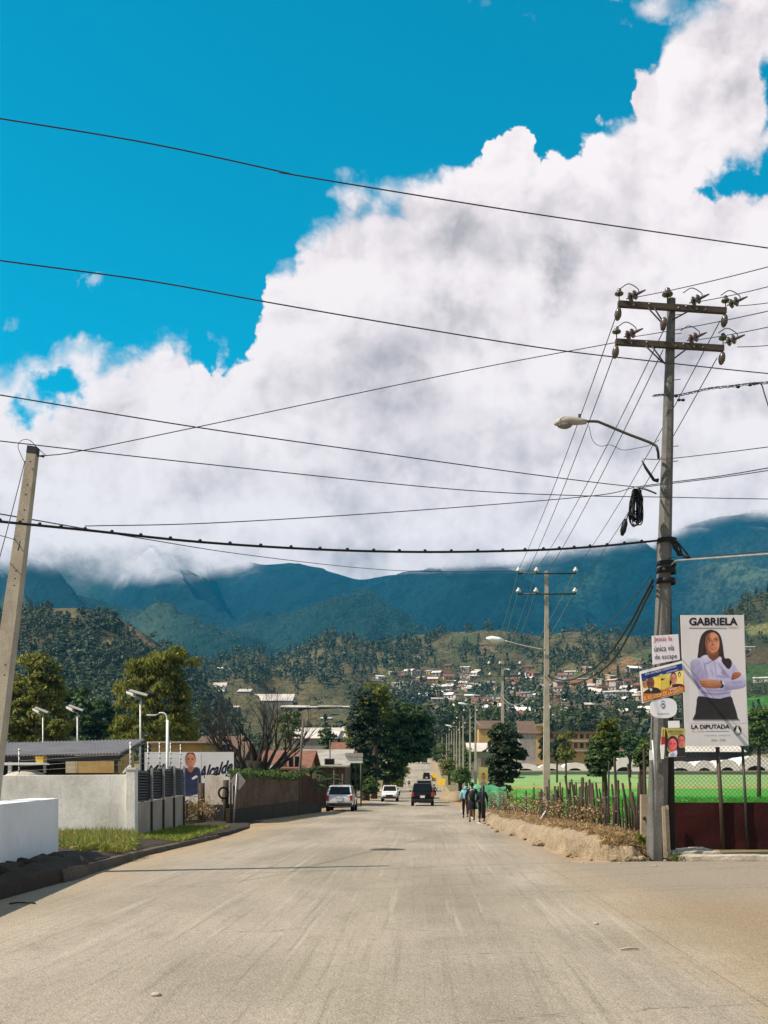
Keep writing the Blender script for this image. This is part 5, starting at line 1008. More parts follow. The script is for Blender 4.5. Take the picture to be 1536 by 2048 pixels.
# stake fence: each stake a part, three barbed strands
fence = thing('stake_fence', 'rough fence of dark leaning wooden stakes and barbed wire along the green field', 'fence', (4.9, 33, .4)); fb_ = Vector((4.9, 33, .4))
rs = random.Random(8)
stakes = [(1130, 1553, 1145, 1662), (1143, 1560, 1156, 1662), (1152, 1566, 1160, 1662), (1165, 1556, 1166, 1663), (1172, 1566, 1173, 1664), (1179, 1560, 1180, 1664), (1192, 1567, 1198, 1665), (1201, 1588, 1204, 1664), (1218, 1530, 1219, 1664), (1229, 1516, 1230, 1664), (1236, 1562, 1243, 1666), (1245, 1568, 1255, 1670), (1256, 1530, 1268, 1672), (1279, 1545, 1281, 1682), (1288, 1500, 1290, 1690),
          (1148, 1570, 1150, 1662), (1160, 1575, 1163, 1662), (1176, 1572, 1176, 1664), (1184, 1568, 1185, 1664), (1224, 1570, 1226, 1664), (1094, 1574, 1096, 1650), (1083, 1580, 1085, 1648), (1133, 1565, 1134, 1660), (1140, 1590, 1148, 1662), (1250, 1590, 1252, 1670), (1263, 1585, 1272, 1674), (1112, 1580, 1118, 1655), (1120, 1566, 1128, 1658), (1106, 1590, 1110, 1652), (1137, 1580, 1140, 1660), (1186, 1580, 1188, 1664), (1211, 1600, 1212, 1664), (1098, 1560, 1101, 1650), (1068, 1575, 1069, 1645), (1052, 1582, 1050, 1640)]
_r = random.Random(19)
for _ in range(20):
    _x = 1090 + 9.8 * _ + _r.uniform(-3, 3); _b = float(np.interp(_x, [1045, 1145, 1270, 1292], [1642, 1663, 1674, 1688])); stakes.append((_x - _r.uniform(-4, 14), _r.uniform(1562, 1606), _x, _b))
def sD_(px): return float(np.interp(px, [1040, 1100, 1140, 1200, 1240, 1290], [48, 41, 37, 31.5, 28.5, 25.2]))
for (a, b, c, d_) in stakes:
    D = sD_(c); p0 = W(c, d_ + 8, D); p1 = W(a, b, D); r0 = rs.uniform(.030, .066) if len(fence.children) < 41 else rs.uniform(.016, .034); mid = p0.lerp(p1, .5) + Vector((rs.uniform(-.05, .05), 0, 0))
    MB().mat(M['postwood']).tube([p0 - fb_, mid - fb_, p1 - fb_, p1 - fb_ + Vector((0, 0, .03))], [r0, r0 * .9, r0 * .78, .02], 7).build('stake', fence)
for f_ in (.22, .5, .78):
    ps = []
    for px in np.linspace(1045, 1292, 60):
        D = sD_(px); rowb = np.interp(px, [1045, 1145, 1270, 1292], [1640, 1662, 1674, 1690]); p = W(px, rowb - (82 * 31 / D) * f_ * 1.15, D); ps.append(p - fb_ + Vector((rs.uniform(-.02, .02), -.08, rs.uniform(-.04, .04))))
    MB().mat(M['zincold']).tube(ps, .009, 4).build('barbed_wire', fence)
t = thing('concrete_stump', 'pale square post stump standing left of the signed pole', 'post', W(1288, 1700, 24.6)); b_ = W(1288, 1700, 24.6)
MB().mat(M['palewood']).box((0, 0, .62), (.15, .14, 1.24)).build('shaft', t); MB().mat(M['postwood']).lathe([(.02, 0), (.045, .04), (.03, .07), (0, .08)], (-.02, -.07, .72), (0, -1, 0), n=8).build('knot', t)
def dry_shrub(c, h_, sp, n, seed, label, name='dry_shrub', mat='twig', r0=.014, leaf=None, nleaf=0):
    rs = random.Random(seed); t = thing(name, label, 'shrub', c); mb = MB().mat(M[mat]); tips = []
    for i in range(n):
        a = rs.uniform(0, 2 * math.pi); o = rs.uniform(0, .3) * sp; p = Vector((math.cos(a) * o, math.sin(a) * o, -.1)); d_ = Vector((math.cos(a) * rs.uniform(.1, .9) * sp / h_, math.sin(a) * rs.uniform(.1, .6) * sp / h_, 1)).normalized(); pts = [p]
        for s_ in range(5): d_ = (d_ + Vector((rs.uniform(-.35, .35), rs.uniform(-.35, .35), rs.uniform(-.25, .1)))).normalized(); p = p + d_ * h_ * rs.uniform(.14, .24); pts.append(p)
        mb.tube(pts, [r0, r0 * .9, r0 * .75, r0 * .6, r0 * .45, r0 * .25], 4, cap=False)
        for q in (2, 3, 4):
            e = pts[q] + Vector((rs.uniform(-.3, .3), rs.uniform(-.3, .3), rs.uniform(-.1, .3))) * h_ * .5; mb.tube([pts[q], e], [r0 * .5, r0 * .2], 3, cap=False); tips += [e, pts[q + 1]]
    mb.build('twigs', t)
    if leaf:
        rg = np.random.default_rng(seed); T = np.array([tuple(x) for x in tips]); cc = T[rg.integers(0, len(T), nleaf)] + rg.normal(scale=.07, size=(nleaf, 3)); nn = rg.normal(size=(nleaf, 3)); nn /= np.linalg.norm(nn, axis=1, keepdims=True)
        v, q = leafquads(cc, rg.uniform(.05, .12, nleaf), rg.uniform(.03, .07, nleaf), nn, rg); np_mesh('dry_leaves', v, q, M[leaf], t)
    return t
for i, (px, row, D, h_, sp, n, lab) in enumerate(((1112, 1660, 38, 1.5, .9, 26, 'tangled brown dry shrub at the foot of the second pole'), (1150, 1660, 35, 1.2, .9, 26, 'dry brown brush tangled among the fence stakes'), (1190, 1662, 31, 1.0, .8, 20, 'low dry brush under the middle of the stake fence'),
                                            (1075, 1650, 44, 1.7, .8, 18, 'thin leafless shrub left of the second pole'), (1030, 1640, 50, 1.6, .8, 20, 'bare brown shrub behind the third walker'), (1000, 1634, 56, 1.7, .8, 18, 'dry shrub by the black sign post'))):
    dry_shrub(W(px, row, D), h_, sp, n, 40 + i, lab, leaf='straw', nleaf=420)
def weed(c, n, s, seed, label):
    rg = np.random.default_rng(seed); t = thing('weed', label, 'plant', c); a = rg.uniform(0, 2 * math.pi, n); e = rg.uniform(.2, 1.2, n); d_ = np.stack([np.cos(a) * np.cos(e), np.sin(a) * np.cos(e), np.sin(e)], 1); cc = d_ * s * rg.uniform(.3, 1, (n, 1)); nn = np.cross(d_, np.cross(d_, rg.normal(size=(n, 3)))); nn += rg.normal(scale=.3, size=nn.shape); nn /= np.linalg.norm(nn, axis=1, keepdims=True)
    v, q = leafquads(cc, s * rg.uniform(.25, .5, n), s * rg.uniform(.12, .25, n), nn, rg); np_mesh('leaves', v, q, M['leaflight'], t)
    mb = MB().mat(M['leafmid'])
    for k in range(8): mb.tube([(0, 0, -.05), tuple(cc[k] * .8)], .008, 4)
    mb.build('stems', t)
weed(W(1272, 1704, 24.2), 130, .42, 1, 'green leafy weed on the bank left of the signed pole'); weed(W(1353, 1720, 23.3), 50, .18, 2, 'tiny green weed at the end of the kerb slab'); weed(W(1258, 1690, 24.8), 70, .3, 3, 'yellowish weed on the bank near the pale stump')
t = thing('black_sheet', 'black and white torn sheet leaning beside the second pole', 'sheet', W(1072, 1662, 36.5)); b_ = W(1072, 1662, 36.5)
MB().mat(M['trim']).slab([W(1062, 1664, 36.5) - b_, W(1080, 1654, 36.5) - b_, W(1094, 1618, 36.9) - b_, W(1090, 1650, 36.6) - b_], (0, .03, .01)).build('sheet', t); MB().mat(M['whitesteel']).slab([W(1062, 1664, 36.4) - b_, W(1066, 1662, 36.4) - b_, W(1092, 1622, 36.8) - b_, W(1090, 1621, 36.8) - b_], (0, .015, 0)).build('edge', t)
# red wall, kerb, chain link
rw = MB().mat(M['redwall'])
nx_ = 60; rows_ = [(-.2), .0, .3, .6, .9, 1.15, 1.205]
xs_ = np.linspace(5.86, 15, nx_)
vs = []; rs = random.Random(3)
for z in rows_:
    for x in xs_: vs.append((x, 26.2 + mnoise.noise((x * 1.7, z * 2, 0)) * .025, z + (mnoise.noise((x * 2.3, 0, 5)) * .018 if z > 1.1 else 0)))
for x in xs_: vs.append((x, 26.42, 1.205 + mnoise.noise((x * 2.3, 0, 5)) * .018))
for x in xs_: vs.append((x, 26.42, -.2))
fs = [(r * nx_ + i, r * nx_ + i + 1, (r + 1) * nx_ + i + 1, (r + 1) * nx_ + i) for r in range(len(rows_) + 1) for i in range(nx_ - 1)]
rw.add(vs, fs, False); n0 = len(rows_) * nx_; rw.add([vs[0], vs[(len(rows_) - 1) * nx_], vs[n0], vs[n0 + nx_]], [(0, 1, 2, 3)], False)
prop(rw.build('red_wall'), 'low dark red painted wall at the right behind the kerb', 'wall')
t = thing('chain_link_fence', 'chain link fence standing above the dark red wall', 'fence', (6, 26.32, 1.2))
mb = MB().mat(M['darksteel']); dz = 2.0; st = .105
for k in range(-20, 90):
    for sg in (1, -1):
        x0 = k * st; x1 = x0 + sg * dz; z0, z1 = 0.0, dz
        if sg < 0: x0, x1 = k * st, k * st - dz
        def clip(x, xa, za, xb, zb): return za + (zb - za) * (x - xa) / (xb - xa)
        a, b = (x0, z0), (x1, z1)
        if a[0] > b[0]: a, b = b, a
        if b[0] <= 0 or a[0] >= 7: continue
        if a[0] < 0: a = (0, clip(0, *a, *b))
        if b[0] > 7: b = (7, clip(7, *a, *b))
        mb.tube([(a[0], 0, a[1]), (b[0], 0, b[1])], .0042, 3, cap=False)
mb.build('mesh', t)
for x in (-.02, 3.3, 6.9): MB().mat(M['darksteel']).tube([(x, .03, -.1), (x, .03, 2.1)], .03, 8).build('post', t)
MB().mat(M['darksteel']).tube([(0, 0, dz), (7, 0, dz)], .018, 6).build('rail', t)
def rough_box(name, label, cat, x0, x1, y0, y1, z0, z1, mat, seed, amp=.02, nx=40, kind=None):
    mb = MB().mat(mat); prof = [(y0, z0), (y0, (z0 + z1) / 2), (y0 + .01, z1 - .02), (y0 + .03, z1), ((y0 + y1) / 2, z1 + .004), (y1, z1), (y1, z0)]; vs = []
    for i in range(nx):
        x = x0 + (x1 - x0) * i / (nx - 1); k_ = min(1, min(i, nx - 1 - i) / 2 + .35)
        for j, (y, z) in enumerate(prof): n_ = mnoise.fractal((x * 3, y * 3 + seed, z * 4), 1, 2, 3) * amp; vs.append((x, y + n_ + (1 - k_) * .05 * (1 if j < 3 else 0), z0 + (z - z0 + n_) * (1 if j in (0, 6) else (.7 + .3 * k_))))
    m_ = len(prof); fs = [(i * m_ + j, (i + 1) * m_ + j, (i + 1) * m_ + j + 1, i * m_ + j + 1) for i in range(nx - 1) for j in range(m_ - 1)] + [tuple(range(m_)), tuple(range((nx - 1) * m_, nx * m_))[::-1]]
    mb.add(vs, fs, False); return prop(mb.build(name), label, cat, None, kind)
rough_box('kerb', None, None, 5.42, 15, 23.25, 23.62, -.05, .135, M['kerb'], 1, .015, 70, 'structure')
rough_box('stone_slab', 'flat rough stone slab lying behind the kerb below the red wall', 'slab', 5.38, 6.5, 23.75, 24.9, -.02, .20, M['kerb'], 5, .03, 16)
prop(MB().mat(M['ground']).prism([(4.95, 23.66), (15, 23.66), (15, 26.3), (4.95, 26.3)], -.05, .085).build('yard_strip'), kind='structure')
# small stones and litter on the road and bank
rs = random.Random(21); st_ = thing
for i, (px, row) in enumerate(((1192, 1849), (1258, 1901), (312, 1992), (1330, 1722), (1240, 1727), (1165, 1726), (1310, 1733))):
    D = EYE * F / (row - CY); b_ = W(px, row, D); mb = MB().mat(M['kerb'] if i != 1 else M['palewood'])
    if i == 1: mb.tube([(-.09, 0, .012), (0, .03, .02), (.1, .02, .012)], [.008, .014, .006], 5)
    else: mb.ball((0, 0, .012), (.03 + .02 * rs.random(), .03, .018), 7, 5)
    prop(mb.build('pebble' if i != 1 else 'stick', loc=b_), ('small dark pebble on the road right of the middle', 'pale dry stick lying on the dusty road at the right', 'pale flat pebble on the road at the lower left', 'pale stone on the road edge under the signed pole', 'stone at the foot of the bank end', 'stone where the bank meets the side street', 'small stone in front of the signed pole')[i], 'stone' if i != 1 else 'stick')
t_ = MB().mat(M['trim']).tube([(-.16, 0, .015), (-.05, .02, .03), (.1, .0, .03), (.18, .05, .015)], .012, 5).build('stick', loc=W(42, 1810, EYE * F / (1810 - CY))); prop(t_, 'dark twig on the dusty left edge of the road', 'stick')

# ------------------------------------------------------------------ left side: near pole, walls, verge
lb = W(-50, 1775, 20); t = thing('leaning_pole', 'square concrete pole leaning right at the left edge of the scene', 'utility pole', lb)
MB().mat(M['conc']).tube([W(-50, 1790, 20) - lb, W(67, 897, 20) - lb], [.27, .118], 4, sm=False, rot=math.pi / 4).build('shaft', t)
MB().mat(M['trim']).tube([W(65.2, 909, 20) - lb, W(67.1, 894.5, 20) - lb], [.124, .122], 4, sm=False, rot=math.pi / 4).build('cap', t)
for (px, py) in ((61, 923), (55, 970), (52, 989), (49, 1020), (46, 1039), (32, 1142), (30, 1157), (28.5, 1171), (11, 1330), (9, 1350)):
    MB().mat(M['trim']).lathe([(.016, 0), (.016, .008), (0, .009)], W(px, py, 19.83 - (py - 900) / 850 * .10) - lb, (0, -1, 0), n=6).build('bolt_hole', t)
MB().mat(M['darksteel']).tube([W(72, 912, 20) - lb, W(80, 912, 20) - lb, W(88, 912.5, 20) - lb], [.014, .014, .028], 6).build('hook', t)
MB().mat(M['darksteel']).tube(smooth([W(40, 1082, 19.75) - lb, W(39, 1090, 19.7) - lb, W(36, 1101, 19.75) - lb], 4), .012, 5).build('hook', t)
MB().mat(M['wire']).tube(smooth([W(*p) - lb for p in [(92, 911, 20), (76, 897, 19.9), (60, 881, 19.8), (45, 880, 19.8), (36, 892, 19.8), (42, 910, 19.85), (49, 925, 19.85)]], 6), .006, 4).build('tie_wire', t)
wire([(50, 922, 19.85), (34, 985, 19.3), (18, 1046, 18.8), (0, 1112, 18.2), (-60, 1330, 16)], .008, 'guy wire dropping from the leaning left pole to the left edge')
wire([(31, 1080, 19.8), (0, 1071, 19), (-150, 1035, 17)], .007, 'short thin wire from the leaning left pole to the left edge')
A, Bp = Vector((-6.72, 17.5, 0)), Vector((-7.28, 22.0, 0)); dv = (A - Bp).normalized(); A2_ = A + dv * 7; nl_ = Vector((-dv.y, dv.x, 0)); nl_ = nl_ if nl_.x < 0 else -nl_
pf = [A2_, Bp, Bp + nl_ * .55, A2_ + nl_ * .55]
lowm = fill_mat('white_wall_low', (.80, .785, .79), .8, scale=.9, col2=(.70, .685, .69), streak=.14, fine=.06, bump=.2, bscale=14)
_h = N(lowm.node_tree); _b = lowm.node_tree.nodes['Principled BSDF']; _c = _b.inputs['Base Color'].links[0].from_socket; _tc = _h.n('ShaderNodeTexCoord'); _s = _h.n('ShaderNodeSeparateXYZ'); _h.l(_tc.outputs['Object'], _s.inputs[0])
_f = _h.ss(_h.m('ADD', _s.outputs[2], _h.m('MULTIPLY', _h.noise(_tc.outputs['Object'], 2.2, 7, .7).outputs[0], .9)), .72, .52, 0, .55)      # mud splashed up from the gutter
_g = _h.ss(_h.noise(_tc.outputs['Object'], 1.3, 8, .72).outputs[0], .60, .68, 0, .35)
_h.l(_h.mix(_g, _h.mix(_f, _c, (.30, .24, .17)), (.52, .49, .45)), _b.inputs['Base Color'])
o = MB().mat(lowm).prism([(p.x, p.y) for p in pf], -.2, [1.24, 1.355, 1.355, 1.24]).build('low_white_wall', bevel=.012); prop(o, 'low white wall with a broad flat top in the near left corner', 'wall')
# verge with rubble, kerb
def verge():
    ys_ = np.arange(8, 50, .33); us = np.linspace(0, 1, 16); vs = []
    for y in ys_:
        xr = np.interp(y, [8, 15, 19, 25.3, 36, 42, 46], [-5.9, -5.92, -5.98, -6.5, -6.35, -6.6, -7.2]); xl = np.interp(y, [8, 22, 22.6, 28, 30, 32, 50], [-7.6, -7.6, -16, -16, -12, -9.0, -10])
        hk = np.interp(y, [8, 19, 25.3, 34, 40, 46], [.16, .19, .09, .10, .06, 0]); hi = np.interp(y, [8, 19, 26, 30, 40, 47], [.30, .30, .24, .16, .12, 0])
        for u in us:
            x = xr + (xl - xr) * u ** 1.6; rub = 1.0 if y < 20 else .35
            z = 0.0 if u == 0 else hk + (hi - hk) * min(1, u * 3); z += (mnoise.fractal((x * 2.1, y * 1.6, 3), 1, 2, 4) * .13 * rub + abs(mnoise.noise((x * 3.2, y * 2.4, 8))) * .16 * rub) * (1 if u > 0 else 0) * min(1, u * 5) - (.03 if u == 0 else 0)
            vs.append((x, y, z))
    n = len(us); fs = [(r * n + i, (r + 1) * n + i, (r + 1) * n + i + 1, r * n + i + 1)[::-1] for r in range(len(ys_) - 1) for i in range(n - 1)]
    return np.array(vs), fs
vv, ff = verge(); prop(np_mesh('verge', vv, [f[::-1] for f in ff], M['soil'], smooth_=False), kind='structure')
mb = MB().mat(M['darkkerb']); kv = []
for i in range(60):
    y = 18.2 + i * .27; x = float(np.interp(y, [18, 19, 25.3, 36], [-5.9, -5.92, -6.38, -6.25])); h_ = float(np.interp(y, [18, 19, 25.3, 34], [.22, .21, .10, .09])); n_ = mnoise.fractal((y * 2.1, 0, 1), 1, 2, 3) * .035
    for dx, z in ((.0 + n_, -.05), (-.02 + n_ * 1.4, h_ * .6), (-.05 + n_, h_ + n_ * .6), (-.26 + n_, h_ + .01 + n_ * .5), (-.30, -.05)): kv.append((x + dx, y, z))
mb.add(kv, [(i * 5 + j, i * 5 + j + 1, (i + 1) * 5 + j + 1, (i + 1) * 5 + j) for i in range(59) for j in range(4)] + [(0, 1, 2, 3, 4)], False); prop(mb.build('kerb'), kind='structure')
rng = np.random.default_rng(31)
for i in range(16):      # lumps of rubble against the low wall
    y = rng.uniform(13.5, 20.5); x = -6.15 - rng.uniform(0, .5) - (y - 14) * .07; s_ = rng.uniform(.10, .26)
    mb = MB().mat(M['soil']); mb.ball((0, 0, 0), (s_ * 1.2, s_, s_ * .8), 9, 6); mb.v = [tuple(Vector(p) * (1 + .35 * mnoise.noise(Vector(p) * 6 + Vector((i * 3.1, 0, 0))))) for p in mb.v]; mb.sm = [False] * len(mb.sm)
    prop(mb.build('rubble_lump', loc=(x, y, .22)), 'dark lump of rubble piled against the low white wall', 'rubble', 'rubble lumps along the low white wall')
def grass(n, f, hmin, hmax, seed, mat='leafgrass', wid=.022):
    rg = np.random.default_rng(seed); c = np.array([f(rg) for _ in range(n)]); h_ = rg.uniform(hmin, hmax, n); c[:, 2] += h_ * .4; nn = rg.normal(size=(n, 3)); nn[:, 2] *= .25; nn /= np.linalg.norm(nn, axis=1, keepdims=True)
    v, q = leafquads(c, h_, wid * rg.uniform(.6, 1.5, n), nn, rg, -.7 * np.ones((n, 1))); prop(np_mesh('verge_grass', v, q, M[mat]), kind='stuff')
def g1(rg):
    y = rg.uniform(23.2, 30.6); px = rg.normal(185, 48); px = min(max(px, 112), 268); k_ = mnoise.noise((px * .035, y * .9, 2)) + .22 + (y - 25) * .12; return ((px - CX) / F * y, y, .17 if k_ > 0 else -.25)
grass(7000, g1, .10, .45, 1)
grass(1500, g1, .15, .5, 5, 'straw', .016)
def g2(rg):
    y = rg.uniform(29, 38.5); x = float(np.interp(y, [28, 31, 41], [-7.9, -8.0, -8.5])) + rg.uniform(0.05, 1.0) ** 1.5 * 1.6; return (x, y, .13)
grass(7000, g2, .05, .22, 2)
# cream wall and its return of blocks and black louvres
o = MB().mat(M['plaster2']).prism([(-20, 31), (-8.3, 31), (-8.3, 31.2), (-20, 31.2)], -.1, [1.85, 1.92, 1.92, 1.85]).build('garden_wall', bevel=.01); prop(o, 'long cream plastered wall facing the road junction on the left', 'wall')
t = thing('gate_pillar', 'square cream pillar at the right end of the cream wall', 'pillar', (-8.2, 31.05, 0)); MB().mat(M['plaster2']).box((0, 0, .98), (.26, .3, 2.16)).build('shaft', t, bevel=.012); MB().mat(M['plaster2']).box((0, 0, 2.09), (.30, .34, .06)).build('cap', t)
t = thing('louvred_fence', 'tan block fence with black louvred panels and thin posts along the road', 'fence', (-8.13, 31.2, 0)); l0 = Vector((-8.13, 31.2, 0)); l1 = Vector((-8.5, 39.05, 0))
Ds = [31.2, 33.3, 35.2, 37.1, 39.05]
for i in range(4):
    a = l0.lerp(l1, (Ds[i] - 31.2) / 7.85) - l0; b = l0.lerp(l1, (Ds[i + 1] - 31.2) / 7.85) - l0; lz = 1.10 + .04 * i; hz_ = 2.06 + .055 * i
    MB().mat(M['tanpanel']).prism([(a.x, a.y), (b.x, b.y), (b.x - .14, b.y), (a.x - .14, a.y)], -.1, [lz, lz + .03, lz + .03, lz]).build('block_panel', t)
    mb = MB().mat(M['louvre']); ns = 11
    for k in range(ns):
        z0 = lz + .05 + (hz_ - lz - .06) * k / ns; mb.slab([(a.x - .02, a.y + .05, z0), (b.x - .02, b.y - .03, z0), (b.x - .09, b.y - .03, z0 + .085), (a.x - .09, a.y + .05, z0 + .085)], (.012, 0, .004))
    mb.slab([(a.x - .11, a.y + .05, lz + .04), (b.x - .11, b.y - .03, lz + .04), (b.x - .11, b.y - .03, hz_), (a.x - .11, a.y + .05, hz_)], (-.01, 0, 0)); mb.build('louvre_panel', t)
for i in range(1, 5):
    p = l0.lerp(l1, (Ds[i] - 31.2) / 7.85) - l0; lz = 1.08 + .04 * i
    MB().mat(M['steel']).box((p.x + .035, p.y, (lz + 2.1 + .055 * i) / 2), (.06, .07, 2.1 + .055 * i - lz)).build('steel_post', t); MB().mat(M['browntube']).box((p.x + .035, p.y, lz / 2 - .05), (.058, .068, lz + .09)).build('post_foot', t)
t = thing('electric_fence', 'row of thin white electric fence rods with black insulators above the cream wall', 'fence', (-9, 31.1, 1.9)); b_ = Vector((-9, 31.1, 1.9))
for px, top, bot, D in ((38, 1497, 1553, 31.1), (261, 1484, 1538, 31.05), (296, 1484, 1536, 33), (319, 1485, 1535, 34.8), (341, 1486, 1535, 36.7), (361, 1489, 1535, 38.5)):
    p0 = W(px, bot, D) - b_; p1 = W(px, top, D) - b_; rod = MB().mat(M['whitesteel']).tube([p0 - Vector((0, 0, .06)), p1], .026 if px == 261 else .017, 6).build('rod', t)
    for k in range(1, 6): MB().mat(M['rubber']).ball(p0.lerp(p1, k / 5.4) + Vector((.02, -.02, 0)), (.03, .03, .022), 6, 4).build('insulator', rod)
for k in range(1, 6):
    ps = [W(px, bot, D).lerp(W(px, top, D), k / 5.4) - b_ + Vector((.02, -.03, 0)) for px, top, bot, D in ((38, 1497, 1553, 31.1), (261, 1484, 1538, 31.05), (296, 1484, 1536, 33), (319, 1485, 1535, 34.8), (341, 1486, 1535, 36.7), (361, 1489, 1535, 38.5))]
    MB().mat(M['wirelt']).tube(ps, .0035, 3).build('strand', t)
MB().mat(M['whitesteel']).tube([W(246, 1546, 31.05) - b_, W(260, 1530, 31.05) - b_], .022, 6).build('brace', t)
# carport
cp_ = Vector((-14, 44, 0)); t = thing('carport', 'open carport with a sloping corrugated metal roof behind the cream wall', 'carport', cp_)
FL, FR, BL, BR = W(-90, 1513, 42), W(240, 1508, 42), W(-60, 1488, 52), W(292, 1479, 52)
n_ = 208; vs = []
for i in range(n_ + 1):
    u = i / n_; dz = .04 * (1 if i % 4 in (0, 1) else -1)
    for k in range(2): p = (FL.lerp(FR, u) if k == 0 else BL.lerp(BR, u)) - cp_; vs.append((p.x, p.y, p.z + dz))
mb = MB().mat(M['zinc']); mb.add(vs, [(2 * i, 2 * i + 2, 2 * i + 3, 2 * i + 1) for i in range(n_)], False); mb.build('roof', t)
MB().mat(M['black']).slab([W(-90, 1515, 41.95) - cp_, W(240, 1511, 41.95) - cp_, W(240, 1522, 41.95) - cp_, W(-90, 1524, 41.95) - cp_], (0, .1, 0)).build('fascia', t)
MB().mat(M['darksteel']).tube([FR - cp_ - Vector((0, 0, .1)), BR - cp_ - Vector((0, 0, .1))], .06, 4, rot=math.pi / 4).build('rafter', t)
for px, D in ((20, 42.1), (232, 42.1), (286, 51.8), (90, 51.8)):
    x = (px - CX) / F * D; top = np.interp(D, [42, 52], [2.62, 3.7]); MB().mat(M['darksteel'] if px > 100 else M['whitesteel']).box((x - cp_.x, D - cp_.y, top / 2), (.12, .12, top)).build('post', t)
MB().mat(M['black']).slab([W(88, 1546, 43) - cp_, W(238, 1546, 43) - cp_, W(238, 1556, 43) - cp_, W(88, 1556, 43) - cp_], (0, .08, 0)).build('rail', t)
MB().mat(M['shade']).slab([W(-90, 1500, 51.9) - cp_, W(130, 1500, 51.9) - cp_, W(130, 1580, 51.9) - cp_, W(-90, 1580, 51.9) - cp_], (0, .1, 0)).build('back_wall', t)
MB().mat(M['whitesteel']).slab([W(0, 1525, 40) - cp_, W(80, 1525, 40) - cp_, W(84, 1529, 40) - cp_, W(0, 1530, 40) - cp_], (0, .9, 0)).build('counter_top', t)
def solar(px, top, D, hpx, label, head=22):
    b_ = Vector(((px - CX) / F * D, D, 0)); t = thing('solar_lamp', label, 'street lamp', b_); q = lambda a, b, dd=0: W(a, b, D + dd) - b_; s_ = 60 / D
    MB().mat(M['steel']).tube([Vector((0, 0, 0)), q(px, top)], .055, 7).build('pole', t)
    MB().mat(M['steel']).tube([q(px, top + 3), q(px - 14 * s_, top - 4)], .035, 6).build('arm', t)
    MB().mat(M['whitesteel']).slab([q(px - 10 * s_, top - 1), q(px - 29 * s_, top - 9), q(px - 28 * s_, top - 12, .3), q(px - 9 * s_, top - 5, .3)], (0, 0, -.06)).build('lamp_head', t)
    MB().mat(M['lampgrey']).slab([q(px + 12 * s_, top - 1, -.25), q(px - 24 * s_, top - 11, -.25), q(px - 20 * s_, top - 14, .35), q(px + 15 * s_, top - 4, .35)][::-1], (0, 0, .05)).build('solar_panel', t)
solar(281, 1394, 60, 0, 'tall solar street lamp behind the carport, nearest of three'); solar(155, 1424, 75, 0, 'middle solar street lamp between the two big left trees'); solar(86, 1428, 82, 0, 'leftmost solar street lamp in front of the left tree')
b_ = Vector(((334 - CX) / F * 48, 48, 0)); t = thing('yard_lamp', 'white post with a curved arm and a small flat lamp beside the white billboard', 'street lamp', b_); q = lambda a, b: W(a, b, 48) - b_
MB().mat(M['whitesteel']).tube([Vector((0, 0, 0)), q(335, 1440)], .062, 8).build('post', t); MB().mat(M['whitesteel']).tube(smooth([q(334, 1445), q(333, 1432), q(327, 1426), q(318, 1426)], 4), .03, 6).build('arm', t); MB().mat(M['whitesteel']).slab([q(293, 1428), q(310, 1429), q(310, 1431), q(293, 1431)], (0, .2, 0)).build('lamp_head', t); MB().mat(M['whitesteel']).tube([q(310, 1430), q(320, 1427)], .012, 5).build('rod', t)
# white billboard with the man in navy
aD = 55.0; ab = W(376, 1640, aD); t = thing('white_billboard', 'wide white billboard showing a smiling man in a navy shirt', 'billboard', ab); B = Board(aD, ab)
B.panel([(283, 1504), (467.5, 1504), (467.5, 1608), (283, 1604)], BOARD, .06); B.part('panel', t)
B.text('Milko', ((290, 1556), (349, 1548), (294, 1532)), INK, 2, .03, .35); B.text('Alcalde', ((394, 1560), (464, 1544), (397, 1534)), INK, 2, .035, .25); B.part('lettering', t)
G = B.pgrid(356, 1505, 402, 1592, ink(206, 201, 202), 80); G.poly([(362, 1540), (372, 1535), (381, 1538), (391, 1534), (400, 1538), (402, 1560), (398, 1588), (358, 1590), (357, 1560)], ink(32, 38, 74), var=.25, k=2); G.poly([(372, 1536), (391, 1535), (385, 1544), (379, 1544)], ink(150, 92, 70)); face(G, 381, 1520, 9.5, 14.5, ink(184, 116, 88), ink(36, 28, 26)); G.poly([(373, 1537), (381, 1546), (390, 1536), (392, 1542), (381, 1552), (371, 1543)], ink(24, 28, 56)); G.poly([(384, 1556), (392, 1551), (395, 1554), (386, 1559)], ink(214, 210, 206)); G.part('printed_portrait', t, 3)
for px in (300, 374, 450): MB().mat(M['browntube']).tube([W(px, 1600, aD + .15) - ab, W(px, 1645, aD + .15) - ab], .06, 6).build('post', t)
def corr(name, parent, A, Bq, z0, z1, mat, pitch=.2, amp=.02, off=Vector((0, 0, 0))):
    """a corrugated sheet standing from A to Bq (z0,z1 pairs)"""
    A = Vector(A); Bq = Vector(Bq); Ln = (Bq - A).length; n = max(4, int(Ln / pitch * 4)); d_ = (Bq - A).normalized(); nn = Vector((d_.y, -d_.x, 0)); vs = []; rs = random.Random(int(Ln * 100))
    jit = 0.0
    for i in range(n + 1):
        u = i / n; p = A + (Bq - A) * u + nn * amp * math.sin(i * math.pi / 2)
        if i % 18 == 0: jit = rs.uniform(-.06, .06)
        for k, zz in enumerate((z0, z1)): vs.append((p.x - off.x, p.y - off.y, zz[0] + (zz[1] - zz[0]) * u - off.z + (jit if k else 0)))
    mb = MB().mat(mat); mb.add(vs, [(2 * i, 2 * i + 2, 2 * i + 3, 2 * i + 1) for i in range(n)], False)
    return mb.build(name, parent)
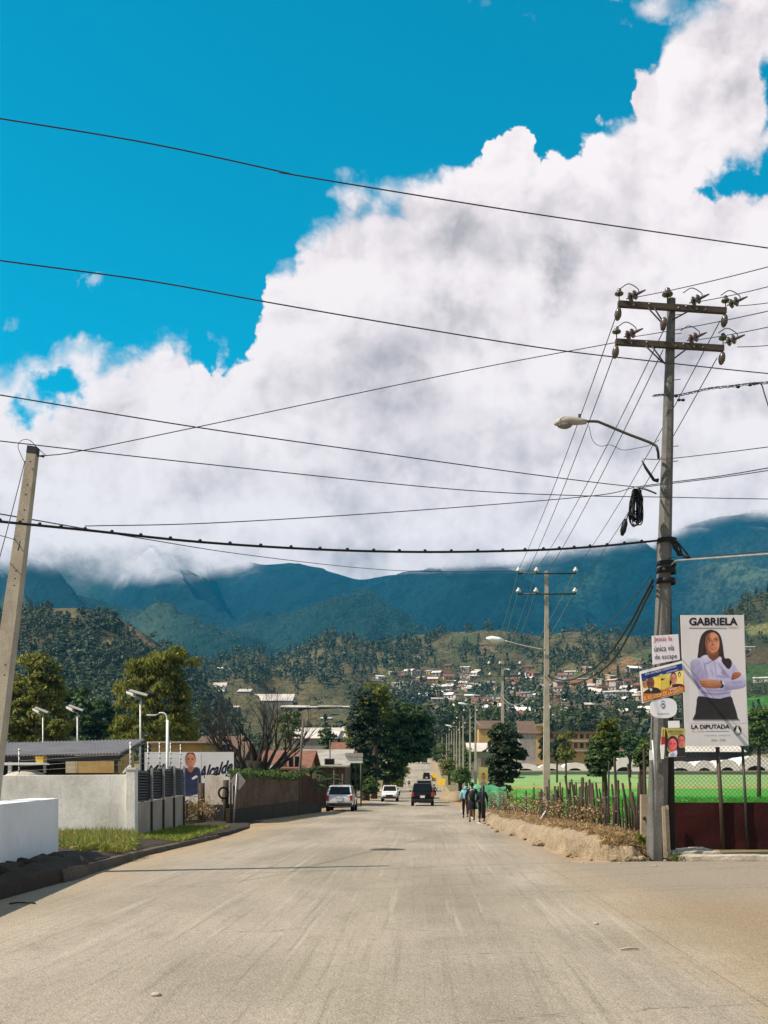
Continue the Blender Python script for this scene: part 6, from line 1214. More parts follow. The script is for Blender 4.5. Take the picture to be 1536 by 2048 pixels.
# gate between the billboard and the tin fence
gt = thing('tin_gate', 'gate of pale corrugated tin between two old posts below the billboard', 'gate', (-10.2, 50, 0)); o_ = Vector((-10.2, 50, 0))
ga, gb2 = W(410, 1640, 51.5), W(447, 1644, 49); ga.z = gb2.z = 0
corr('tin_sheet', gt, ga, gb2, (.75, .75), (2.1, 2.0), M['zincold'], .17, .025, o_); corr('lower_sheet', gt, ga + Vector((0, -.05, 0)), gb2 + Vector((0, -.05, 0)), (0, 0), (.72, .72), M['black'], .4, .005, o_)
for px, top, D, r_ in ((404, 1566, 51.8, .16), (452, 1560, 48.6, .13), (397, 1553, 52, .035)):
    p = Vector(((px - CX) / F * D, D, 0)) - o_; MB().mat(M['postwood']).tube([p, p + Vector((0, 0, EYE + (CY - top) / F * D))], r_, 7).build('post', gt)
lp = [W(447, 1570, 48.4) - o_ + Vector((math.cos(a) * .20, math.cos(a) * .05, -.35 + math.sin(a) * .24)) for a in [i * math.pi / 8 for i in range(16)]]; MB().mat(M['tyre']).tube(lp + [lp[0]], .05, 6, cap=False).build('hanging_tyre', gt)
sh = thing('dry_shrub', 'ochre dry bush in front of the white billboard', 'shrub', W(385, 1646, 50)); rg = np.random.default_rng(3); n = 1500; c = rg.normal(size=(n, 3)) * np.array([.62, .5, .32]) + np.array([0, 0, .5]); c[:, 2] = np.abs(c[:, 2]); nn = rg.normal(size=(n, 3)); nn /= np.linalg.norm(nn, axis=1, keepdims=True); v, q = leafquads(c, rg.uniform(.1, .3, n), rg.uniform(.02, .05, n), nn, rg); np_mesh('leaves', v, q, M['straw'], sh)
# rusty tin fence along the road
tf = thing('tin_fence', 'rusty tin sheet fence on a dark mossy wall base, left of the road', 'fence', (-7.5, 54, 0)); o_ = Vector((-7.5, 54, 0))
fa, fb2, fc2 = Vector((-8.15, 47.2, 0)), Vector((-6.85, 60.7, 0)), Vector((-6.25, 68, 0))
corr('tin_sheet', tf, fa, fb2, (.6, .8), (1.95, 2.05), M['rust2'], .22, .025, o_); corr('tin_sheet', tf, fb2, fc2, (.55, .6), (2.35, 1.9), M['rust'], .22, .025, o_)
MB().mat(M['darkwall']).prism([(p.x - o_.x, p.y - o_.y) for p in (fa, fb2, fc2, fc2 + Vector((-.3, 0, 0)), fb2 + Vector((-.3, 0, 0)), fa + Vector((-.3, 0, 0)))], -.1, [.62, .82, .58, .58, .82, .62]).build('wall_base', tf)
for k in range(8):
    p = fa.lerp(fb2, k / 7) if k < 7 else fc2; MB().mat(M['postwood']).tube([p - o_ + Vector((-.08, 0, 0)), p - o_ + Vector((-.08, 0, 2.15 + .1 * (k % 2)))], .05, 6).build('post', tf)
b_ = W(470, 1648, 46); t = thing('road_sign', 'grey back of a diamond road sign on a thin leaning post', 'road sign', b_); q = lambda a, b: W(a, b, 46) - b_
MB().mat(M['steel']).tube([q(467, 1646), q(474, 1548)], .03, 6).build('post', t); MB().mat(M['greyroof']).slab([q(476, 1543), q(492, 1562), q(478, 1580), q(459, 1563)], (0, .012, 0)).build('plate', t)
b_ = W(598, 1640, 61); t = thing('thin_pole', 'thin leaning wooden pole in front of the tiled house', 'utility pole', b_); MB().mat(M['barkgrey']).tube([Vector((0, 0, 0)), W(599, 1548, 61) - b_, W(607, 1437, 61) - b_], [.09, .08, .055], 7).build('shaft', t)
for px, row, D in ((668, 1540, 80), (685, 1548, 86), (660, 1480, 90), (711, 1530, 92)):
    b_ = Vector(((px - CX) / F * D, D, 0)); t = thing('thin_pole', {668: 'thin short post behind the rusty fence end', 685: 'thin post in front of the tin roofed house', 660: 'bare thin mast above the tin roof', 711: 'grey curved post under the white sign board'}[px], 'post', b_); MB().mat(M['barkgrey']).tube([Vector((0, 0, 0)), W(px, row, D) - b_], [.06, .045], 6).build('shaft', t)
hg = thing('hedge_vine', 'dark green vine trailing along the top of the rusty fence', 'hedge', (-7.6, 54, 2)); rg = np.random.default_rng(9); n = 2600; u = rg.uniform(0, 1, n); c = np.stack([-8.1 + 1.3 * u - .5 - 0 + .5, 47.5 + 14 * u - 54, rg.normal(.12, .11, n)], 1); c[:, 0] += rg.normal(-.15, .15, n) + 7.6; nn = rg.normal(size=(n, 3)); nn[:, 2] += .5; nn /= np.linalg.norm(nn, axis=1, keepdims=True); v, q = leafquads(c, rg.uniform(.1, .2, n), rg.uniform(.07, .13, n), nn, rg); np_mesh('leaves', v, q, M['leafmid'], hg); MB().mat(M['bark']).tube([(-.5, -6.5, .05), (0, 0, .1), (.8, 7, .08)], .03, 5).build('stem', hg)

rs = random.Random(71)
for i in range(26):
    j = rs.randrange(len(path) - 210, len(path) - 8); p = Vector(bankv[j, 0]); r_ = rs.uniform(.03, .10); mb = MB().mat(M['bank']); mb.ball((0, 0, 0), (r_ * 1.2, r_, r_ * .8), 8, 6); mb.v = [tuple(Vector(q) * (1 + .4 * mnoise.noise(Vector(q) * 14 + Vector((i * 2.7, 0, 0))))) for q in mb.v]; mb.sm = [False] * len(mb.sm)
    prop(mb.build('bank_stone', loc=(p.x - rs.uniform(-.12, .30), p.y - rs.uniform(0, .1), r_ * .5)), 'tan stone lying at the foot of the earth bank by the road', 'stone', 'stones at the foot of the earth bank')
# ------------------------------------------------------------------ trees one can tell apart
def gbase(px, D): return CY - (gz(D) - EYE) * F / D + 2
tree_outline('large_tree', 'large dark green tree at the far left behind the leaning pole', 'tree', [(28, 1345), (45, 1322), (62, 1318), (72, 1310), (96, 1312), (105, 1330), (122, 1345), (130, 1372), (122, 1395), (132, 1430), (138, 1462), (128, 1490), (40, 1492), (5, 1470), (-5, 1420), (10, 1380)], 105, M['leafolive'], M['bark'], [(60, gbase(60, 105), .45), (64, 1500, .36), (66, 1420, .22)], 150, 1.0, 80, .42, .2, 1, .35 * np.ones((12000, 1)), 'big trees on the left')
tree_outline('large_tree', 'tall feathery olive tree with a drooping right top beside the solar lamp', 'tree', [(262, 1335), (276, 1312), (300, 1305), (322, 1308), (345, 1300), (368, 1304), (392, 1312), (396, 1330), (372, 1332), (360, 1345), (364, 1375), (372, 1400), (380, 1440), (388, 1470), (388, 1490), (230, 1490), (232, 1460), (245, 1430), (240, 1405), (250, 1395), (238, 1370), (245, 1356), (262, 1368)], 100, M['leafolive'], M['bark'], [(315, gbase(315, 100), .5), (314, 1500, .4), (312, 1400, .24), (316, 1345, .1)], 210, .85, 80, .45, .15, 2, .55 * np.ones((16800, 1)), 'big trees on the left')
tree_outline('shade_tree', 'dark shaded tree between the two big left trees', 'tree', [(125, 1400), (150, 1372), (175, 1378), (182, 1410), (215, 1400), (240, 1415), (240, 1490), (128, 1490)], 150, M['leafdark'], M['bark'], [(180, gbase(180, 150), .5), (180, 1470, .4)], 120, 1.2, 60, .6, .35, 3, None, 'big trees on the left')
tree_outline('bush', 'bright round bush at the foot of the far left tree', 'bush', [(105, 1445), (118, 1438), (130, 1448), (132, 1468), (110, 1472), (100, 1460)], 90, M['leaflight'], M['bark'], [(117, gbase(117, 90), .1), (117, 1465, .08)], 26, .5, 60, .22, .13, 4)
tree_outline('cypress', 'tall dark columnar cypress left of the broad tree by the road', 'tree', [(716, 1395), (728, 1380), (744, 1390), (752, 1420), (756, 1470), (757, 1520), (752, 1560), (744, 1585), (722, 1585), (708, 1565), (704, 1530), (703, 1480), (706, 1430)], 118, M['leafblack'], M['bark'], [(730, gbase(730, 118), .35), (730, 1560, .3)], 150, .75, 80, .36, .2, 5)
tree_outline('light_tree', 'bright yellow green tree top rising behind the dark cypress', 'tree', [(722, 1400), (730, 1385), (742, 1370), (756, 1368), (768, 1375), (775, 1390), (770, 1412), (774, 1440), (728, 1440)], 128, M['leaflight'], M['bark'], [(748, gbase(748, 128), .4), (750, 1500, .3), (750, 1410, .12)], 60, .8, 70, .38, .2, 6, .4 * np.ones((4200, 1)))
tree_outline('broad_tree', 'big dark glossy broad tree overhanging the far road', 'tree', [(752, 1440), (765, 1418), (790, 1408), (815, 1412), (838, 1416), (852, 1428), (862, 1445), (858, 1470), (860, 1490), (852, 1508), (858, 1516), (845, 1522), (830, 1522), (812, 1528), (800, 1540), (796, 1560), (786, 1568), (776, 1555), (764, 1560), (752, 1530), (746, 1480)], 132, M['leafdark'], M['bark'], [(772, gbase(772, 132), .5), (776, 1545, .42), (800, 1500, .28)], 210, .95, 90, .42, .26, 7)
tree_outline('bush', 'green bush below the cypress beside the oncoming white car', 'bush', [(722, 1570), (735, 1555), (752, 1560), (756, 1590), (722, 1592)], 116, M['leafmid'], M['bark'], [(738, gbase(738, 116), .1), (738, 1582, .08)], 30, .6, 60, .28, .16, 8)
tree_outline('garden_tree', 'small yellow green garden tree beside the white sign board house', 'tree', [(683, 1535), (700, 1525), (722, 1530), (728, 1555), (716, 1580), (690, 1582), (680, 1560)], 96, M['leafmid'], M['bark'], [(704, gbase(704, 96), .12), (704, 1575, .1), (704, 1550, .06)], 40, .6, 60, .26, .14, 9)
tree_outline('cypress', 'dark cypress with a bare trunk right behind the third concrete pole', 'tree', [(983, 1470), (992, 1455), (1010, 1452), (1020, 1462), (1034, 1470), (1044, 1490), (1044, 1520), (1034, 1545), (1022, 1560), (1012, 1600), (985, 1600), (980, 1540)], 72, M['leafblack'], M['bark'], [(994, 1622, .3), (994, 1560, .26), (1000, 1500, .16)], 120, .5, 80, .24, .14, 10)
tree_outline('cypress', 'small dark cypress between the second pole and the yellow tower', 'tree', [(1082, 1480), (1088, 1458), (1096, 1462), (1100, 1500), (1096, 1520), (1082, 1518)], 230, M['leafblack'], M['bark'], [(1090, gbase(1090, 230), .2), (1090, 1515, .2)], 40, .8, 50, .5, .3, 11)
tree_outline('light_tree', 'thin light tree in front of the yellow school, right of the second pole', 'tree', [(1118, 1475), (1132, 1462), (1144, 1468), (1140, 1490), (1150, 1510), (1140, 1522), (1122, 1520), (1116, 1500)], 215, M['leaflight'], M['bark'], [(1132, gbase(1132, 215), .2), (1132, 1515, .18)], 34, .9, 50, .5, .3, 12)
tree_outline('cypress', 'dark slim cypress close right of the second pole', 'tree', [(1106, 1490), (1112, 1470), (1120, 1478), (1122, 1515), (1108, 1522)], 220, M['leafblack'], M['bark'], [(1114, gbase(1114, 220), .2), (1114, 1515, .2)], 30, .8, 50, .5, .3, 13)
tree_outline('topped_tree', 'clipped dark tree with light sprays on a thin trunk inside the stake fence', 'tree', [(1180, 1500), (1186, 1482), (1200, 1476), (1206, 1460), (1222, 1458), (1230, 1472), (1234, 1495), (1226, 1520), (1214, 1545), (1190, 1550), (1180, 1530)], 44, M['leafdark'], M['bark'], [(1209, 1648, .14), (1210, 1590, .12), (1208, 1530, .09)], 90, .28, 90, .15, .09, 14, None, 'clipped trees by the field')
tp = tree_outline('tree_sprays', 'light leaf sprays', 'tree', [(1190, 1485), (1198, 1455), (1212, 1440), (1232, 1436), (1240, 1448), (1228, 1460), (1238, 1478), (1232, 1492), (1215, 1470)], 43.9, M['leaflight'], M['bark'], [(1209, 1540, .05), (1212, 1480, .03)], 26, .22, 60, .17, .05, 15, .3 * np.ones((1560, 1)))
T_ = [o for o in C.objects if o.name.startswith('topped_tree')][0]
for o in list(tp.children): o.name = 'light_sprays' if o.name.startswith('crown') else 'upper_limb'; o.location = tp.location - T_.location; o.parent = T_
bpy.data.objects.remove(tp)
tree_outline('topped_tree', 'leafy post tree with pale top right beside the signed pole', 'tree', [(1272, 1510), (1282, 1490), (1296, 1478), (1306, 1490), (1302, 1520), (1290, 1540), (1276, 1536)], 27.5, M['leafmid'], M['bark'], [(1284, 1690, .10), (1284, 1600, .09), (1286, 1530, .07)], 40, .16, 70, .10, .05, 16, None, 'clipped trees by the field')
tree_outline('round_tree', 'round dark tree at the right end of the yellow school', 'tree', [(1238, 1480), (1248, 1462), (1262, 1458), (1275, 1468), (1284, 1490), (1280, 1512), (1240, 1514)], 250, M['leafdark'], M['bark'], [(1260, gbase(1260, 250), .3), (1260, 1512, .3)], 60, 1.2, 60, .6, .35, 17)
tree_outline('light_tree', 'pale leafy tree right of the large campaign board', 'tree', [(1500, 1430), (1512, 1418), (1530, 1420), (1548, 1440), (1545, 1490), (1530, 1500), (1505, 1490), (1498, 1460)], 120, M['leafmid'], M['bark'], [(1518, gbase(1518, 120), .25), (1518, 1510, .2), (1520, 1450, .1)], 70, .7, 70, .35, .2, 18, .3 * np.ones((4900, 1)))
for i, (poly, D, lm, lab) in enumerate((
    ([(876, 1500), (884, 1488), (894, 1492), (900, 1515), (898, 1540), (880, 1538)], 300, 'leafmid', 'green roadside tree by the farthest poles'),
    ([(896, 1500), (908, 1482), (922, 1488), (926, 1515), (922, 1535), (900, 1536)], 235, 'leafdark', 'dark roadside tree among the far poles'),
    ([(918, 1505), (930, 1494), (942, 1500), (944, 1530), (940, 1548), (922, 1546)], 190, 'leafmid', 'leafy roadside tree just left of the slim pole'),
    ([(885, 1530), (896, 1520), (910, 1526), (914, 1550), (888, 1552)], 215, 'leafolive', 'low ochre bush among the far poles'),
    ([(905, 1545), (918, 1536), (934, 1542), (938, 1566), (908, 1568)], 150, 'leafmid', 'green bush behind the earth heap'),
    ([(865, 1500), (872, 1490), (880, 1498), (880, 1520), (868, 1522)], 340, 'leafdark', 'small dark tree at the right edge of the road top'),
    ([(790, 1545), (800, 1530), (812, 1532), (814, 1548), (800, 1558)], 200, 'leafolive', 'ochre bush left of the rising road'),
    ([(780, 1560), (790, 1552), (800, 1556), (800, 1572), (782, 1574)], 165, 'leaflight', 'bright bush at the left edge of the rising road'),
    ([(945, 1470), (956, 1458), (970, 1462), (975, 1485), (965, 1500), (946, 1498)], 280, 'leafblack', 'dark tree left of the ochre house behind the poles'),
    ([(1020, 1462), (1036, 1450), (1046, 1462), (1044, 1490), (1024, 1492)], 320, 'leafdark', 'dark tree behind the brown roofed pavilion'),
    ([(855, 1440), (880, 1424), (905, 1430), (935, 1425), (960, 1440), (975, 1470), (950, 1485), (860, 1480)], 370, 'leafblack', 'wide dark tree mass top at the end of the road'),
    ([(890, 1420), (915, 1398), (940, 1402), (955, 1425), (940, 1450), (895, 1445)], 420, 'leafmid', 'green tree above the far pole tops'),
    ([(1040, 1450), (1055, 1440), (1075, 1448), (1082, 1470), (1045, 1478)], 380, 'leafdark', 'dark tree left of the yellow tower'),
    ([(1120, 1425), (1140, 1412), (1165, 1420), (1170, 1455), (1120, 1458)], 400, 'leafdark', 'dark tree above the left of the school roof'),
    ([(1165, 1425), (1180, 1410), (1195, 1420), (1196, 1455), (1168, 1458)], 400, 'leafblack', 'dark upright tree above the middle of the school roof'),
    ([(1210, 1420), (1235, 1405), (1262, 1408), (1255, 1440), (1215, 1445)], 430, 'leafdark', 'broad dark tree on the slope above the school'),
    ([(1265, 1415), (1278, 1402), (1292, 1412), (1290, 1435), (1268, 1436)], 430, 'leafdark', 'round tree on the bare slope left of the oval sign'),
    ([(560, 1430), (580, 1415), (600, 1430), (595, 1475), (562, 1475)], 180, 'leafmid', 'green tree behind the right side of the bare tree'),
    ([(690, 1450), (702, 1440), (712, 1452), (710, 1490), (692, 1490)], 190, 'leaflight', 'pale bush tree left of the dark cypress'),
    ([(960, 1420), (985, 1405), (1000, 1415), (1000, 1445), (965, 1450)], 410, 'leafmid', 'green tree left of the third pole top'),
    ([(1340, 1498), (1365, 1486), (1395, 1494), (1420, 1486), (1440, 1500), (1440, 1520), (1340, 1520)], 330, 'leafolive', 'row of ochre bushes above the white shed roof'),
    ([(1445, 1500), (1465, 1484), (1490, 1490), (1500, 1505), (1500, 1518), (1445, 1518)], 325, 'leafdark', 'dark bush row above the white shed roof'),
    ([(388, 1420), (398, 1398), (408, 1402), (412, 1450), (390, 1455)], 300, 'leafdark', 'slim dark tree right of the feathery tree'),
    ([(640, 1470), (655, 1455), (668, 1470), (668, 1500), (640, 1500)], 160, 'leafdark', 'leafless looking dark tree behind the tin roof'))):
    pa = np.array(poly); cx = float(pa[:, 0].mean()); bt = float(pa[:, 1].max()); s_ = (pa[:, 0].max() - pa[:, 0].min()) / F * D
    tree_outline('tree', lab, 'tree', poly, D, M[lm], M['bark'], [(cx, max(bt + 4, gbase(cx, min(D, 330))) if D <= 330 else bt + 14, .3), (cx, bt - 6, .25)], int(40 + s_ * 2.2), max(.8, s_ * .085), 50, .28 + s_ * .02, .16 + s_ * .012, 60 + i, None, 'trees in the valley', limbs=5)
# the bare tree
M['twigdark'] = fill_mat('dark_twig', (.042, .033, .027), .9, scale=3, col2=(.02, .016, .014))
def bare_tree(c, seed):
    rs = random.Random(seed); t = thing('bare_tree', 'wide bare tree with many upright branches behind the rusty fence', 'tree', c); mb = MB().mat(M['twigdark']); sub = MB().mat(M['twigdark'])
    def grow(p, d_, ln, r, lv, m_):
        pts = [p]; rr = [r]
        for s_ in range(4): d_ = (d_ + Vector((rs.uniform(-.22, .22), rs.uniform(-.22, .22), rs.uniform(-.02, .20)))).normalized(); p = p + d_ * ln / 4; pts.append(p); rr.append(r * (1 - .13 * (s_ + 1)))
        m_.tube(pts, rr, 6 if lv < 2 else 4, cap=False)
        if lv >= 6: return
        for k in range(rs.choice((2, 3, 3) if lv < 3 else (2, 2, 3))):
            nd = (d_ + Vector((rs.uniform(-.75, .75), rs.uniform(-.6, .6), rs.uniform(-.15, .45)))).normalized(); grow(pts[rs.choice((2, 3, 4, 4))], nd, ln * rs.uniform(.62, .85), rr[-1] * rs.uniform(.6, .8), lv + 1, sub if lv >= 1 else m_)
    for k in range(17):
        a = -1.3 + 2.6 * k / 16; grow(Vector((math.sin(a) * .25, rs.uniform(-.2, .2), .75)), Vector((math.sin(a) * 1.0, rs.uniform(-.5, .5), .55 + .3 * math.cos(a))).normalized(), rs.uniform(.95, 1.2), .075, 1, mb)
    mb.tube([(0, 0, -.2), (0, 0, .5), (.05, 0, 1.3)], [.40, .30, .24], 9); mb.build('trunk', t); sub.build('branches', t); return t
bt_ = bare_tree(W(505, 1555, 68), 5); bt_.location.z = .1; bt_.scale = (2.2, 1.8, 2.35)
# palms and banana plants of the garden
def fronds(c, n, L_, seed, label, name, th, lm='leafdark', wd=.16):
    rg = random.Random(seed); t = thing(name, label, 'plant', c); mb = MB().mat(M['bark']).tube([(0, 0, -.1), (.04, 0, th * .5), (0, 0, th)], [.12, .09, .06], 7); mb.build('stem', t)
    for k in range(n):
        a = 2 * math.pi * k / n + rg.uniform(-.3, .3); e = rg.uniform(.5, 1.2); pts = []
        for s_ in range(6): u = s_ / 5; pts.append(Vector((math.cos(a) * L_ * u * math.cos(e * (1 - u)), math.sin(a) * L_ * u * math.cos(e * (1 - u)), th + L_ * (math.sin(e) * u - .75 * u * u))))
        mb = MB().mat(M[lm]); sd = Vector((-math.sin(a), math.cos(a), 0)); vs = []
        for s_, p in enumerate(pts): w_ = wd * math.sin(math.pi * min(.98, .12 + .86 * s_ / 5)); vs += [p - sd * w_ - Vector((0, 0, w_ * .4)), p, p + sd * w_ - Vector((0, 0, w_ * .4))]
        mb.add(vs, [(3 * i + j, 3 * i + j + 1, 3 * i + j + 4, 3 * i + j + 3) for i in range(5) for j in range(2)]); mb.build('frond', t)
    return t
fronds(Vector(((622 - CX) / F * 71, 71, 0)), 9, 1.8, 1, 'dark palm rising in the garden of the tiled house', 'palm', 2.4); fronds(Vector(((640 - CX) / F * 73, 73, 0)), 8, 1.5, 2, 'lower dark palm close to the tin roofed house', 'palm', 1.7)
fronds(Vector(((612 - CX) / F * 66, 66, 0)), 8, 1.3, 3, 'banana plant with broad leaves behind the rusty fence', 'banana_plant', 1.5, 'leafmid', .26); fronds(Vector(((655 - CX) / F * 76, 76, 0)), 8, 1.6, 4, 'palm in front of the brown wall at the tin roof', 'palm', 2.0); fronds(Vector(((640 - CX) / F * 100, 100, 0)), 10, 2.0, 6, 'taller palm above the tin roof ridge', 'palm', 4.2)

# ------------------------------------------------------------------ houses of the street
def house(label, px0, px1, D, dep, z0, ze, zr, wall, roof, wins=(), name='house', over=.4, shed=False, doors=(), roofpart='roof'):
    """a house whose front wall runs from px0 to px1 at depth D, eaves at ze, ridge at zr (metres above its ground z0)"""
    xa, xb = (px0 - CX) / F * D, (px1 - CX) / F * D; b_ = Vector(((xa + xb) / 2, D, z0)); t = thing(name, label, 'house' if name == 'house' else 'building', b_); w_ = (xb - xa) / 2
    mb = MB().mat(M[wall]); 
    if shed: mb.prism([(-w_, 0), (w_, 0), (w_, dep), (-w_, dep)], -1, [ze, ze, zr, zr])
    else:
        mb.prism([(-w_, 0), (w_, 0), (w_, dep), (-w_, dep)], -1, ze)
        for x in (-w_ + .01, w_ - .01): mb.slab([(x, .01, ze - .02), (x, dep - .01, ze - .02), (x, dep / 2, zr - .02)], (.02 if x < 0 else -.02, 0, 0))
    mb.build('wall', t); mb = MB().mat(M[roof]); o = over
    if shed: mb.slab([(-w_ - o, -o, ze + .02 - o * (zr - ze) / dep), (w_ + o, -o, ze + .02 - o * (zr - ze) / dep), (w_ + o, dep + o, zr + .02 + o * (zr - ze) / dep), (-w_ - o, dep + o, zr + .02 + o * (zr - ze) / dep)], (0, 0, .12))
    else:
        sl = (zr - ze) / (dep / 2)
        mb.slab([(-w_ - o, -o, ze - o * sl), (w_ + o, -o, ze - o * sl), (w_ + o, dep / 2, zr), (-w_ - o, dep / 2, zr)], (0, 0, .12)); mb.slab([(-w_ - o, dep / 2, zr), (w_ + o, dep / 2, zr), (w_ + o, dep + o, ze - o * sl), (-w_ - o, dep + o, ze - o * sl)], (0, 0, .12))
    mb.build(roofpart, t)
    for (a, b, r0, r1) in wins:
        p = W(a, r0, D) - b_; q = W(b, r1, D) - b_; f_ = MB().mat(M['palewood']).box(((p.x + q.x) / 2, -.03, (p.z + q.z) / 2), (q.x - p.x + .1, .1, abs(p.z - q.z) + .1)).build('window', t); MB().mat(M['glass']).box(((p.x + q.x) / 2, -.06, (p.z + q.z) / 2), (q.x - p.x, .08, abs(p.z - q.z))).build('pane', f_)
    for (a, b, r0) in doors:
        p = W(a, r0, D) - b_; q = W(b, r0, D) - b_; MB().mat(M['brownroof']).box(((p.x + q.x) / 2, -.03, p.z / 2), (q.x - p.x, .1, p.z)).build('door', t)
    return t
house('ochre walled house with a red clay tile roof behind the bare tree', 520, 612, 80, 8, 0, 2.9, 4.2, 'yellowwall', 'tile', [(578, 586, 1515, 1538), (590, 600, 1513, 1540)], doors=[(566, 574, 1520)])
house('long tin roofed house running back beside the street', 600, 690, 88, 12, 0, 3.2, 4.6, 'brownroof', 'zincold', [(650, 668, 1518, 1530)], doors=[(676, 684, 1528)])
t = thing('shop_sign', 'white blank sign board at the corner of the tin roofed house', 'sign', W(708, 1528, 87.5)); b_ = W(708, 1528, 87.5); MB().mat(M['plaster2']).slab([W(692, 1513, 87.5) - b_, W(725, 1513, 87.5) - b_, W(725, 1526, 87.5) - b_, W(692, 1526, 87.5) - b_], (0, .15, 0)).build('board', t); MB().mat(M['zincold']).slab([W(690, 1506, 87.4) - b_, W(725, 1506, 87.4) - b_, W(726, 1513, 87.4) - b_, W(690, 1513, 87.4) - b_], (0, .6, 0)).build('hood', t); MB().mat(M['darksteel']).tube([W(722, 1526, 87.5) - b_, Vector((W(722, 1526, 87.5).x - b_.x, 0, -W(708, 1528, 87.5).z))], .06, 6).build('post', t)
house('ochre building with a sloping pale roof behind the white billboard', 302, 402, 70, 8, 0, 4.3, 4.45, 'yellowwall', 'zincold', shed=True)
house('brown roofed shed between the white billboard and the bare tree', 404, 478, 74, 7, 0, 3.4, 4.6, 'darkwall', 'brownroof', [(430, 440, 1515, 1525)])
house('low dark house with a flat grey roof right of the white billboard', 470, 530, 70, 6, 0, 2.5, 2.9, 'yellowwall', 'greyroof', [(500, 510, 1535, 1548)], shed=True)
house('pale tile roofed house far behind the olive tree and carport', 395, 470, 130, 9, 0, 6.2, 7.6, 'yellowwall', 'brownroof')
house('small house with a rust red hipped roof left of the dark cypress', 664, 706, 135, 8, 0, 4.6, 7.0, 'yellowwall', 'tile', [(680, 690, 1505, 1515)])
house('long pale grey shed with a white roof in the valley', 584, 672, 235, 12, 2.3, 9.5, 12.2, 'greyroof', 'plasticw', shed=True, name='shed')
house('shorter grey white shed nearer the dark cypress', 680, 708, 240, 12, 2.5, 9.5, 12.5, 'greyroof', 'plasticw', shed=True, name='shed')
house('low ochre roofed building far left above the carport', 150, 230, 120, 8, 0, 6.1, 6.5, 'yellowwall', 'brownroof', shed=True)
# the school: two storeys with a tower
sb = W(1165, 1530, 335); sc_ = thing('school_building', 'two storey yellow school with a flat brown roof and balcony bands', 'building', sb); q = lambda a, b, dd=0: W(a, b, 335 + dd) - sb
MB().mat(M['schoolwall']).slab([q(1092, 1466), q(1246, 1466), q(1246, 1535), q(1092, 1535)], (0, 12, 0)).build('wall', sc_)
for r0, r1, nm_ in ((1463, 1467, 'roof'), (1479, 1484, 'balcony'), (1499, 1503, 'balcony')): MB().mat(M['brownroof'] if nm_ == 'roof' else M['palewood']).slab([q(1088, r0, -1.2), q(1250, r0, -1.2), q(1250, r1, -1.2), q(1088, r1, -1.2)], (0, 13.5 if nm_ == 'roof' else 1.15, 0)).build(nm_, sc_)
for r0, r1 in ((1469, 1477), (1486, 1496)):
    for x in range(1100, 1245, 12): MB().mat(M['brownroof'] if (x // 12) % 3 else M['glass']).slab([q(x, r0, -.02), q(x + 7, r0, -.02), q(x + 7, r1, -.02), q(x, r1, -.02)], (0, -.12, 0)).build('window', sc_)
tb = W(1080, 1535, 330); tw_ = thing('school_tower', 'yellow stair tower with a flat roof left of the school', 'building', tb); q = lambda a, b, dd=0: W(a, b, 330 + dd) - tb
MB().mat(M['schoolwall']).slab([q(1070, 1451), q(1091, 1451), q(1091, 1540), q(1070, 1540)], (0, 5, 0)).build('wall', tw_); MB().mat(M['palewood']).slab([q(1067, 1448, -.5), q(1094, 1448, -.5), q(1094, 1452, -.5), q(1067, 1452, -.5)], (0, 6, 0)).build('roof', tw_); MB().mat(M['brownroof']).slab([q(1067, 1466, -.5), q(1094, 1466, -.5), q(1094, 1470, -.5), q(1067, 1470, -.5)], (0, .45, 0)).build('balcony', tw_)
house('brown roofed pavilion on a post left of the yellow tower', 1040, 1072, 300, 8, 5.5, 10.5, 14.0, 'greyroof', 'brownroof', shed=True, name='pavilion')
house('ochre house behind the third pole', 958, 1000, 260, 9, 3.6, 11.6, 13.6, 'yellowwall', 'brownroof', [(972, 978, 1490, 1500)])
house('white roofed shop beside the far road', 938, 1000, 245, 8, 2.5, 6.8, 8.8, 'greyroof', 'plasticw', [(940, 950, 1512, 1522), (985, 994, 1512, 1522)], shed=True, name='shop', doors=[(962, 974, 1516)])
# plastic greenhouse tunnels beyond the field
def tunnel(px0, px1, top, base, D, dep, label, opening=True):
    xa, xb = (px0 - CX) / F * D, (px1 - CX) / F * D; z0 = gz(D) - .3; h_ = EYE - (top - CY) / F * D - z0; b_ = Vector(((xa + xb) / 2, D, z0)); t = thing('greenhouse', label, 'greenhouse', b_, 0, 'plastic greenhouse tunnels beyond the field'); w_ = (xb - xa) / 2; n = 18; vs = []
    for yy in np.linspace(0, dep, 6):
        for i in range(n + 1): a = math.pi * i / n; vs.append((-w_ * math.cos(a), yy, h_ * math.sin(a) ** .85 * (1 + .02 * math.sin(yy * 3))))
    mb = MB().mat(M['plastic']); mb.add(vs, [(r * (n + 1) + i, r * (n + 1) + i + 1, (r + 1) * (n + 1) + i + 1, (r + 1) * (n + 1) + i) for r in range(5) for i in range(n)], True); mb.build('cover', t)
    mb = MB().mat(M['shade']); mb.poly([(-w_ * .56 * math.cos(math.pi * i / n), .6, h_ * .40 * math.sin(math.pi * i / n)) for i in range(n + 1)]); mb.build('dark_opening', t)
    fr = [(-w_ * math.cos(math.pi * i / n), 0, h_ * math.sin(math.pi * i / n) ** .85) for i in range(n + 1)]; inn = [(-w_ * .52 * math.cos(math.pi * i / n), .02, h_ * .36 * math.sin(math.pi * i / n)) for i in range(n + 1)]
    MB().mat(M['plastic']).add(fr + inn, [(i, i + 1, n + 2 + i, n + 1 + i) for i in range(n)]).build('end_wall', t)
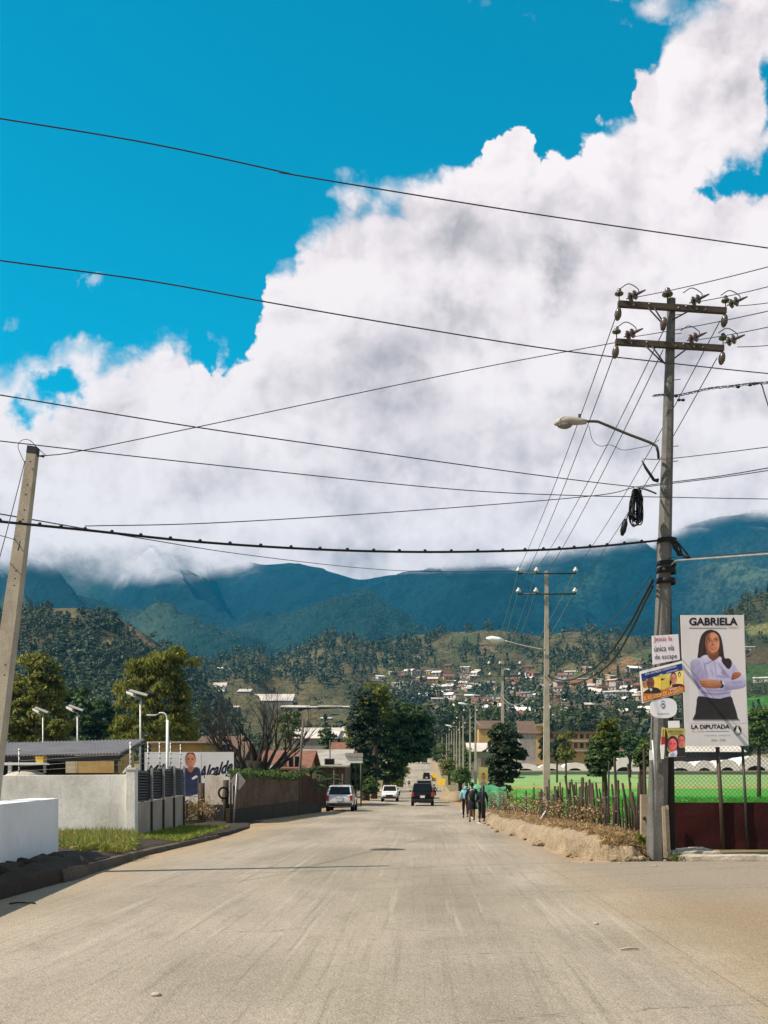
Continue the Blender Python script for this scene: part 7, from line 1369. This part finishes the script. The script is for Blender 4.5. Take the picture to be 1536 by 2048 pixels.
for a in ((925, 992, 1530, 1552, 278, 20, 'pale greenhouse tunnel at the left, behind the walkers and third pole'), (1022, 1080, 1527, 1546, 292, 16, 'greenhouse tunnel left of the second pole'), (1076, 1128, 1527, 1546, 292, 16, 'greenhouse tunnel directly behind the second pole'), (1124, 1176, 1525, 1546, 292, 16, 'whitest greenhouse tunnel right of the second pole'), (1218, 1280, 1515, 1548, 288, 14, 'tall greenhouse tunnel behind the clipped tree and stakes'),
          (1330, 1392, 1522, 1547, 290, 16, 'greenhouse tunnel behind the left part of the chain link'), (1386, 1432, 1521, 1546, 290, 16, 'greenhouse tunnel seen left of the brown billboard post'), (1430, 1480, 1519, 1546, 291, 16, 'greenhouse tunnel between the two billboard posts'), (1476, 1550, 1511, 1546, 292, 18, 'largest greenhouse tunnel at the right edge')): tunnel(*a)
house('long white plastic shed roof above the right greenhouses', 1345, 1490, 312, 10, gz(312), 4.2, 6.6, 'shade', 'plasticw', shed=True, name='shed')
# pale sheds and plastic roofs on the valley floor, left of centre
def slope_roof(px0, px1, row0, row1, hill, label, mat='plasticw', lift=2.6, up=.8):
    p = hill.at((px0 + px1) / 2, (row0 + row1) / 2 + 4); D = p.y; xa, xb = (px0 - CX) / F * D, (px1 - CX) / F * D; w_ = (xb - xa) / 2; hh_ = max(1.4, (row1 - row0) / F * D); b_ = Vector(((xa + xb) / 2, D, p.z - 1)); t = thing('shed', label, 'building', b_, 0, 'pale sheds on the valley floor'); dp = 14
    MB().mat(M['greyroof']).prism([(-w_, 0), (w_, 0), (w_, dp), (-w_, dp)], -2, [lift, lift, lift + hh_ * up, lift + hh_ * up]).build('wall', t); MB().mat(M[mat]).slab([(-w_ - .3, -.4, lift + .05), (w_ + .3, -.4, lift + .05), (w_ + .3, dp + .4, lift + .1 + hh_ * up), (-w_ - .3, dp + .4, lift + .1 + hh_ * up)], (0, 0, .15)).build('roof', t)
for a in ((422, 448, 1374, 1400, 'steep white roof on the slope left of the bare tree top', 'plasticw'), (474, 500, 1380, 1390, 'small white roof above the bare tree'), (480, 585, 1392, 1412, 'longest white plastic roof just above the bare tree'), (385, 402, 1396, 1408, 'white roof right beside the feathery tree'), (405, 440, 1402, 1414, 'low white roof below the steep white roof'), (560, 668, 1416, 1424, 'long low cream roof in mid valley'),
          (682, 706, 1412, 1420, 'white roof left of the light tree top'), (636, 684, 1409, 1415, 'thin white roofs along the foot of the wooded hill'), (596, 622, 1411, 1416, 'short white roof at the foot of the wooded hill'), (660, 686, 1424, 1428, 'small pale green roof in mid valley', 'tarp'), (640, 662, 1434, 1440, 'small grey white roof in the valley gardens'), (784, 822, 1406, 1418, 'grey white building right of the light tree top'), (450, 476, 1412, 1420, 'cream roof hidden among the bare branches')):
    slope_roof(a[0], a[1], a[2], a[3], hc, a[4], a[5] if len(a) > 5 else 'plasticw')
slope_roof(736, 762, 1354, 1366, hc, 'bright blue walled shed on the wooded hill', 'bluepaint' if 'bluepaint' in M else 'carbeige', 4, .3)
# the hillside village: small houses, each a thing
M['wallmut'] = fill_mat('dull_cream_wall', (.42, .37, .31), .9, scale=.5)
M['wallwht'] = fill_mat('dull_white_wall', (.55, .51, .46), .9, scale=.5)
WL = [('white', 'wallwht'), ('cream', 'wallmut'), ('ochre', 'yellowwall'), ('grey', 'greyroof'), ('pink', 'rosewall')]; RF = [('rusty red', 'tile'), ('pale tin', 'plasticw'), ('grey', 'zinc'), ('brown', 'brownroof'), ('cream', 'plastic')]
M['rosewall'] = fill_mat('rose_wall', (.38, .21, .165), .9, scale=.5)
protos = {}
rs = random.Random(77); spots = []
while len(spots) < 200:
    px = rs.choice((rs.uniform(880, 1310), rs.uniform(880, 1310), rs.uniform(880, 1100), rs.uniform(760, 960))); row = rs.gauss(1394, 25)
    if not (1335 < row < 1445): continue
    if px > 1100 and rs.random() < .2: continue
    if any(abs(px - a) < 12 and abs(row - b) < 5 for a, b in spots): continue
    spots.append((px, row))
spots += [(1222, 1374), (1240, 1370), (1258, 1372), (1205, 1385), (1180, 1388), (1275, 1362), (930, 1345), (955, 1345), (1060, 1350), (1012, 1375), (1040, 1370), (870, 1352), (1500, 1300), (1520, 1365), (440, 1340), (835, 1318), (720, 1345), (1068, 1352), (1140, 1350), (1195, 1352)]
for px, row in spots:
    hill_ = hr if px > 1450 else hc; p = hill_.at(px, row); wi = rs.choice((0, 0, 1, 1, 2, 3, 4)); ri = rs.choice((0, 0, 1, 1, 2, 3, 4)); key = (wi, ri, rs.random() < .5)
    if key not in protos:
        w_, dp, h_ = rs.uniform(3.4, 5.6), rs.uniform(5, 8), rs.uniform(2.6, 3.4); t = thing('hillside_house', 'x', 'house', (0, 0, 0)); MB().mat(M[WL[wi][1]]).prism([(-w_, 0), (w_, 0), (w_, dp), (-w_, dp)], -3, h_).build('wall', t); mb = MB().mat(M[RF[ri][1]])
        if key[2]: mb.slab([(-w_ - .4, -.5, h_), (w_ + .4, -.5, h_), (w_ + .4, dp + .4, h_ + 1.5), (-w_ - .4, dp + .4, h_ + 1.5)], (0, 0, .15))
        else: mb.slab([(-w_ - .4, -.5, h_ - .2), (w_ + .4, -.5, h_ - .2), (w_ + .4, dp / 2, h_ + 1.9), (-w_ - .4, dp / 2, h_ + 1.9)], (0, 0, .15)); mb.slab([(-w_ - .4, dp / 2, h_ + 1.9), (w_ + .4, dp / 2, h_ + 1.9), (w_ + .4, dp + .5, h_ - .2), (-w_ - .4, dp + .5, h_ - .2)], (0, 0, .15))
        mb.build('roof', t); mb = MB().mat(M['shade'])
        mb.box((-w_ * .4, -.03, h_ * .5), (1.1, .1, 1.2)).build('window', t); MB().mat(M['shade']).box((w_ * .35, -.03, h_ * .35), (1.0, .1, 2.0)).build('door', t); protos[key] = t; o = t
    else: o = copy_tree(protos[key])
    o.location = p; s_ = rs.uniform(.75, 1.2); o.scale = (s_, s_, s_); o.rotation_euler = (0, 0, rs.uniform(-.7, .7)); o['group'] = 'small houses of the hillside village'
    o['label'] = 'small %s house with a %s %s roof in the hillside village' % (WL[wi][0], RF[ri][0], 'lean-to' if key[2] else 'gabled')

# ------------------------------------------------------------------ vehicles
def vehicle(name, label, cat, px, D, yaw, paint, L_=4.5, Wd=1.82, H=1.68, hood=1.15, belt=1.0, rake=.5, rear=.35, zb=.30, spare=False, rack=False, grille=False, tail=True, z=None, opendoor=False, group=None, cabin_end=None):
    x = (px - CX) / F * D; t = thing(name, label, cat, (x, D, gz(D) if z is None else z), yaw, group); h = Wd / 2; r0 = -L_ / 2; r1 = L_ / 2
    # body: rings along the length (y), front at +y
    st = [(r0, .86, .46, belt * .90), (r0 + .06, .95, .34, belt * .97), (r0 + .35, 1.0, zb, belt), (0, 1.0, zb, belt), (r1 - hood, 1.0, zb, belt - .01), (r1 - .45, .98, zb, belt - .09), (r1 - .10, .92, .34, belt - .17), (r1, .80, .42, belt - .28)]
    vs = []; n = 10
    for y, k, zl, zt in st:
        w_ = h * k; ring = [(-w_ * .86, zl), (-w_ * .98, zl + .12), (-w_, (zl + zt) / 2), (-w_ * .97, zt - .10), (-w_ * .88, zt), (w_ * .88, zt), (w_ * .97, zt - .10), (w_, (zl + zt) / 2), (w_ * .98, zl + .12), (w_ * .86, zl)]; vs += [(a, y, b) for a, b in ring]
    fs = [(r * n + i, r * n + (i + 1) % n, (r + 1) * n + (i + 1) % n, (r + 1) * n + i)[::-1] for r in range(len(st) - 1) for i in range(n)] + [tuple(range(n)), tuple(range((len(st) - 1) * n, len(st) * n))[::-1]]
    mb = MB().mat(M[paint]); mb.add([(a, b, c) for a, b, c in vs], [f[::-1] for f in fs], True)
    # cabin
    ce = r0 + .04 if cabin_end is None else cabin_end; y0, y1 = ce, r1 - hood + .05; top0, top1 = y0 + rear, y1 - rake; hw, ht = h * .93, h * .76
    cb = [(-hw, y0, belt - .04), (hw, y0, belt - .04), (hw, y1, belt - .04), (-hw, y1, belt - .04), (-ht, top0, H), (ht, top0, H), (ht, top1, H), (-ht, top1, H)]
    mid = [(-ht * .9, (top0 + top1) / 2, H + .05), (ht * .9, (top0 + top1) / 2, H + .05)]
    mb.add(cb + mid, [(0, 1, 5, 4), (1, 2, 6, 5), (2, 3, 7, 6), (3, 0, 4, 7), (4, 5, 9, 8), (8, 9, 6, 7), (5, 6, 9), (7, 4, 8)], False); mb.build('body', t, bevel=.02)
    V3 = [Vector(p) for p in cb]
    def pane(a, b, c, d_, m0, m1, side, nm='window'):
        P_ = [V3[i] for i in (a, b, c, d_)]; lo0, lo1, hi1, hi0 = P_; q = [lo0.lerp(hi0, m0).lerp(lo1.lerp(hi1, m0), side[0]), lo0.lerp(hi0, m0).lerp(lo1.lerp(hi1, m0), side[1]), lo0.lerp(hi0, m1).lerp(lo1.lerp(hi1, m1), side[1]), lo0.lerp(hi0, m1).lerp(lo1.lerp(hi1, m1), side[0])]
        nn = (q[1] - q[0]).cross(q[3] - q[0]).normalized(); MB().mat(M['glass']).slab([p + nn * .022 for p in q], -nn * .018).build(nm, t)
    pane(0, 1, 5, 4, .16, .88, (.07, .93)); pane(2, 3, 7, 6, .14, .90, (.06, .94))
    for a, b, c, d_ in ((1, 2, 6, 5), (3, 0, 4, 7)):
        for s_ in ((.10, .34), (.37, .62), (.65, .90)): pane(a, b, c, d_, .18, .86, s_)
    for s_ in (-1, 1):
        MB().mat(M['redlight']).box((s_ * h * .86, r0 + .035, belt * .84), (.17, .10, .34)).build('tail_lamp', t); MB().mat(M['clearlight']).box((s_ * h * .70, r1 - .10, belt - .36), (.30, .14, .15)).build('headlight', t)
        MB().mat(M[paint] if paint != 'carwhite' else M['carwhite']).ball((s_ * (h + .10), y1 - .35, belt + .09), (.11, .06, .08), 8, 6).build('side_mirror', t)
        for yw in (r0 + .82, r1 - .85):
            wh = thing('wheel', None, None, (s_ * (h - .10), yw, .34)); wh.parent = t
            MB().mat(M['tyre']).lathe([(.20, -.11), (.31, -.11), (.34, -.07), (.34, .07), (.31, .11), (.20, .11)], (0, 0, 0), (1, 0, 0), 18).build('tyre', wh); MB().mat(M['rim']).lathe([(0, .09), (.08, .10), (.20, .095), (.21, .06)], (0, 0, 0), (s_, 0, 0), 14).build('rim', wh)
            MB().mat(M['trim']).lathe([(.34, -.02), (.40, -.02), (.40, .03), (.34, .03)], (s_ * (h * .98), yw, .34), (s_, 0, 0), 18).build('wheel_arch', t)
    MB().mat(M['trim']).box((0, r0 - .02, .44), (Wd * .90, .12, .20)).build('bumper', t, bevel=.03); MB().mat(M['trim'] if grille else M[paint]).box((0, r1 - .02, .44), (Wd * .86, .14, .20)).build('bumper', t, bevel=.03)
    MB().mat(M['trim']).box((0, r1 - .03, belt - .40), (Wd * .42, .09, .16)).build('grille', t)
    MB().mat(M['white']).box((0, r0 - .035, .74), (.36, .03, .17)).build('number_plate', t); MB().mat(M['rim']).box((0, r0 - .015, .86), (.50, .03, .035)).build('tailgate_trim', t)
    if opendoor: MB().mat(M[paint]).slab([(h, .9, .35), (h + .75, .55, .35), (h + .72, .55, belt), (h, .9, belt)], (.02, .06, 0)).build('open_door', t)
    if rack:
        for s_ in (-1, 1): MB().mat(M['trim']).tube([(s_ * ht * .9, top0 + .1, H + .07), (s_ * ht * .9, top1 - .1, H + .07)], .025, 5).build('roof_rail', t)
    return t
vehicle('parked_car', 'white compact SUV parked on the left, seen from behind', 'car', 684, 71, 0, 'carwhite', 4.5, 1.74, 1.62, rear=.55)
vehicle('pickup_truck', 'white high riding car driving towards the junction on the left lane', 'car', 780, 112, math.pi, 'carwhite', 4.8, 1.66, 1.62, hood=1.3, belt=1.02, grille=True, rake=.6)
vehicle('dark_suv', 'black SUV driving away in the right lane with a white number plate', 'car', 845, 90, 0, 'carblack', 4.7, 1.80, 1.78, belt=1.10, rear=.30, rack=True)
vehicle('van', 'pale van driving just ahead of the black SUV', 'van', 848, 106, 0, 'carbeige', 5.0, 1.82, 2.22, hood=.6, belt=1.15, rear=.18)
vehicle('small_suv', 'small dark car far ahead on the rising road', 'car', 853, 236, 0, 'carblack', 4.2, 1.65, 1.75, belt=1.05, rear=.2)
vehicle('far_car', 'tiny dark vehicle under the overhanging tree at the top of the road', 'car', 849, 332, math.pi, 'carblack', 4.2, 1.7, 1.7)
vehicle('parked_car', 'dark car half hidden under the carport', 'car', 150, 46, math.pi / 2, 'carblack', 4.3, 1.7, 1.5, z=.55)
M['bluepaint'] = fill_mat('blue_paint', (.02, .12, .35), .6, scale=2)
# yellow things in the yard on the left and by the far road
t = thing('yellow_crate', 'yellow crate on the counter under the carport', 'crate', W(77, 1526, 40.5)); b_ = W(77, 1526, 40.5)
MB().mat(M['yellowpaint']).box((0, .3, .10), (.26, .4, .22), taper=1.1).build('body', t); MB().mat(M['yellowpaint']).box((0, .3, .225), (.31, .47, .03)).build('rim', t)
t = thing('pickup_load', 'tan cloth cover bulging under the carport beside the cream wall', 'cover', Vector((-14.6, 40.5, 1.55))); mb = MB().mat(M['greycloth']); mb.ball((0, 0, .3), (.8, .8, .35), 14, 8); mb.build('cloth', t); MB().mat(M['shade']).box((0, 0, -.7), (1.7, 1.6, 1.7)).build('frame', t)
yb_ = W(882, 1569, 176); t = thing('yellow_stand', 'yellow roadside stand with slanted board beside the far road', 'stand', Vector((yb_.x, 176, gz(176)))); MB().mat(M['yellowpaint']).slab([(-.7, 0, 1.0), (.6, 0, .85), (.75, .5, 1.95), (-.45, .5, 2.05)], (0, .08, 0)).build('board', t)
for x in (-.6, .5): MB().mat(M['yellowpaint']).tube([(x, .1, 0), (x, .1, 1.0)], .05, 6).build('leg', t)
t = thing('yellow_stand', 'second smaller yellow stand farther up the road', 'stand', Vector(((868 - CX) / F * 235, 235, gz(235)))); MB().mat(M['yellowpaint']).slab([(-.6, 0, .7), (.7, 0, .7), (.7, .4, 1.6), (-.6, .4, 1.6)], (0, .08, 0)).build('board', t); MB().mat(M['yellowpaint']).box((0, .1, .35), (.9, .1, .7)).build('leg', t)
hp = thing('earth_heap', 'orange earth heap at the road edge before the far poles', 'heap', Vector(((908 - CX) / F * 112, 112, 0))); mb = MB().mat(M['bank']); mb.ball((0, 0, .1), (1.5, 3.5, .95), 16, 9); mb.v = [tuple(Vector(p) * (1 + .25 * mnoise.noise(Vector(p) * 1.4))) for p in mb.v]; mb.build('soil', hp)
# green tarp stall and the black sign post
tb_ = Vector(((975 - CX) / F * 58, 58, 0)); t = thing('tarp_stall', 'stall draped in green and pale blue tarp behind the walkers', 'stall', tb_); vs = []
for i in range(13):
    for j, (y, z) in enumerate(((-.9, .35), (-.95, .95), (-.6, 1.45), (.2, 1.62), (.9, 1.5))): x = -.95 + 1.9 * i / 12; vs.append((x, y + .06 * math.sin(i * 1.7 + j), z + .07 * math.sin(i * 1.1 + j * 2) - .02 * (i - 6) * (.3 if j > 1 else 0)))
MB().mat(M['tarp']).add(vs, [(i * 5 + j, (i + 1) * 5 + j, (i + 1) * 5 + j + 1, i * 5 + j + 1) for i in range(12) for j in range(4)], True).build('tarp', t)
for x, y in ((-.85, -.6), (.85, -.6), (.85, .8), (-.85, .8)): MB().mat(M['postwood']).tube([(x, y, 0), (x, y, 1.45)], .05, 6).build('leg', t)
pb_ = W(966, 1645, 47.5); pb_.z = .2; t = thing('poster_post', 'black post carrying a small portrait poster behind the walkers', 'post', pb_); q = lambda a, b, dd=0: W(a, b, 47.5 + dd) - pb_
MB().mat(M['black']).tube([Vector((0, 0, 0)), q(966, 1560)], .075, 7).build('shaft', t)
B = Board(47.3, pb_); B.panel([(957, 1533), (976, 1535), (975, 1572), (957, 1570)], OLIV, .02); B.shape([(961, 1566), (967, 1561), (973, 1566), (973, 1571), (960, 1570)], GRI, 1); B.oval(967, 1553, 4.2, 6.5, SK1, 2, 12); B.shape([(963, 1549), (967, 1545), (971, 1549), (967, 1548)], HAIRP, 3); B.part('poster', t)

# ------------------------------------------------------------------ people and riders
def skin_mesh(name, chains, mat, parent, sub=2):
    """chains: list of joint lists [(x,y,z,r),...]; the first joint of later chains may name an existing joint by equal position"""
    idx = {}; vs = []; rr = []; es = []
    for ch in chains:
        prev = None
        for x, y, z, r in ch:
            k = (round(x, 4), round(y, 4), round(z, 4))
            if k not in idx: idx[k] = len(vs); vs.append((x, y, z)); rr.append(r)
            if prev is not None and prev != idx[k]: es.append((prev, idx[k]))
            prev = idx[k]
    me = bpy.data.meshes.new(name); me.from_pydata(vs, es, []); me.materials.append(mat); o = bpy.data.objects.new(name, me); C.objects.link(o); o.parent = parent
    m_ = o.modifiers.new('skin', 'SKIN'); m_.use_smooth_shade = True
    for i, r in enumerate(rr): me.skin_vertices[0].data[i].radius = (r, r)
    me.skin_vertices[0].data[0].use_root = True
    s_ = o.modifiers.new('sub', 'SUBSURF'); s_.levels = s_.render_levels = sub
    return o
def hand(w_, d_, side, out):
    """five finger chains from wrist w_ along d_"""
    w_ = Vector(w_); d_ = Vector(d_).normalized(); f = Vector((0, 1, 0)); f = (f - d_ * f.dot(d_)).normalized(); k = w_ + d_ * .075; ch = [[(*w_, .028), (*k, .036)]]
    for i, (o_, ln) in enumerate(((-.030, .062), (-.011, .075), (.010, .080), (.030, .070))): b = k + f * o_ + d_ * .012; m_ = b + d_ * ln * .55; e = m_ + d_ * ln * .40 - out * .018; ch.append([(*k, .036), (*b, .0105), (*m_, .0095), (*e, .008)])
    b = w_ + d_ * .035 + f * .035; ch.append([(*k, .036), (*b, .012), (*(b + d_ * .04 + f * .014), .0095), (*(b + d_ * .065 + f * .010), .0085)])
    return ch
def person(px, D, h_, yaw, label, top, legs, hood=None, skirt=False, step=1, bag=False, arms_=.06):
    x = (px - CX) / F * D; t = thing('person', label, 'person', (x, D, gz(D)), yaw); k = h_ / 1.72; t.scale = (k, k, k)
    s1 = .20 * step; AL = (-.10, s1, .07); AR = (.10, -s1, .10 + .03); KL = (-.10, s1 * .62, .50); KR = (.10, -s1 * .25, .50); HL = (-.095, 0, .90); HR = (.095, 0, .90)
    SL, SR = (-.175, 0, 1.42), (.175, 0, 1.42); EL, ER = (-.255, -.05 * step, 1.15), (.255, .05 * step, 1.15); WL_, WR = (-.27, .04 - arms_ * step, .90), (.27, .04 + arms_ * step, .90)
    P0 = (0, 0, .95, .125)
    body = [[P0, (0, .01, 1.15, .12), (0, 0, 1.36, .115), (0, .0, 1.47, .055), (0, .012, 1.53, .05), (0, .02, 1.60, .085), (0, .02, 1.665, .078)],
            [(0, 0, 1.36, .115), (*SL, .055), (*EL, .042), (*WL_, .028)], [(0, 0, 1.36, .115), (*SR, .055), (*ER, .042), (*WR, .028)],
            [P0, (*HL, .085), (*KL, .056), (*AL, .036), (AL[0], AL[1] + .07, .035, .036), (AL[0], AL[1] + .15, .03, .03)], [P0, (*HR, .085), (*KR, .056), (*AR, .036), (AR[0], AR[1] + .06, AR[2] - .055, .034), (AR[0], AR[1] + .13, AR[2] - .075, .028)]]
    body += hand(WL_, (-.02, .03, -1), -1, Vector((1, 0, 0))) + hand(WR, (.02, .03, -1), 1, Vector((-1, 0, 0)))
    skin_mesh('body', body, M['skin'], t, 1)
    J = [[(0, 0, .86, .155), (0, .01, 1.10, .15), (0, 0, 1.34, .15), (0, -.005, 1.46, .07)], [(0, 0, 1.34, .15), (SL[0], 0, 1.40, .075), (*EL, .062), (WL_[0], WL_[1], .95, .045)], [(0, 0, 1.34, .15), (SR[0], 0, 1.40, .075), (*ER, .062), (WR[0], WR[1], .95, .045)]]
    skin_mesh('jacket', J, M[top], t, 1)
    if skirt: mb = MB().mat(M[legs]).lathe([(.15, .95), (.20, .80), (.23, .58), (.225, .56)], n=14); mb.build('skirt', t)
    else: skin_mesh('trousers', [[(0, 0, .93, .14), (*HL, .10), (*KL, .075), (AL[0], AL[1], .12, .055)], [(0, 0, .93, .14), (*HR, .10), (*KR, .075), (AR[0], AR[1], .16, .055)]], M[legs], t, 1)
    for A_ in (AL, AR): MB().mat(M['trim']).ball((A_[0], A_[1] + .055, max(.045, A_[2] - .035)), (.05, .13, .048), 8, 6).build('shoe', t)
    if hood: skin_mesh('hood', [[(0, -.02, 1.44, .10), (0, -.005, 1.56, .105), (0, .0, 1.66, .10)]], M[hood], t, 1)
    else: MB().mat(M['hair']).ball((0, -.012, 1.655), (.092, .10, .105), 12, 8).build('hair', t)
    mb = MB().mat(M['skin'])
    mb.add([(0, .115, 1.625), (-.016, .095, 1.60), (.016, .095, 1.60), (0, .098, 1.655)], [(0, 1, 3), (0, 3, 2), (0, 2, 1)]); mb.build('nose', t)
    for s_ in (-1, 1): MB().mat(M['hair']).ball((s_ * .032, .097, 1.643), (.011, .006, .006), 6, 4).build('eye', t); MB().mat(M['skin']).ball((s_ * .088, .015, 1.625), (.012, .022, .032), 6, 5).build('ear', t)
    MB().mat(M['redlight']).box((0, .098, 1.573), (.045, .008, .010)).build('mouth', t)
    if bag: MB().mat(M['trim']).ball((0, -.19, 1.20), (.15, .08, .22), 10, 8).build('backpack', t)
    return t
def Dr(row): return EYE * F / (row - CY)
person(931, Dr(1636), 1.66, 0, 'person in a light blue hooded top and dark trousers, walking leftmost of three', 'bluehood', 'darkcloth', 'bluehood', step=1)
person(944, Dr(1643.5), 1.74, 0, 'walking person in black jacket with pale collar and bare calves, in the middle of three', 'darkcloth', 'darkcloth', skirt=True, step=-1, bag=True)
person(964, Dr(1644.5), 1.58, 0, 'person in all dark clothes with a hood up, walking rightmost of three', 'navycloth', 'navycloth', 'navycloth', step=1)
c_ = [o for o in C.objects if o.get('label', '').find('pale collar') > 0][0]; MB().mat(M['greycloth']).lathe([(.085, 1.44), (.12, 1.42), (.16, 1.36), (.10, 1.44)], n=12).build('collar', c_)
def motorbike(px, D, yaw, label, plabel, top):
    x = (px - CX) / F * D; z = gz(D); t = thing('motorcycle', label, 'motorcycle', (x, D, z), yaw)
    for y in (-.62, .62): wh = thing('wheel', None, None, (0, y, .30)); wh.parent = t; MB().mat(M['tyre']).lathe([(.22, -.05), (.30, -.045), (.30, .045), (.22, .05)], (0, 0, 0), (1, 0, 0), 16).build('tyre', wh); MB().mat(M['rim']).lathe([(0, -.03), (.22, -.02), (.22, .02), (0, .03)], (0, 0, 0), (1, 0, 0), 14).build('rim', wh)
    MB().mat(M['carblack']).tube([(0, -.35, .50), (0, .05, .50), (0, .30, .70)], [.10, .14, .08], 8).build('frame', t); MB().mat(M['redlight']).ball((0, .12, .78), (.13, .24, .11), 10, 7).build('tank', t); MB().mat(M['trim']).box((0, -.32, .78), (.24, .62, .09)).build('seat', t, bevel=.03)
    MB().mat(M['darksteel']).tube([(0, .62, .30), (0, .42, .92)], .035, 6).build('fork', t); MB().mat(M['darksteel']).tube([(-.34, .34, .98), (0, .42, .94), (.34, .34, .98)], .018, 6).build('handlebar', t); MB().mat(M['clearlight']).ball((0, .52, .82), (.09, .06, .09), 8, 6).build('headlight', t)
    p = thing('person', plabel, 'person', (x, D, z), yaw); P0 = (0, -.18, .90, .125)
    body = [[P0, (0, -.13, 1.10, .12), (0, -.08, 1.30, .115), (0, -.06, 1.42, .055), (0, -.04, 1.48, .05), (0, -.03, 1.55, .085), (0, -.03, 1.61, .078)]]
    for s_ in (-1, 1):
        body += [[(0, -.08, 1.30, .115), (s_ * .175, -.06, 1.34, .055), (s_ * .27, .08, 1.12, .042), (s_ * .31, .28, 1.02, .03)], [P0, (s_ * .12, -.14, .86, .085), (s_ * .20, .18, .72, .058), (s_ * .17, .02, .36, .04), (s_ * .17, .14, .32, .032)]]; body += hand((s_ * .31, .28, 1.02), (0, .6, -.4), s_, Vector((-s_, 0, 0)))
    skin_mesh('body', body, M['skin'], p, 1)
    J = [[(0, -.17, .88, .145), (0, -.13, 1.08, .145), (0, -.08, 1.29, .145), (0, -.06, 1.40, .07)]] + [[(0, -.08, 1.29, .145), (s_ * .18, -.06, 1.33, .075), (s_ * .27, .08, 1.12, .06), (s_ * .305, .24, 1.04, .045)] for s_ in (-1, 1)]
    skin_mesh('jacket', J, M[top], p, 1); skin_mesh('trousers', [[(0, -.18, .88, .135), (s_ * .12, -.14, .86, .10), (s_ * .20, .18, .72, .075), (s_ * .17, .02, .40, .055)] for s_ in (-1, 1)], M['navycloth'], p, 1); MB().mat(M['hair']).ball((0, -.035, 1.60), (.105, .115, .115), 12, 8).build('hair', p)
motorbike(818, 205, math.pi, 'motorcycle coming down the middle of the far road', 'person in a white shirt riding the oncoming motorcycle', 'white'); motorbike(796, 128, math.pi, 'motorcycle just behind the oncoming white car', 'person in a pale shirt riding behind the oncoming white car', 'greycloth'); motorbike(868, 128, 0, 'motorcycle right of the pale van', 'person in dark clothes riding right of the pale van', 'navycloth')
# ------------------------------------------------------------------ the air between here and the mountains
hz = bpy.data.materials.new('air'); hz.use_nodes = True; tt = hz.node_tree; tt.nodes.clear(); hh = N(tt)
pv = hh.n('ShaderNodeVolumePrincipled'); pv.inputs['Color'].default_value = (.03, .50, .92, 1); pv.inputs['Density'].default_value = .00007; pv.inputs['Anisotropy'].default_value = 0.0
oo = hh.n('ShaderNodeOutputMaterial'); hh.l(pv.outputs[0], oo.inputs['Volume'])
mb = MB().mat(hz); mb.box((0, 3000, 556), (13000, 9400, 1116)); prop(mb.build('haze'), kind='stuff')
